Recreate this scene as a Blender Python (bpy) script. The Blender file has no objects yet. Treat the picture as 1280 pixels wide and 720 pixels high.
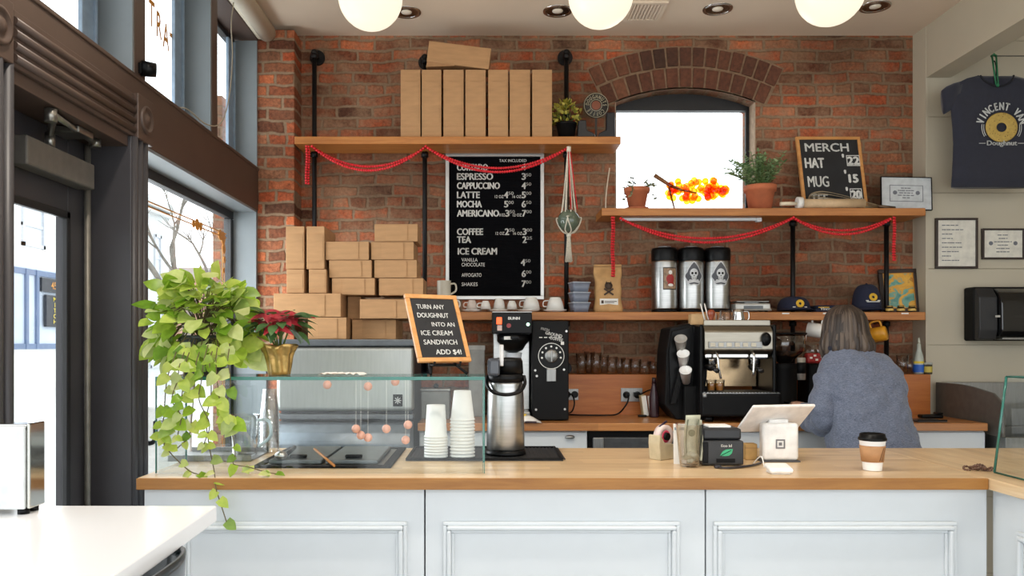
import bpy, bmesh, math, random
from mathutils import Matrix, Vector
from math import sin, cos, pi, radians, atan2, sqrt
random.seed(7)
SC = bpy.context.scene
COL = SC.collection

# ------------------------------------------------------------------ camera, world, exposure
CZ = 1.37
cam_d = bpy.data.cameras.new('camera')
cam = bpy.data.objects.new('camera', cam_d)
COL.objects.link(cam)
cam.location = (0, 0, CZ)
cam.rotation_euler = (pi / 2, 0, 0)
cam_d.sensor_width = 36.0
cam_d.lens = 36.0 * 1000 / 1280
cam_d.shift_x = 30 / 1280
cam_d.shift_y = 70 / 1280
cam_d.clip_start = 0.02
cam_d.clip_end = 500
SC.camera = cam

W = bpy.data.worlds.new('overcast')
SC.world = W
W.use_nodes = True
WORLD_STRENGTH = 2.6
bgn = W.node_tree.nodes['Background']
bgn.inputs[0].default_value = (0.93, 0.97, 1.0, 1)
bgn.inputs[1].default_value = WORLD_STRENGTH
GLOBE_STRENGTH = 0.98
SC.cycles.transparent_max_bounces = 48

SC.view_settings.view_transform = 'Standard'
SC.view_settings.look = 'None'
SC.view_settings.gamma = 1
SC.view_settings.use_curve_mapping = False
SC.view_settings.exposure = 0.0

def area(name, loc, target, size, power, color):
    d = bpy.data.lights.new(name, 'AREA')
    d.shape = 'RECTANGLE'; d.size, d.size_y = size
    d.energy = power; d.color = color
    o = bpy.data.objects.new(name, d); COL.objects.link(o)
    o.location = loc
    o.rotation_euler = (Vector(target) - Vector(loc)).to_track_quat('-Z', 'Y').to_euler()
    return o
DAYLIGHTS = [
    ('daylight_through_window', (-1.85, 3.85, 1.75), (0.6, 4.3, 1.3), (1.4, 1.5), 42, (0.92, 0.97, 1.0)),
]
for a_ in DAYLIGHTS:
    area(*a_)

# ------------------------------------------------------------------ helpers
def px(x, Y): return (x - 610) / 1000.0 * Y
def pz(y, Y): return CZ - (y - 430) / 1000.0 * Y

def lin(c):
    return tuple(((v / 255) / 12.92 if v / 255 <= 0.04045 else ((v / 255 + 0.055) / 1.055) ** 2.4) for v in c)

class N:
    """node tree shorthand"""
    def __init__(s, name):
        s.m = bpy.data.materials.new(name); s.m.use_nodes = True
        s.t = s.m.node_tree; s.t.nodes.clear()
        s.out = s.n('ShaderNodeOutputMaterial')
    def n(s, typ, **kw):
        k = s.t.nodes.new(typ)
        for a, b in kw.items(): setattr(k, a, b)
        return k
    def l(s, a, b): s.t.links.new(a, b)
    def math(s, op, a, b=None, c=None):
        k = s.n('ShaderNodeMath', operation=op)
        for i, v in enumerate((a, b, c)):
            if v is None: continue
            if isinstance(v, (int, float)): k.inputs[i].default_value = v
            else: s.l(v, k.inputs[i])
        return k.outputs[0]
    def mix(s, f, a, b, typ='MIX'):
        k = s.n('ShaderNodeMix', data_type='RGBA', blend_type=typ)
        for i, v in ((0, f), (6, a), (7, b)):
            if isinstance(v, (int, float)): k.inputs[i].default_value = v
            elif isinstance(v, tuple): k.inputs[i].default_value = (*v[:3], 1)
            else: s.l(v, k.inputs[i])
        return k.outputs[2]
    def ramp(s, f, stops):
        k = s.n('ShaderNodeValToRGB')
        cr = k.color_ramp
        while len(cr.elements) < len(stops): cr.elements.new(0.5)
        for e, (p, c) in zip(cr.elements, stops):
            e.position = p; e.color = (*c, 1)
        s.l(f, k.inputs[0]); return k.outputs[0]

MC = {}
def mat(name, rgb, rough=0.5, metal=0.0, var=0.06, scale=25.0, bump=0.0, stretch=(1, 1, 1), spec=0.5, coat=0.0, emit=None, trans=0.0, sheen=0.0, sss=0.0):
    if name in MC: return MC[name]
    g = N(name)
    b = g.n('ShaderNodeBsdfPrincipled')
    tc = g.n('ShaderNodeTexCoord'); mp = g.n('ShaderNodeMapping')
    mp.inputs['Scale'].default_value = stretch
    g.l(tc.outputs['Object'], mp.inputs[0])
    no = g.n('ShaderNodeTexNoise'); no.inputs['Scale'].default_value = scale; no.inputs['Detail'].default_value = 4
    g.l(mp.outputs[0], no.inputs['Vector'])
    c = lin(rgb)
    lo = tuple(v * (1 - var * 2) for v in c); hi = tuple(min(1, v * (1 + var * 2)) for v in c)
    g.l(g.ramp(no.outputs['Fac'], [(0.3, lo), (0.7, hi)]), b.inputs['Base Color'])
    b.inputs['Roughness'].default_value = rough
    b.inputs['Metallic'].default_value = metal
    b.inputs['Specular IOR Level'].default_value = spec
    if coat: b.inputs['Coat Weight'].default_value = coat; b.inputs['Coat Roughness'].default_value = 0.1
    if trans: b.inputs['Transmission Weight'].default_value = trans
    if sheen: b.inputs['Sheen Weight'].default_value = sheen
    if emit:
        b.inputs['Emission Color'].default_value = (*lin(emit[0]), 1); b.inputs['Emission Strength'].default_value = emit[1]
    if bump:
        bp = g.n('ShaderNodeBump'); bp.inputs['Strength'].default_value = bump; bp.inputs['Distance'].default_value = 0.01
        g.l(no.outputs['Fac'], bp.inputs['Height']); g.l(bp.outputs[0], b.inputs['Normal'])
    g.l(b.outputs[0], g.out.inputs[0])
    MC[name] = g.m
    return g.m

def glass(name, tint=(1, 1, 1), refl=1.0, rough=0.0, ior=1.45):
    if name in MC: return MC[name]
    g = N(name)
    tr = g.n('ShaderNodeBsdfTransparent'); tr.inputs[0].default_value = (*tint, 1)
    gl = g.n('ShaderNodeBsdfGlossy'); gl.inputs['Roughness'].default_value = rough
    lw = g.n('ShaderNodeLayerWeight'); lw.inputs[0].default_value = 0.5
    f = g.math('MINIMUM', g.math('MULTIPLY', g.math('MULTIPLY_ADD', g.math('POWER', lw.outputs['Facing'], 4.0), 0.9, 0.04), refl), 1.0)
    mx = g.n('ShaderNodeMixShader')
    g.l(f, mx.inputs[0]); g.l(tr.outputs[0], mx.inputs[1]); g.l(gl.outputs[0], mx.inputs[2])
    g.l(mx.outputs[0], g.out.inputs[0])
    MC[name] = g.m
    return g.m

def brick_mat(name, axis='XZ', shift=(0, 0), dark=1.0, smear_amt=1.0):
    if name in MC: return MC[name]
    g = N(name)
    b = g.n('ShaderNodeBsdfPrincipled')
    geo = g.n('ShaderNodeNewGeometry')
    n1 = g.n('ShaderNodeTexNoise'); n1.inputs['Scale'].default_value = 16; n1.inputs['Detail'].default_value = 5
    g.l(geo.outputs['Position'], n1.inputs['Vector'])
    sep = g.n('ShaderNodeSeparateXYZ'); g.l(geo.outputs['Position'], sep.inputs[0])
    nx = g.n('ShaderNodeSeparateColor'); g.l(n1.outputs['Color'], nx.inputs[0])
    x0 = sep.outputs['XYZ'.index(axis[0])]; z0 = sep.outputs[2]
    x = g.math('ADD', x0, g.math('MULTIPLY_ADD', nx.outputs[0], 0.026, shift[0] + 10 - 0.013))
    nl = g.n('ShaderNodeTexNoise'); nl.inputs['Scale'].default_value = 2.6; g.l(geo.outputs['Position'], nl.inputs['Vector'])
    z = g.math('ADD', g.math('ADD', z0, g.math('MULTIPLY', nl.outputs['Fac'], 0.05)), g.math('MULTIPLY_ADD', nx.outputs[1], 0.024, shift[1] + 10 - 0.037))
    RH = 0.0677
    v = g.math('DIVIDE', z, RH)
    row = g.math('FLOOR', v)
    head = g.math('LESS_THAN', g.math('MODULO', row, 5), 0.5)
    bw = g.math('SUBTRACT', 0.212, g.math('MULTIPLY', head, 0.104))
    wn = g.n('ShaderNodeTexWhiteNoise', noise_dimensions='1D'); g.l(row, wn.inputs['W'])
    u = g.math('ADD', g.math('DIVIDE', x, bw), g.math('MULTIPLY_ADD', g.math('MODULO', row, 2), 0.5, g.math('MULTIPLY', wn.outputs['Value'], 0.16)))
    col = g.math('FLOOR', u)
    fu = g.math('FRACT', u); fv = g.math('FRACT', v)
    du = g.math('MULTIPLY', g.math('MINIMUM', fu, g.math('SUBTRACT', 1, fu)), bw)
    dv = g.math('MULTIPLY', g.math('MINIMUM', fv, g.math('SUBTRACT', 1, fv)), RH)
    d = g.math('MINIMUM', du, dv)
    mr = g.n('ShaderNodeMapRange', interpolation_type='SMOOTHSTEP')
    mr.inputs['From Min'].default_value = 0.004; mr.inputs['From Max'].default_value = 0.012
    g.l(d, mr.inputs['Value'])
    cmb = g.n('ShaderNodeCombineXYZ'); g.l(col, cmb.inputs[0]); g.l(row, cmb.inputs[1])
    w2 = g.n('ShaderNodeTexWhiteNoise', noise_dimensions='3D'); g.l(cmb.outputs[0], w2.inputs['Vector'])
    bc = g.ramp(w2.outputs['Value'], [(0.0, lin((84, 54, 40))), (0.2, lin((134, 74, 49))), (0.42, lin((184, 90, 54))), (0.6, lin((138, 86, 60))), (0.74, lin((198, 108, 68))), (0.88, lin((152, 102, 74))), (1.0, lin((102, 66, 48)))])
    n2 = g.n('ShaderNodeTexNoise'); n2.inputs['Scale'].default_value = 55; n2.inputs['Detail'].default_value = 6; n2.inputs['Roughness'].default_value = 0.7
    g.l(geo.outputs['Position'], n2.inputs['Vector'])
    bc = g.mix(0.8, bc, g.ramp(n2.outputs['Fac'], [(0.25, (0.12, 0.12, 0.12)), (0.72, (0.9, 0.9, 0.9))]), 'OVERLAY')
    n3 = g.n('ShaderNodeTexNoise'); n3.inputs['Scale'].default_value = 5.0; n3.inputs['Detail'].default_value = 7; n3.inputs['Roughness'].default_value = 0.7
    g.l(geo.outputs['Position'], n3.inputs['Vector'])
    smear = g.ramp(n3.outputs['Fac'], [(0.40, (0, 0, 0)), (0.60, (0.8 * smear_amt,) * 3)])
    mort = g.mix(n2.outputs['Fac'], lin((116, 92, 72)), lin((178, 150, 122)))
    n4 = g.n('ShaderNodeTexNoise'); n4.inputs['Scale'].default_value = 1.6; n4.inputs['Detail'].default_value = 5
    g.l(geo.outputs['Position'], n4.inputs['Vector'])
    bc = g.mix(smear, bc, g.mix(n2.outputs['Fac'], lin((118, 84, 62)), lin((196, 158, 126))))
    soot = g.ramp(n4.outputs['Fac'], [(0.35, (0.52, 0.5, 0.48)), (0.6, (1, 1, 1))])
    c = g.mix(1.0, g.mix(mr.outputs['Result'], mort, bc), soot, 'MULTIPLY')
    if dark != 1.0: c = g.mix(1.0, c, (dark, dark, dark), 'MULTIPLY')
    g.l(c, b.inputs['Base Color'])
    b.inputs['Roughness'].default_value = 0.85; b.inputs['Specular IOR Level'].default_value = 0.25
    h = g.math('ADD', g.math('MULTIPLY', mr.outputs['Result'], 1.0), g.math('MULTIPLY', n2.outputs['Fac'], 0.6))
    bp = g.n('ShaderNodeBump'); bp.inputs['Strength'].default_value = 0.7; bp.inputs['Distance'].default_value = 0.008
    g.l(h, bp.inputs['Height']); g.l(bp.outputs[0], b.inputs['Normal'])
    g.l(b.outputs[0], g.out.inputs[0])
    MC[name] = g.m
    return g.m

def voussoir_mat():
    g = N('arch_brick')
    b = g.n('ShaderNodeBsdfPrincipled'); geo = g.n('ShaderNodeNewGeometry')
    bc = g.ramp(geo.outputs['Random Per Island'], [(0.0, lin((66, 42, 30))), (0.4, lin((100, 60, 42))), (0.7, lin((86, 50, 34))), (1.0, lin((116, 74, 52)))])
    n2 = g.n('ShaderNodeTexNoise'); n2.inputs['Scale'].default_value = 50; n2.inputs['Detail'].default_value = 6
    g.l(geo.outputs['Position'], n2.inputs['Vector'])
    bc = g.mix(0.5, bc, g.ramp(n2.outputs['Fac'], [(0.3, (0.25, 0.25, 0.25)), (0.7, (0.9, 0.9, 0.9))]), 'OVERLAY')
    g.l(bc, b.inputs['Base Color']); b.inputs['Roughness'].default_value = 0.85
    bp = g.n('ShaderNodeBump'); bp.inputs['Strength'].default_value = 0.6; bp.inputs['Distance'].default_value = 0.005
    g.l(n2.outputs['Fac'], bp.inputs['Height']); g.l(bp.outputs[0], b.inputs['Normal'])
    g.l(b.outputs[0], g.out.inputs[0]); return g.m

def wood_mat(name, a, c, rough=0.45, lam=0.0, length=0.6, axis=0, coat=0.0):
    """a..c colours; lam = stave width (butcher block) across Y/Z, 0 for solid timber"""
    if name in MC: return MC[name]
    g = N(name)
    b = g.n('ShaderNodeBsdfPrincipled')
    geo = g.n('ShaderNodeNewGeometry')
    mp = g.n('ShaderNodeMapping')
    sc = [14, 14, 14]; sc[axis] = 1.2
    mp.inputs['Scale'].default_value = sc
    g.l(geo.outputs['Position'], mp.inputs[0])
    no = g.n('ShaderNodeTexNoise'); no.inputs['Scale'].default_value = 3; no.inputs['Detail'].default_value = 8; no.inputs['Roughness'].default_value = 0.65; no.inputs['Distortion'].default_value = 0.6
    g.l(mp.outputs[0], no.inputs['Vector'])
    col = g.ramp(no.outputs['Fac'], [(0.3, lin(a)), (0.7, lin(c))])
    if lam:
        sep = g.n('ShaderNodeSeparateXYZ'); g.l(geo.outputs['Position'], sep.inputs[0])
        o2 = 1 - axis
        r = g.math('FLOOR', g.math('DIVIDE', g.math('ADD', sep.outputs[o2], 10), lam))
        w1 = g.n('ShaderNodeTexWhiteNoise', noise_dimensions='1D'); g.l(r, w1.inputs['W'])
        q = g.math('FLOOR', g.math('ADD', g.math('DIVIDE', sep.outputs[axis], length), g.math('MULTIPLY', w1.outputs['Value'], 7)))
        cm = g.n('ShaderNodeCombineXYZ'); g.l(r, cm.inputs[0]); g.l(q, cm.inputs[1])
        w2 = g.n('ShaderNodeTexWhiteNoise', noise_dimensions='3D'); g.l(cm.outputs[0], w2.inputs['Vector'])
        col = g.mix(1.0, col, g.ramp(w2.outputs['Value'], [(0, (0.82, 0.8, 0.78)), (1, (1.0, 1.0, 1.0))]), 'MULTIPLY')
    g.l(col, b.inputs['Base Color'])
    b.inputs['Roughness'].default_value = rough
    if coat: b.inputs['Coat Weight'].default_value = coat; b.inputs['Coat Roughness'].default_value = 0.25
    g.l(b.outputs[0], g.out.inputs[0])
    MC[name] = g.m
    return g.m

_txt = {}
def text_mesh(s, bold):
    k = (s, bold)
    if k in _txt: return _txt[k]
    cu = bpy.data.curves.new('t', 'FONT'); cu.body = s; cu.size = 1; cu.offset = bold; cu.extrude = 0; cu.resolution_u = 3
    o = bpy.data.objects.new('t', cu); COL.objects.link(o)
    dg = bpy.context.evaluated_depsgraph_get()
    me = bpy.data.meshes.new_from_object(o.evaluated_get(dg))
    bpy.data.objects.remove(o); bpy.data.curves.remove(cu)
    xs = [v.co.x for v in me.vertices] or [0, 1]
    _txt[k] = (me, min(xs), max(xs))
    return _txt[k]

FRONT = Matrix(((1, 0, 0, 0), (0, 0, -1, 0), (0, 1, 0, 0), (0, 0, 0, 1)))   # text plane -> faces -Y

class B:
    def __init__(s): s.bm = bmesh.new()
    def _add(s, tb, M=None, smooth=False):
        if M is not None: tb.transform(M)
        if smooth:
            for f in tb.faces: f.smooth = True
        me = bpy.data.meshes.new('x'); tb.to_mesh(me); tb.free()
        s.bm.from_mesh(me); bpy.data.meshes.remove(me)
        return s
    def box(s, x0, x1, y0, y1, z0, z1, bev=0.0, M=None, seg=2):
        tb = bmesh.new()
        bmesh.ops.create_cube(tb, size=1)
        tb.transform(Matrix.Translation(((x0 + x1) / 2, (y0 + y1) / 2, (z0 + z1) / 2)) @ Matrix.Diagonal((abs(x1 - x0), abs(y1 - y0), abs(z1 - z0), 1)))
        if bev: bmesh.ops.bevel(tb, geom=tb.edges[:], offset=bev, segments=seg, affect='EDGES', profile=0.5)
        return s._add(tb, M)
    def cyl(s, p0, p1, r0, r1=None, seg=20, M=None, caps=True):
        p0 = Vector(p0); p1 = Vector(p1); d = p1 - p0
        tb = bmesh.new()
        bmesh.ops.create_cone(tb, cap_ends=caps, segments=seg, radius1=r0, radius2=r0 if r1 is None else r1, depth=d.length)
        for f in tb.faces:
            f.smooth = len(f.verts) == 4
        T = Matrix.Translation((p0 + p1) / 2) @ d.to_track_quat('Z', 'Y').to_matrix().to_4x4()
        tb.transform(T)
        return s._add(tb, M)
    def sph(s, c, r, M=None, u=20, v=12, scale=(1, 1, 1)):
        tb = bmesh.new()
        bmesh.ops.create_uvsphere(tb, u_segments=u, v_segments=v, radius=r)
        tb.transform(Matrix.Translation(c) @ Matrix.Diagonal((*scale, 1)))
        return s._add(tb, M, True)
    def ico(s, c, r, sub=1, scale=(1, 1, 1), M=None):
        tb = bmesh.new()
        bmesh.ops.create_icosphere(tb, subdivisions=sub, radius=r)
        tb.transform(Matrix.Translation(c) @ Matrix.Diagonal((*scale, 1)))
        return s._add(tb, M, True)
    def lathe(s, prof, c=(0, 0, 0), seg=28, M=None, smooth=True, a0=0, a1=2 * pi):
        tb = bmesh.new(); full = abs(a1 - a0 - 2 * pi) < 1e-6
        n = seg if full else seg + 1
        rings = []
        for r, z in prof:
            if r < 1e-6: rings.append([tb.verts.new((c[0], c[1], c[2] + z))])
            else: rings.append([tb.verts.new((c[0] + r * cos(a0 + (a1 - a0) * i / seg), c[1] + r * sin(a0 + (a1 - a0) * i / seg), c[2] + z)) for i in range(n)])
        for A, C in zip(rings, rings[1:]):
            for i in range(seg):
                j = (i + 1) % n
                q = []
                for v in (A[i % len(A)], A[j % len(A)], C[j % len(C)], C[i % len(C)]):
                    if v not in q: q.append(v)
                if len(q) > 2:
                    try: tb.faces.new(q)
                    except ValueError: pass
        bmesh.ops.recalc_face_normals(tb, faces=tb.faces[:])
        return s._add(tb, M, smooth)
    def tube(s, pts, r, seg=8, M=None, closed=False, caps=True):
        pts = [Vector(p) for p in pts]; n = len(pts)
        rr = r if isinstance(r, (list, tuple)) else [r] * n
        tb = bmesh.new(); rings = []
        up = Vector((0, 0, 1)); prev = None
        for i, p in enumerate(pts):
            if closed: t = pts[(i + 1) % n] - pts[i - 1]
            else: t = pts[min(i + 1, n - 1)] - pts[max(i - 1, 0)]
            if t.length < 1e-9: t = Vector((0, 0, 1))
            t.normalize()
            if prev is None:
                a = up if abs(t.dot(up)) < 0.95 else Vector((1, 0, 0))
                u = t.cross(a).normalized()
            else:
                u = prev - t * prev.dot(t)
                u = u.normalized() if u.length > 1e-6 else t.orthogonal().normalized()
            prev = u; w = t.cross(u)
            rings.append([tb.verts.new(p + (u * cos(2 * pi * k / seg) + w * sin(2 * pi * k / seg)) * rr[i]) for k in range(seg)])
        for i in range(n if closed else n - 1):
            A, C = rings[i], rings[(i + 1) % n]
            for k in range(seg):
                tb.faces.new((A[k], A[(k + 1) % seg], C[(k + 1) % seg], C[k]))
        if caps and not closed:
            tb.faces.new(rings[0][::-1]); tb.faces.new(rings[-1])
        bmesh.ops.recalc_face_normals(tb, faces=tb.faces[:])
        return s._add(tb, M, True)
    def prism(s, poly, d0, d1, plane='XZ', bev=0.0, M=None, smooth=False):
        """polygon in a plane, extruded along the third axis from d0 to d1"""
        tb = bmesh.new()
        f = {'XZ': lambda a, b, d: (a, d, b), 'XY': lambda a, b, d: (a, b, d), 'YZ': lambda a, b, d: (d, a, b)}[plane]
        A = [tb.verts.new(f(a, b, d0)) for a, b in poly]; C = [tb.verts.new(f(a, b, d1)) for a, b in poly]
        n = len(poly)
        tb.faces.new(A); tb.faces.new(C[::-1])
        for i in range(n): tb.faces.new((A[i], C[i], C[(i + 1) % n], A[(i + 1) % n])).smooth = smooth
        bmesh.ops.recalc_face_normals(tb, faces=tb.faces[:])
        if bev: bmesh.ops.bevel(tb, geom=tb.edges[:], offset=bev, segments=2, affect='EDGES', profile=0.5)
        return s._add(tb, M)
    def loft(s, rings, M=None, caps=True, smooth=True):
        tb = bmesh.new(); R = [[tb.verts.new(p) for p in r] for r in rings]
        n = len(R[0])
        for A, C in zip(R, R[1:]):
            for k in range(n): tb.faces.new((A[k], A[(k + 1) % n], C[(k + 1) % n], C[k]))
        if caps: tb.faces.new(R[0][::-1]); tb.faces.new(R[-1])
        bmesh.ops.recalc_face_normals(tb, faces=tb.faces[:])
        return s._add(tb, M, smooth)
    def frame(s, x0, x1, z0, z1, w, y0, y1, bev=0.0, M=None):
        """four mitred-looking bars in XZ"""
        s.box(x0, x1, y0, y1, z1 - w, z1, bev, M); s.box(x0, x1, y0, y1, z0, z0 + w, bev, M)
        s.box(x0, x0 + w, y0, y1, z0 + w, z1 - w, bev, M); s.box(x1 - w, x1, y0, y1, z0 + w, z1 - w, bev, M)
        return s
    def faces(s, verts, faces, M=None, smooth=False):
        tb = bmesh.new(); V = [tb.verts.new(v) for v in verts]
        for f in faces: tb.faces.new([V[i] for i in f])
        return s._add(tb, M, smooth)
    def text(s, t, x, y, z, h, align='L', sx=1.0, bold=0.0, M=None, w=None):
        """capital height h; faces -Y at depth y; w = forced total width"""
        if bold:
            dw = bold * h * 2.4
            s.text(t, x - dw, y, z, h, align, sx, 0.0, M, w); s.text(t, x + dw, y, z, h, align, sx, 0.0, M, w)
            s.text(t, x, y + .0001, z + dw * .7, h, align, sx, 0.0, M, w)
            return s.text(t, x, y + .0002, z - dw * .7, h, align, sx, 0.0, M, w)
        me, a, b_ = text_mesh(t, 0.0)
        k = h / 0.70
        kx = k * sx if w is None else w / max(1e-6, (b_ - a))
        off = {'L': -a * kx, 'R': -b_ * kx, 'C': -(a + b_) / 2 * kx}[align]
        T = Matrix.Translation((x + off, y, z)) @ FRONT @ Matrix.Diagonal((kx, k, k, 1))
        if M is not None: T = M @ T
        tb = bmesh.new(); tb.from_mesh(me)
        return s._add(tb, T)

def wmat(o):
    m = o.matrix_basis.copy()
    return (wmat(o.parent) @ m) if o.parent else m

def obj(name, b, m, parent=None, world=False, loc=None, kind=None, label=None):
    bm = b.bm if isinstance(b, B) else b
    if parent is not None and world: bm.transform(wmat(parent).inverted())
    if loc is not None: bm.transform(Matrix.Translation(-Vector(loc)))
    me = bpy.data.meshes.new(name); bm.to_mesh(me); bm.free()
    me.materials.append(m)
    o = bpy.data.objects.new(name, me); COL.objects.link(o)
    if loc is not None: o.location = loc
    if parent is not None: o.parent = parent
    if kind: o['kind'] = kind
    if label: o['label'] = label
    return o

def tag(o, label, cat, group=None, kind=None):
    o['label'] = label; o['category'] = cat
    if group: o['group'] = group
    if kind: o['kind'] = kind
    return o

def thing(name, label, cat, loc=(0, 0, 0), rotz=0.0, group=None):
    o = bpy.data.objects.new(name, None); COL.objects.link(o)
    o.empty_display_size = 0.05
    o.location = loc; o.rotation_euler = (0, 0, rotz)
    return tag(o, label, cat, group)

def struct(name, b, m, parent=None):
    o = obj(name, b, m, parent)
    if parent is None: o['kind'] = 'structure'
    return o

def sgroup(name, loc=(0, 0, 0)):
    o = bpy.data.objects.new(name, None); COL.objects.link(o); o.location = loc; o['kind'] = 'structure'
    return o

def dup(root, loc=None, rotz=None, label=None, group=None, rot=None):
    r = root.copy(); COL.objects.link(r)
    if loc is not None: r.location = loc
    if rotz is not None: r.rotation_euler = (0, 0, rotz)
    if rot is not None: r.rotation_euler = rot
    if label: r['label'] = label
    if group: r['group'] = group
    for ch in list(root.children):
        c = ch.copy(); COL.objects.link(c); c.parent = r
        for gch in ch.children:
            d = gch.copy(); COL.objects.link(d); d.parent = c
    return r

def catenary(p0, p1, sag, n=30):
    p0 = Vector(p0); p1 = Vector(p1)
    out = []
    for i in range(n + 1):
        t = i / n
        p = p0.lerp(p1, t); p.z -= sag * 4 * t * (1 - t)
        out.append(p)
    return out

def smooth_path(pts, n=8):
    """catmull-rom through pts"""
    P = [Vector(p) for p in pts]; P = [P[0] * 2 - P[1]] + P + [P[-1] * 2 - P[-2]]
    out = []
    for i in range(1, len(P) - 2):
        for k in range(n):
            t = k / n
            a, b, c, d = P[i - 1:i + 3]
            out.append(0.5 * ((2 * b) + (c - a) * t + (2 * a - 5 * b + 4 * c - d) * t * t + (3 * b - a - 3 * c + d) * t ** 3))
    out.append(P[-2]); return out

# ------------------------------------------------------------------ materials
PAINT_DARK = mat('dark_frame_paint', (58, 56, 59), 0.45, var=0.05, scale=6)
PAINT_BROWN = mat('brown_beam_paint', (78, 62, 54), 0.45, var=0.05, scale=5)
PAINT_GREY = mat('daylit_grey_paint', (122, 130, 134), 0.4, var=0.03, scale=5)  # daylight falling on the window reveals is put into this lighter grey
BLACKF = mat('black_window_frame', (26, 26, 28), 0.5)
WHITE = mat('white_cabinet_paint', (214, 219, 222), 0.4, var=0.01, scale=8)
CEIL = mat('ceiling_paint', (228, 211, 190), 0.8, var=0.015, scale=3)
WALLP = mat('cream_wall_paint', (192, 183, 163), 0.65, var=0.015, scale=4)
BRICK = brick_mat('old_brick')
BRICK_P = brick_mat('pilaster_brick', shift=(0.07, 0.0), smear_amt=0.25)
WORKTOP = wood_mat('maple_worktop', (214, 178, 134), (236, 208, 166), 0.35, lam=0.045, length=0.5, coat=0.3)
WORKTOP_Y = wood_mat('maple_worktop_side', (214, 178, 134), (236, 208, 166), 0.35, lam=0.045, length=0.5, axis=1, coat=0.3)
REARTOP = wood_mat('oak_worktop', (170, 106, 52), (200, 138, 76), 0.35, lam=0.05, length=0.6, coat=0.3)
SHELFW = wood_mat('shelf_timber', (164, 98, 42), (198, 132, 66), 0.45)
SPLASHW = wood_mat('backsplash_timber', (164, 92, 38), (190, 116, 54), 0.4)
FRAMEW = wood_mat('sign_frame_wood', (196, 132, 70), (220, 162, 98), 0.45)
IRON = mat('black_iron', (30, 29, 30), 0.45, 0.6)
BLACK = mat('black_plastic', (11, 11, 12), 0.35, spec=0.18)
BLACKM = mat('matt_black', (15, 15, 16), 0.6, spec=0.2)
CHALK = mat('chalkboard', (34, 34, 36), 0.75, var=0.15, scale=9)
FELT = mat('black_felt', (9, 9, 12), 0.95, spec=0.1)
LETTER = mat('white_lettering', (228, 226, 220), 0.6, var=0.01)
CHALKW = mat('chalk_lettering', (222, 222, 218), 0.9, var=0.08, scale=120)
STEEL = mat('brushed_steel', (178, 178, 176), 0.28, 1.0, var=0.05, scale=10, stretch=(1, 1, 12))
STEELD = mat('dull_steel', (150, 150, 148), 0.4, 1.0, var=0.05, scale=10, stretch=(12, 1, 1))
CHROME = mat('chrome', (205, 203, 200), 0.12, 1.0, var=0.01)
SILVER = mat('silver_frame', (196, 194, 190), 0.35, 0.7, var=0.02)
CARD = mat('kraft_cardboard', (180, 138, 96), 0.8, var=0.05, scale=9, stretch=(1, 1, 5))
CARDT = mat('kraft_tab', (168, 126, 86), 0.8, var=0.04, scale=9)
CERAM = mat('white_ceramic', (236, 234, 228), 0.2, var=0.01, coat=0.3)
CREAMC = mat('cream_ceramic', (216, 210, 192), 0.25, var=0.02, coat=0.3)
TERRA = mat('terracotta', (188, 108, 72), 0.8, var=0.08, scale=15)
PAPERC = mat('paper_cup', (240, 239, 236), 0.55, var=0.01)
PAPER = mat('white_paper', (236, 234, 228), 0.8, var=0.02)
EDGEW = wood_mat('dark_edge_wood', (140, 90, 38), (172, 120, 58), 0.4)  # darker tone than the worktop, for its front edge strip
GLASSC = glass('clear_glass', (0.97, 0.99, 0.985), 0.8)
WINGLASS = glass('window_glass', (0.97, 0.98, 0.98), 0.5)
GLASSEDGE = mat('green_glass_edge', (40, 112, 100), 0.15, var=0.05, spec=0.8)
TUMBLER = glass('drinking_glass', (0.985, 0.985, 0.985), 2.4)
RED = mat('red_beads', (216, 36, 46), 0.35, var=0.1, scale=60)
GOLD = mat('gold_lettering', (206, 140, 50), 0.5, var=0.05)
SOIL = mat('soil', (52, 38, 28), 0.95, var=0.2, scale=80, bump=0.4)
STEM = mat('green_stem', (88, 110, 50), 0.6)

def leaf_mat(name, cols, rough=0.45, transl=0.35):
    g = N(name)
    geo = g.n('ShaderNodeNewGeometry')
    c = g.ramp(geo.outputs['Random Per Island'], [(i / (len(cols) - 1), lin(k)) for i, k in enumerate(cols)])
    no = g.n('ShaderNodeTexNoise'); no.inputs['Scale'].default_value = 45
    g.l(geo.outputs['Position'], no.inputs['Vector'])
    c = g.mix(0.3, c, g.ramp(no.outputs['Fac'], [(0.35, (0.3, 0.3, 0.3)), (0.65, (0.75, 0.75, 0.75))]), 'OVERLAY')
    b = g.n('ShaderNodeBsdfPrincipled'); g.l(c, b.inputs['Base Color']); b.inputs['Roughness'].default_value = rough
    t = g.n('ShaderNodeBsdfTranslucent'); g.l(c, t.inputs[0])
    mx = g.n('ShaderNodeMixShader'); mx.inputs[0].default_value = transl
    g.l(b.outputs[0], mx.inputs[1]); g.l(t.outputs[0], mx.inputs[2]); g.l(mx.outputs[0], g.out.inputs[0])
    return g.m

# ================================================================== THE ROOM
WY = 4.80            # brick wall plane
RY = 4.66            # panelled wall plane on the right
LX = -1.33           # left wall plane
CEZ = 3.22
# floor and ceiling
floor_m = mat('floor_tile', (150, 146, 140), 0.4, var=0.06, scale=3)
struct('floor', B().box(-1.5, 4.4, -1.2, 4.95, -0.06, 0.0), floor_m)
struct('ceiling', B().box(-1.5, 4.4, -1.2, 4.95, CEZ, CEZ + 0.08), CEIL)

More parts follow.
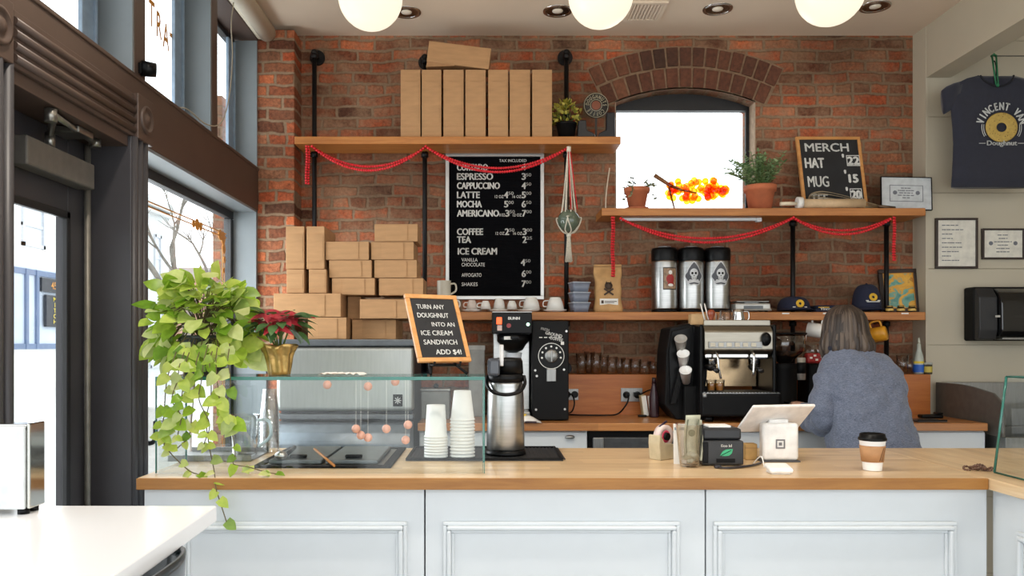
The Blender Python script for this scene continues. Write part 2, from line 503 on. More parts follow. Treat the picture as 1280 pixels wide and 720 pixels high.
# back brick wall with an arched window opening
wx0, wx1 = px(769, WY), px(944, WY)
wz0, zspr, zcr = 2.132, pz(128, WY), pz(111, WY)
def arc_pts(x0, x1, zs, zc, n=16):
    h = (x1 - x0) / 2; r = (h * h + (zc - zs) ** 2) / (2 * (zc - zs)); cx = (x0 + x1) / 2; cz = zc - r
    a = math.asin(h / r)
    return [(cx + r * sin(-a + 2 * a * i / n), cz + r * cos(-a + 2 * a * i / n)) for i in range(n + 1)], cx, cz, r, a
arc, acx, acz, arad, aang = arc_pts(wx0, wx1, zspr, zcr)
bw = B()
BT = WY + 0.24
bw.box(-1.5, wx0, WY, BT, 0, CEZ); bw.box(wx1, 2.9, WY, BT, 0, CEZ); bw.box(wx0, wx1, WY, BT, 0, wz0)
bw.prism([(wx0, zspr)] + arc[1:-1] + [(wx1, zspr), (wx1, CEZ), (wx0, CEZ)], WY, BT, 'XZ')
struct('wall_back', bw, BRICK)
# arch: mortar bed and two rings of headers
R1, R2 = arad + 0.012, arad + 0.142
ab = B(); am = B()
def ring_piece(b, r0, r1, a0, a1, y0, y1, bev):
    P = [(acx + r * sin(a), acz + r * cos(a)) for r, a in ((r0, a0), (r0, a1), (r1, a1), (r1, a0))]
    b.prism(P, y0, y1, 'XZ', bev)
for r0, r1, cnt, ex in ((arad + 0.010, arad + 0.122, 13, 0.05), (arad + 0.134, arad + 0.246, 15, 0.06)):
    A = aang + ex
    for i in range(cnt):
        s_ = 2 * A / cnt; a0 = -A + i * s_
        ring_piece(ab, r0 + random.uniform(-.003, .003), r1 + random.uniform(-.003, .003), a0 + 0.075 * s_, a0 + 0.925 * s_, WY - 0.009 - random.uniform(0, .004), WY + 0.02, 0.004)
for i in range(14):
    A = aang + 0.06; s_ = 2 * A / 14
    ring_piece(am, arad, arad + 0.256, -A + i * s_, -A + (i + 1) * s_, WY - 0.003, WY + 0.01, 0)
struct('trim_1', am, mat('arch_mortar', (136, 110, 86), 0.9, var=0.1, scale=40, bump=0.3))
struct('trim_2', ab, voussoir_mat())
pl = B().box(wx1 - .004, wx1 + .001, WY - .003, WY + .099, wz0, zspr).box(wx0 - .001, wx0 + .003, WY - .003, WY + .099, wz0, zspr)
for (xa, za), (xb, zb) in zip(arc, arc[1:]): pl.prism([(xa, za), (xb, zb), (xb, zb + .008), (xa, za + .008)], WY - .003, WY + .099, 'XZ')
for (xa, za), (xb, zb) in zip(arc, arc[1:]): pass
struct('trim_12', pl, mat('pale_plaster', (178, 156, 134), .9, var=.08, scale=30))
# back window
fy = WY + 0.10
win = sgroup('window_1')
gz = pz(138, fy); gx0, gx1 = px(770, fy) - 0.01, px(934, fy)
fb = B()
fb.box(gx1, wx1 + 0.005, fy, fy + 0.05, wz0, zspr, 0.003)
fb.box(wx0 - 0.0, gx0 + 0.012, fy, fy + 0.05, wz0, zspr, 0.003)
fb.prism([(wx0, gz), (wx1, gz), (wx1, zspr)] + arc[1:-1][::-1] + [(wx0, zspr)], fy, fy + 0.05, 'XZ')
fb.box(wx0, wx1, fy, fy + 0.05, wz0, wz0 + 0.035, 0.003)
fb.box(gx1 - 0.012, gx1, fy - 0.008, fy + 0.01, wz0 + 0.05, gz, 0.002)
struct('window_frame', fb, BLACKF, win)
struct('window_pane', B().box(gx0, gx1, fy + 0.025, fy + 0.029, wz0 + 0.05, gz), WINGLASS, win)

# pilaster of brick at the left end
struct('trim_3', B().box(-1.335, px(368, 4.63), 4.63, WY + 0.02, 0, CEZ - 0.03, 0.006), BRICK_P)

# right wall: painted planks facing the room, return beside the bricks, beam over the opening
wr = B()
z = 0.0; pitch = 0.4427; y_line = pz(431, RY) % pitch
z = y_line - pitch
while z < CEZ:
    a, c = max(0, z + 0.001), min(CEZ, z + pitch - 0.001)
    if c > a: wr.box(2.56, 4.3, RY, RY + 0.03, a, c, 0.0015)
    z += pitch
wr.box(2.55, 4.3, RY + 0.02, RY + 0.05, 0, CEZ)
struct('wall_right', wr, WALLP)
struct('trim_4', B().box(2.548, 2.562, RY - 0.004, WY + 0.02, 0, CEZ), WALLP)
struct('trim_5', B().box(2.55, 2.69, -0.9, RY - 0.001, 2.92, CEZ), WALLP)       # beam
struct('wall_far_right', B().box(4.2, 4.3, 0.6, RY - 0.001, 0, CEZ - 0.001), WALLP)

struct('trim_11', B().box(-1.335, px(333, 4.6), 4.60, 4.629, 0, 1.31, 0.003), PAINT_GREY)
# left wall: painted timber shopfront
TX = -1.49           # outer face
wl = B()
wl.box(-1.48, LX, 0.2, 4.64, 2.14, 2.38, 0.004)                                  # transom beam
wl.box(-1.495, LX, 0.2, 4.64, 3.125, CEZ - 0.002, 0.004)                         # head
for y0, y1 in ((0.2, 0.3), (2.06, 2.15), (3.01, 3.107), (3.855, 3.935)): wl.box(-1.475, LX, y0, y1, 2.38, 3.125, 0.003)
wl.box(LX - 0.012, LX + 0.006, 0.2, 4.64, 2.372, 2.388, 0.003)
struct('wall_left', wl, PAINT_BROWN)
lw = B()
lw.box(-1.49, LX - 0.002, 3.10, 4.63, 0.0, 0.50, 0.003)                          # knee wall under the window
lw.box(-1.49, LX - 0.002, 0.2, 2.05, 0.0, 0.50, 0.003)
struct('wall_left_base', lw, PAINT_DARK)
rv = B()                                                                         # reveals, the daylight on them put into a lighter grey
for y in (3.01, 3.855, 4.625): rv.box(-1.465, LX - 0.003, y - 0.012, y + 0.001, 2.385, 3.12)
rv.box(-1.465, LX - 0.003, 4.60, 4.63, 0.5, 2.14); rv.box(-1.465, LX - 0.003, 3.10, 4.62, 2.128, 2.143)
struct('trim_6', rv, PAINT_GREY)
# windows of the left wall
def side_window(name, y0, y1, z0, z1, fw=0.045, X=-1.475):
    w = sgroup(name)
    b = B()
    T = Matrix.Identity(4)
    b.box(X - 0.03, X + 0.012, y0, y1, z1 - fw, z1, 0.003); b.box(X - 0.03, X + 0.012, y0, y1, z0, z0 + fw, 0.003)
    b.box(X - 0.03, X + 0.012, y0, y0 + fw, z0 + fw, z1 - fw, 0.003); b.box(X - 0.03, X + 0.012, y1 - fw, y1, z0 + fw, z1 - fw, 0.003)
    struct('window_frame', b, BLACKF, w)
    struct('window_pane', B().box(X - 0.002, X + 0.002, y0 + fw, y1 - fw, z0 + fw, z1 - fw), WINGLASS, w)
    return w
w2 = side_window('window_2', 3.10, 4.60, 0.5, 2.13)
w3 = side_window('window_3', 3.107, 3.85, 2.38, 3.125, 0.03)
w4 = side_window('window_4', 3.935, 4.62, 2.38, 3.125, 0.03)
w5 = side_window('window_5', 2.15, 3.0, 2.38, 3.125, 0.03)
w6 = side_window('window_6', 0.3, 2.06, 2.38, 3.125, 0.03)
w7 = side_window('window_7', 0.25, 2.05, 0.5, 2.13)
# inner light-grey sash bars in the transoms
for w, y1 in ((w3, 3.82), (w4, 4.59), (w5, 2.97)):
    struct('sash_bar', B().box(-1.472, -1.455, y1 - 0.10, y1, 2.41, 3.095, 0.003).box(-1.472, -1.445, y1 - 0.02, y1 - 0.004, 2.41, 3.095, 0.003), mat('blue_grey_sash', (128, 146, 164), 0.4), w)
# painted lettering and lines on the panes (seen from behind)
SIDE = Matrix(((0, 0, 1, 0), (1, 0, 0, 0), (0, 1, 0, 0), (0, 0, 0, 1)))          # text plane faces +X, runs along +Y
gl = B()
for i, ch in enumerate('TRAT'):
    me, a, b_ = text_mesh(ch, 0.02)
    tb = bmesh.new(); tb.from_mesh(me)
    y = 3.467 + i * 0.076
    tb.transform(Matrix.Translation((-1.470, y, 2.76 - 0.02 * i)) @ SIDE @ Matrix.Diagonal((0.10, 0.16, 1, 1)))
    gl._add(tb)
struct('painted_lettering', gl, GOLD, w3)
g2 = B()
g2.box(-1.4725, -1.4715, 3.99, 4.10, 2.50, 2.78); g2.box(-1.4725, -1.4715, 4.15, 4.30, 2.62, 2.70)
struct('painted_lettering', g2, GOLD, w4)
g3 = B()
for dz in (0, 0.022): g3.box(-1.4725, -1.4715, 3.15, 4.50, 1.985 - dz, 1.991 - dz)
for dy in (0, 0.03): g3.box(-1.4725, -1.4715, 4.44 + dy, 4.446 + dy, 0.7, 1.98)
for (y, z_, r) in ((4.05, 1.975, 0.03), (4.10, 1.972, 0.022), (4.0, 1.972, 0.02), (4.45, 1.96, 0.035), (4.46, 1.90, 0.028), (4.40, 1.97, 0.03), (4.47, 1.84, 0.02), (4.46, 1.78, 0.016)):
    g3.cyl((-1.4727, y, z_), (-1.4712, y, z_), r, seg=10)
struct('painted_border', g3, GOLD, w2)

# ceiling edge roll on the left
struct('trim_7', B().cyl((LX + 0.055, 0.2, 3.165), (LX + 0.055, 4.62, 3.165), 0.05, seg=24).box(LX + 0.001, LX + 0.055, 0.2, 4.62, 3.13, 3.215, 0.003), mat('cream_roll', (226, 218, 198), 0.55, var=0.01))

# door and its moulded casing
cas = B()
def fluted(b, y0, y1, z0, z1, horizontal=False):
    b.box(LX - 0.16, LX + 0.012, y0, y1, z0, z1, 0.003)
    n = 3
    for i in range(n):
        if horizontal:
            zz = z0 + (z1 - z0) * (i + 0.5) / n
            b.cyl((LX + 0.012, y0, zz), (LX + 0.012, y1, zz), (z1 - z0) / n * 0.36, seg=12)
        else:
            yy = y0 + (y1 - y0) * (i + 0.5) / n
            b.cyl((LX + 0.012, yy, z0), (LX + 0.012, yy, z1), (y1 - y0) / n * 0.36, seg=12)
fluted(cas, 2.955, 3.085, 0.0, 2.14); fluted(cas, 2.07, 2.215, 0.0, 2.14)
struct('trim_8', cas, PAINT_DARK)
hd = B()
hd.box(LX - 0.02, LX + 0.014, 2.22, 2.99, 2.14, 2.30, 0.003)
for zz in (2.165, 2.20, 2.235, 2.268): hd.cyl((LX + 0.014, 2.22, zz), (LX + 0.014, 2.99, zz), 0.012, seg=12)
hd.box(LX - 0.15, LX - 0.0, 2.215, 2.955, 2.10, 2.15, 0.002)
for yc in (2.135, 3.05):
    hd.box(LX - 0.01, LX + 0.03, yc - 0.075, yc + 0.06, 2.135, 2.305, 0.004)
    T = Matrix.Translation((LX + 0.03, yc - 0.007, 2.22)) @ Matrix.Rotation(pi / 2, 4, 'Y')
    hd.lathe([(0.052, 0), (0.052, 0.008), (0.042, 0.010), (0.038, 0.003), (0.024, 0.003), (0.018, 0.011), (0, 0.014)], M=T)
struct('trim_9', hd, PAINT_BROWN)
door = sgroup('door_1')
DX = -1.49
db = B()
db.box(DX - 0.025, DX + 0.02, 2.80, 2.95, 0.02, 2.10, 0.004); db.box(DX - 0.025, DX + 0.02, 2.215, 2.30, 0.02, 2.10, 0.004)
db.box(DX - 0.025, DX + 0.02, 2.30, 2.80, 1.83, 2.10, 0.004); db.box(DX - 0.025, DX + 0.02, 2.30, 2.80, 0.02, 0.34, 0.004)
struct('door_leaf', db, PAINT_DARK, door)
struct('glazing_bead', B().box(DX + 0.012, DX + 0.03, 2.775, 2.802, 0.34, 1.83, 0.003).box(DX + 0.012, DX + 0.03, 2.30, 2.80, 1.805, 1.832, 0.003), BLACKF, door)
struct('door_pane', B().box(DX - 0.004, DX + 0.004, 2.30, 2.80, 0.34, 1.83), WINGLASS, door)
struct('weather_strip', B().cyl((-1.452, 2.90, 0.02), (-1.452, 2.90, 2.09), 0.011, seg=12), mat('brass_strip', (118, 114, 106), 0.45, 0.4), door)
cb = B()
cb.box(-1.468, -1.405, 2.44, 2.86, 1.92, 2.01, 0.006)
struct('closer_body', cb, mat('closer_grey', (108, 104, 98), 0.45, 0.3), door)
ca = B()
ca.cyl((-1.435, 2.62, 2.01), (-1.435, 2.62, 2.06), 0.016, seg=16)
ca.tube([(-1.435, 2.62, 2.055), (-1.36, 2.50, 2.068), (-1.35, 2.47, 2.07)], 0.011, 10)
ca.cyl((-1.35, 2.47, 2.055), (-1.35, 2.47, 2.095), 0.018, seg=16)
ca.tube([(-1.35, 2.47, 2.085), (-1.40, 2.85, 2.085)], 0.010, 10)
ca.cyl((-1.40, 2.85, 2.07), (-1.40, 2.85, 2.10), 0.02, seg=16)
ca.box(-1.46, -1.36, 2.66, 2.76, 2.075, 2.098, 0.004)
struct('closer_arm', ca, mat('closer_arm_metal', (150, 148, 142), 0.3, 0.9), door)

# ------------------------------------------------------------------ outside
gm = mat('pale_pavement', (226, 226, 224), 0.9, var=0.03, scale=0.8)
struct('ground', B().box(-140, 60, -60, 120, -0.3, -0.12), gm)
# row of buildings across the street
def building(name, label, y0, y1, ztop, wallm, wins, X=-15.0):
    t = thing(name, label, 'building', (X - 4, (y0 + y1) / 2, -0.12))
    obj('wall', B().box(X - 8, X, y0, y1, -0.12, ztop), wallm, t, True)
    obj('cornice', B().box(X - 0.1, X + 0.35, y0, y1 - 0.01, ztop - 0.45, ztop - 0.05, 0.05).box(X - 0.1, X + 0.2, y0, y1 - 0.01, ztop - 0.7, ztop - 0.5, 0.03), mat('pale_cornice', (200, 204, 204), 0.8), t, True)
    for (a, c, d, e) in wins:
        f = obj('window', B().box(X - 0.02, X + 0.08, a, c, d, d + 0.12).box(X - 0.02, X + 0.08, a, c, e - 0.12, e).box(X - 0.02, X + 0.08, a, a + 0.12, d, e).box(X - 0.02, X + 0.08, c - 0.12, c, d, e).box(X - 0.02, X + 0.06, a, c, (d + e) / 2 - 0.05, (d + e) / 2 + 0.05), mat('pale_window_frame', (196, 200, 206), 0.6), t, True)
        obj('pane', B().box(X - 0.01, X + 0.02, a + 0.1, c - 0.1, d + 0.1, e - 0.1), mat('grey_far_pane', (204, 210, 218), 0.2), f, True)
    return t
pale = mat('pale_render', (240, 238, 236), 0.85, var=0.03, scale=0.6)
grey = mat('grey_render', (206, 210, 210), 0.85, var=0.05, scale=0.6)
b1 = building('street_building', 'pale building across the street with dark shopfront, seen through door glass', 18, 29.4, 9.5, pale, [(25.7, 27.0, 4.55, 5.95), (22.6, 23.9, 4.55, 5.95), (28.0, 29.1, 4.55, 5.95)])
nav = mat('navy_shopfront', (104, 122, 152), 0.5, var=0.05, scale=1)
navl = mat('pale_blue_shopfront', (196, 208, 224), 0.5, var=0.05, scale=1)
sf = B().box(-15.1, -14.9, 22.5, 28.6, 1.2, 3.85)
obj('shopfront', sf, navl, b1, True)
sb = B().box(-14.92, -14.85, 22.5, 28.6, 3.62, 3.8)
for y in (24.6, 25.7, 26.3, 28.4): sb.box(-14.92, -14.82, y, y + 0.14, 1.2, 3.8)
sb.box(-14.92, -14.84, 22.5, 28.6, 1.2, 1.38)
obj('shopfront_frame', sb, nav, b1, True)
obj('number_board', B().box(-14.9, -14.80, 26.55, 28.2, 3.12, 3.58), mat('black_board', (44, 46, 52), 0.5), b1, True)
def side_text(b, s, y, x, z, h, sx=1.0):
    me, a, c = text_mesh(s, 0.015); tb = bmesh.new(); tb.from_mesh(me); k = h / 0.7
    tb.transform(Matrix.Translation((x, y - (a + c) / 2 * k * sx, z)) @ SIDE @ Matrix.Diagonal((k * sx, k, 1, 1))); b._add(tb)
nb = B(); side_text(nb, '450', 27.35, -14.79, 3.24, 0.24)
obj('number_lettering', nb, GOLD, b1, True)
obj('hanging_board', B().box(-14.85, -14.76, 26.75, 27.75, 1.95, 3.02), mat('black_board', (44, 46, 52), 0.5), b1, True)
nb = B()
for i, ch in enumerate('MITCH'): side_text(nb, ch, 27.25, -14.75, 2.82 - i * 0.19, 0.14, 1.3)
obj('board_lettering', nb, mat('yellow_lettering', (226, 206, 70), 0.6), b1, True)
building('street_building', 'grey corner building across the street seen through the big side window', 29.5, 37.6, 7.9, grey, [(35.9, 36.6, 4.2, 6.3), (34.2, 34.9, 4.2, 6.3), (32.4, 33.1, 4.2, 6.3), (35.4, 36.9, 0.3, 3.0)])
t = thing('low_building', 'low brown brick building far down the street behind bare tree', 'building', (-26, 66, -0.12))
obj('wall', B().box(-34, -18, 62, 70, -0.12, 6.4), mat('far_brick', (176, 140, 122), 0.9, var=0.1, scale=0.8), t, True)
obj('roof', B().box(-34.2, -17.8, 61.8, 70.2, 6.4, 7.3, 0.1), mat('far_roof', (168, 160, 156), 0.8), t, True)
# bare tree
tr = thing('bare_tree', 'bare street tree with forked branches outside the big side window', 'tree', (-9.35, 25, -0.12))
tb_ = B()
rnd = random.Random(11)
def branch(p, d, L, r, lvl):
    pts = [p]; q = p.copy(); dd = d.copy()
    for i in range(5):
        dd = (dd + Vector((rnd.uniform(-.12, .12), rnd.uniform(-.12, .12), rnd.uniform(-.02, .1)))).normalized()
        q = q + dd * L / 5; pts.append(q.copy())
    tb_.tube(pts, [r * (1 - 0.09 * i) for i in range(6)], 6)
    if lvl == 0: return
    for k in range(3 if lvl > 1 else 4):
        s_ = pts[rnd.choice([3, 4, 5, 5])]
        a = rnd.uniform(0, 2 * pi); e = rnd.uniform(0.35, 0.9)
        nd = (dd + Vector((cos(a) * e, sin(a) * e, rnd.uniform(-0.1, .35)))).normalized()
        branch(s_, nd, L * rnd.uniform(.6, .8), r * 0.52, lvl - 1)
branch(Vector((-9.35, 25, -0.12)), Vector((0.01, 0, 1)), 3.3, 0.20, 4)
obj('trunk_and_branches', tb_, mat('grey_bark', (128, 124, 116), 0.9, var=0.15, scale=6), tr, True)
# neighbouring brick pier just outside
struct('trim_10', B().box(-1.805, -1.745, 5.25, 5.45, -0.12, 3.0), BRICK)
# sandwich board on the pavement
sbt = thing('sandwich_board', 'white sandwich board on the pavement outside, beside dark door casing', 'sign', (-2.3, 5.35, -0.12))
obj('board', B().box(-2.62, -1.98, 5.33, 5.36, -0.11, 0.95, 0.01), mat('white_board', (206, 206, 202), 0.6), sbt, True)
obj('rear_leg', B().box(-2.60, -2.00, 5.62, 5.65, -0.11, 0.0).box(-2.6, -2.56, 5.36, 5.63, 0.5, 0.54).box(-2.6, -2.56, 5.6, 5.64, -0.11, 0.54), mat('white_board', (206, 206, 202), 0.6), sbt, True)
nb = B().text('UT', -2.30, 5.325, 0.70, 0.16, 'L', 0.7, 0.02)
obj('lettering', nb, BLACKM, sbt, True)

# ------------------------------------------------------------------ ceiling fittings
GLOBE_POWER = 14
GM = mat('globe_opal', (150, 140, 120), 0.4, var=0.0, emit=((255, 243, 220), GLOBE_STRENGTH))
for i, (cx, cy, r_, lab) in enumerate(((463, -3, 40, 'opal white globe ceiling lamp nearest the left windows'), (751, -6, 40.5, 'opal white globe ceiling lamp in the middle, beside the air vent'), (1038, -11, 42, 'opal white globe ceiling lamp nearest the right wall'))):
    Y = 150.0 / r_ * 1.0; X = px(cx, Y); Zc = pz(cy, Y)
    t = thing('globe_lamp', lab, 'lamp', (X, Y, CEZ), 0, 'globe ceiling lamps')
    d = bpy.data.lights.new('globe_light', 'POINT'); d.energy = GLOBE_POWER; d.color = (1.0, 0.74, 0.48); d.shadow_soft_size = 0.156
    lo = bpy.data.objects.new('globe_light', d); COL.objects.link(lo); lo.location = (X, Y, Zc)
    obj('globe', B().sph((X, Y, Zc), 0.15, u=32, v=20), GM, t, True)
    obj('ceiling_mount', B().cyl((X, Y, Zc + 0.135), (X, Y, CEZ - 0.02), 0.05, seg=24).cyl((X, Y, CEZ - 0.025), (X, Y, CEZ), 0.075, seg=24), CHROME, t, True)
for cx, cy, lab in ((508, 15, 'recessed chrome downlight beside the left globe lamp'), (697, 13.5, 'recessed chrome downlight left of the middle globe lamp'), (897, 11, 'recessed chrome downlight alone between the vent and right globe lamp'), (1094, 8, 'recessed chrome downlight nearest the right wall')):
    Y = (CEZ - CZ) / (430 - cy) * 1000; X = px(cx, Y)
    t = thing('downlight', lab, 'ceiling light', (X, Y, CEZ), 0, 'recessed downlights')
    T = Matrix.Translation((X, Y, CEZ))
    obj('trim_ring', B().lathe([(0.082, -0.001), (0.080, -0.006), (0.066, -0.006), (0.064, -0.001)], M=T), CHROME, t, True)
    obj('reflector', B().lathe([(0.066, -0.003), (0.058, -0.0015), (0.03, -0.001), (0, -0.001)], M=T), mat('bronze_reflector', (120, 98, 76), 0.25, 0.9), t, True)
    obj('bulb', B().lathe([(0.03, -0.001), (0.028, -0.005), (0.015, -0.008), (0, -0.009)], M=T), mat('frosted_bulb', (240, 232, 216), 0.4), t, True)
LAMPC = (1.0, 0.90, 0.78)
def fill_lamp_row(Y, xs):  # added row of unseen spot lamps that brightens the worktop and table
    for x, power in xs:
        d = bpy.data.lights.new('added_fill_spot', 'SPOT'); d.energy = power; d.color = LAMPC; d.spot_size = radians(128); d.spot_blend = 0.7; d.shadow_soft_size = 0.05
        o = bpy.data.objects.new('added_fill_spot', d); COL.objects.link(o); o.location = (x, Y, CEZ - 0.02)
        T = Matrix.Translation((x, Y, CEZ))
        t = thing('downlight', 'added chrome downlight in the unseen row above the front counter', 'ceiling light', (x, Y, CEZ), 0, 'added unseen downlights above the front counter')
        obj('trim_ring', B().lathe([(0.082, -0.001), (0.080, -0.006), (0.066, -0.006), (0.064, -0.001)], M=T), CHROME, t, True)
        obj('reflector', B().lathe([(0.066, -0.003), (0.058, -0.0015), (0.03, -0.001), (0, -0.001)], M=T), mat('bronze_reflector', (120, 98, 76), 0.25, 0.9), t, True)
fill_lamp_row(2.05, ((-0.85, 74), (0.35, 58), (1.5, 42)))
yv0, yv1 = 1850 / (430 - 1), 1850 / (430 - 24)
xv0, xv1 = px(783, 4.45), px(829, 4.45)
t = thing('air_vent', 'louvred air vent set in the ceiling by middle globe lamp', 'vent', ((xv0 + xv1) / 2, 4.45, CEZ))
obj('vent_frame', B().box(xv0, xv1, yv0, yv0 + 0.02, CEZ - 0.012, CEZ).box(xv0, xv1, yv1 - 0.02, yv1, CEZ - 0.012, CEZ).box(xv0, xv0 + 0.02, yv0 + .02, yv1 - .02, CEZ - 0.012, CEZ).box(xv1 - 0.02, xv1, yv0 + .02, yv1 - .02, CEZ - 0.012, CEZ), CEIL, t, True)
obj('vent_backing', B().box(xv0 + .01, xv1 - .01, yv0 + .01, yv1 - .01, CEZ - 0.003, CEZ), BLACKM, t, True)
sl = B()
for i in range(9):
    x = xv0 + 0.028 + i * (xv1 - xv0 - 0.056) / 8
    sl.box(-0.008, 0.008, yv0 + 0.02, yv1 - 0.02, -0.001, 0.001, 0, Matrix.Translation((x, 0, CEZ - 0.008)) @ Matrix.Rotation(0.6, 4, 'Y'))
obj('louvres', sl, CEIL, t, True)
# small black sensor and loose wire on the transoms
t = thing('window_sensor', 'small round black sensor on the transom post above the door', 'sensor', (LX, 3.06, 2.40))
obj('bracket', B().box(LX, LX + 0.012, 3.04, 3.075, 2.40, 2.44, 0.002), BLACK, t, True)
obj('sensor_head', B().cyl((LX + 0.004, 3.06, 2.425), (LX + 0.05, 3.085, 2.425), 0.03, 0.026, 20), BLACK, t, True)
wr_ = smooth_path([(-1.40, 3.50, 2.395), (-1.36, 3.60, 2.43), (-1.32, 3.75, 2.40), (-1.30, 3.90, 2.45), (-1.30, 4.02, 2.62), (-1.31, 4.10, 2.85), (-1.31, 4.08, 3.0), (-1.31, 4.12, 3.13)], 6)
tag(obj('loose_wire', B().tube(wr_, 0.003, 6), mat('pale_wire', (170, 160, 140), 0.5)), 'thin loose wire looping down across the upper left windows', 'wire')

# ================================================================== COUNTERS
FZ = 0.95; RZ = 0.965
FY0, FY1 = 2.50, 3.23
XL, XR = px(170, FY0), px(1236, FY0)
WT = 0.036
t = tag(obj('counter_worktop', B().box(XL, XR, FY0 + .0125, FY1, FZ - WT, FZ, 0.002), WORKTOP, loc=((XL + XR) / 2, 2.86, FZ - WT)), 'long maple worktop of the front service counter', 'worktop')
obj('front_edge', B().box(XL, XR, FY0, FY0 + .012, FZ - WT, FZ - .0005, .002), EDGEW, t, True, label='darker front edge')
t = tag(obj('counter_worktop', B().box(XR + 0.0015, XR + 0.75, 0.9, FY1, FZ - WT, FZ, 0.003), WORKTOP_Y, loc=(XR + 0.37, 2.0, FZ - WT)), 'maple worktop returning towards viewer at the right corner', 'worktop')
PY = 2.53
def panel_mould(b, x0, x1, z0, z1, y):
    w = 0.034
    b.frame(x0, x1, z0, z1, 0.012, y - 0.012, y, 0.003); b.frame(x0 + 0.012, x1 - 0.012, z0 + 0.012, z1 - 0.012, 0.014, y - 0.020, y, 0.005); b.frame(x0 + 0.026, x1 - 0.026, z0 + 0.026, z1 - 0.026, 0.010, y - 0.008, y, 0.003)
cabs = [(180, 530.5, 224, 509, 'white panelled counter cabinet at the left, below the trailing plant'), (531.5, 881.5, 554, 849, 'white panelled counter cabinet in the middle, below the steel airpot'), (882.5, 1234, 891, 1194, 'white panelled counter cabinet at the right, below the takeaway cup')]
for a, c, m0, m1, lab in cabs:
    x0, x1 = px(a, PY), px(c, PY)
    t = thing('counter_cabinet', lab, 'cabinet', ((x0 + x1) / 2, 2.85, 0), 0, 'white counter cabinets')
    obj('body', B().box(x0 + 0.001, x1 - 0.001, PY, FY1 - 0.04, 0.0, FZ - WT - 0.001, 0.002), WHITE, t, True)
    mb = B(); panel_mould(mb, px(m0, PY), px(m1, PY), 0.15, pz(651.5, PY), PY)
    obj('panel_moulding', mb, WHITE, t, True)
    obj('base_board', B().box(x0 + 0.002, x1 - 0.002, PY - 0.014, PY, 0, 0.11, 0.004), WHITE, t, True)
rx = XR + 0.03
t = thing('counter_cabinet', 'white panelled counter cabinet turning towards viewer at the right edge', 'cabinet', (rx + 0.3, 1.7, 0), 0, 'white counter cabinets')
obj('body', B().box(rx, rx + 0.62, 0.95, FY0 + 0.028, 0, FZ - WT - 0.001, 0.002), WHITE, t, True)
mb = B(); T = Matrix.Translation((rx, 0, 0)) @ Matrix.Rotation(-pi / 2, 4, 'Z')
panel_mould(mb, -2.40, -1.10, 0.15, pz(651.5, PY), 0.0)
mb.bm.transform(T); obj('panel_moulding', mb, WHITE, t, True)

# rear counter
RY0, RY1 = 4.09, 4.58
RX0, RX1 = -0.36, px(1235, RY0)
tag(obj('rear_worktop', B().box(RX0, RX1, RY0, RY1, RZ - 0.04, RZ, 0.003), REARTOP, loc=((RX0 + RX1) / 2, 4.3, RZ - 0.04)), 'oak worktop of the rear counter along brick wall', 'worktop')
tag(obj('backsplash', B().box(px(640, 4.58), 2.535, 4.581, 4.655, RZ - 0.04, pz(468, 4.58), 0.003).box(px(640, 4.58), 2.535, 4.655, 4.795, pz(468, 4.58) - 0.02, pz(468, 4.58), 0.002), SPLASHW, loc=(1.3, 4.6, RZ - 0.04)), 'brown timber backsplash ledge behind the rear counter', 'backsplash')
RFY = RY0 + 0.03
def rear_cab(p0, p1, lab, kind):
    x0, x1 = px(p0, RFY), px(p1, RFY)
    if kind == 'fridge':
        t = thing('under_counter_fridge', lab, 'fridge', ((x0 + x1) / 2, 4.35, 0))
        obj('body', B().box(x0 + .002, x1 - .002, RFY + 0.03, 4.56, 0.02, RZ - 0.045), BLACKM, t, True)
        obj('door', B().box(x0 + 0.02, x1 - 0.01, RFY - 0.012, RFY + 0.028, 0.12, RZ - 0.075, 0.006), mat('dark_fridge_glass', (70, 72, 74), 0.25), t, True)
        obj('door_edge', B().box(x0 + 0.02, x0 + 0.075, RFY - 0.024, RFY - 0.013, 0.12, RZ - 0.075, 0.004), STEELD, t, True)
        return
    t = thing('rear_cabinet', lab, 'cabinet', ((x0 + x1) / 2, 4.35, 0), 0, 'white cabinets under the rear counter')
    obj('body', B().box(x0 + .002, x1 - .002, RFY + 0.02, 4.56, 0.0, RZ - 0.042), WHITE, t, True)
    d = obj('drawer', B().box(x0 + 0.006, x1 - 0.006, RFY, RFY + 0.019, 0.70, RZ - 0.05, 0.004), WHITE, t, True)
    kx = px(712, RFY) if p0 < 700 else (x0 + x1) / 2
    obj('knob', B().sph((kx, RFY - 0.014, pz(546, RFY)), 0.016, scale=(1.6, 1, 0.7)).cyl((kx, RFY - 0.01, pz(546, RFY)), (kx, RFY, pz(546, RFY)), 0.007), STEELD, d, True)
    obj('door', B().box(x0 + 0.006, x1 - 0.006, RFY, RFY + 0.019, 0.06, 0.69, 0.004), WHITE, t, True)
rear_cab(523, 735, 'white rear cabinet with a small knob, behind the steel airpot', 'c')
rear_cab(736, 872, 'dark glass-fronted fridge under the rear counter', 'fridge')
rear_cab(873, 1040, 'white rear cabinet seen behind the white tablet stand', 'c')
rear_cab(1041, 1233, 'white rear cabinet beside and behind the person', 'c')

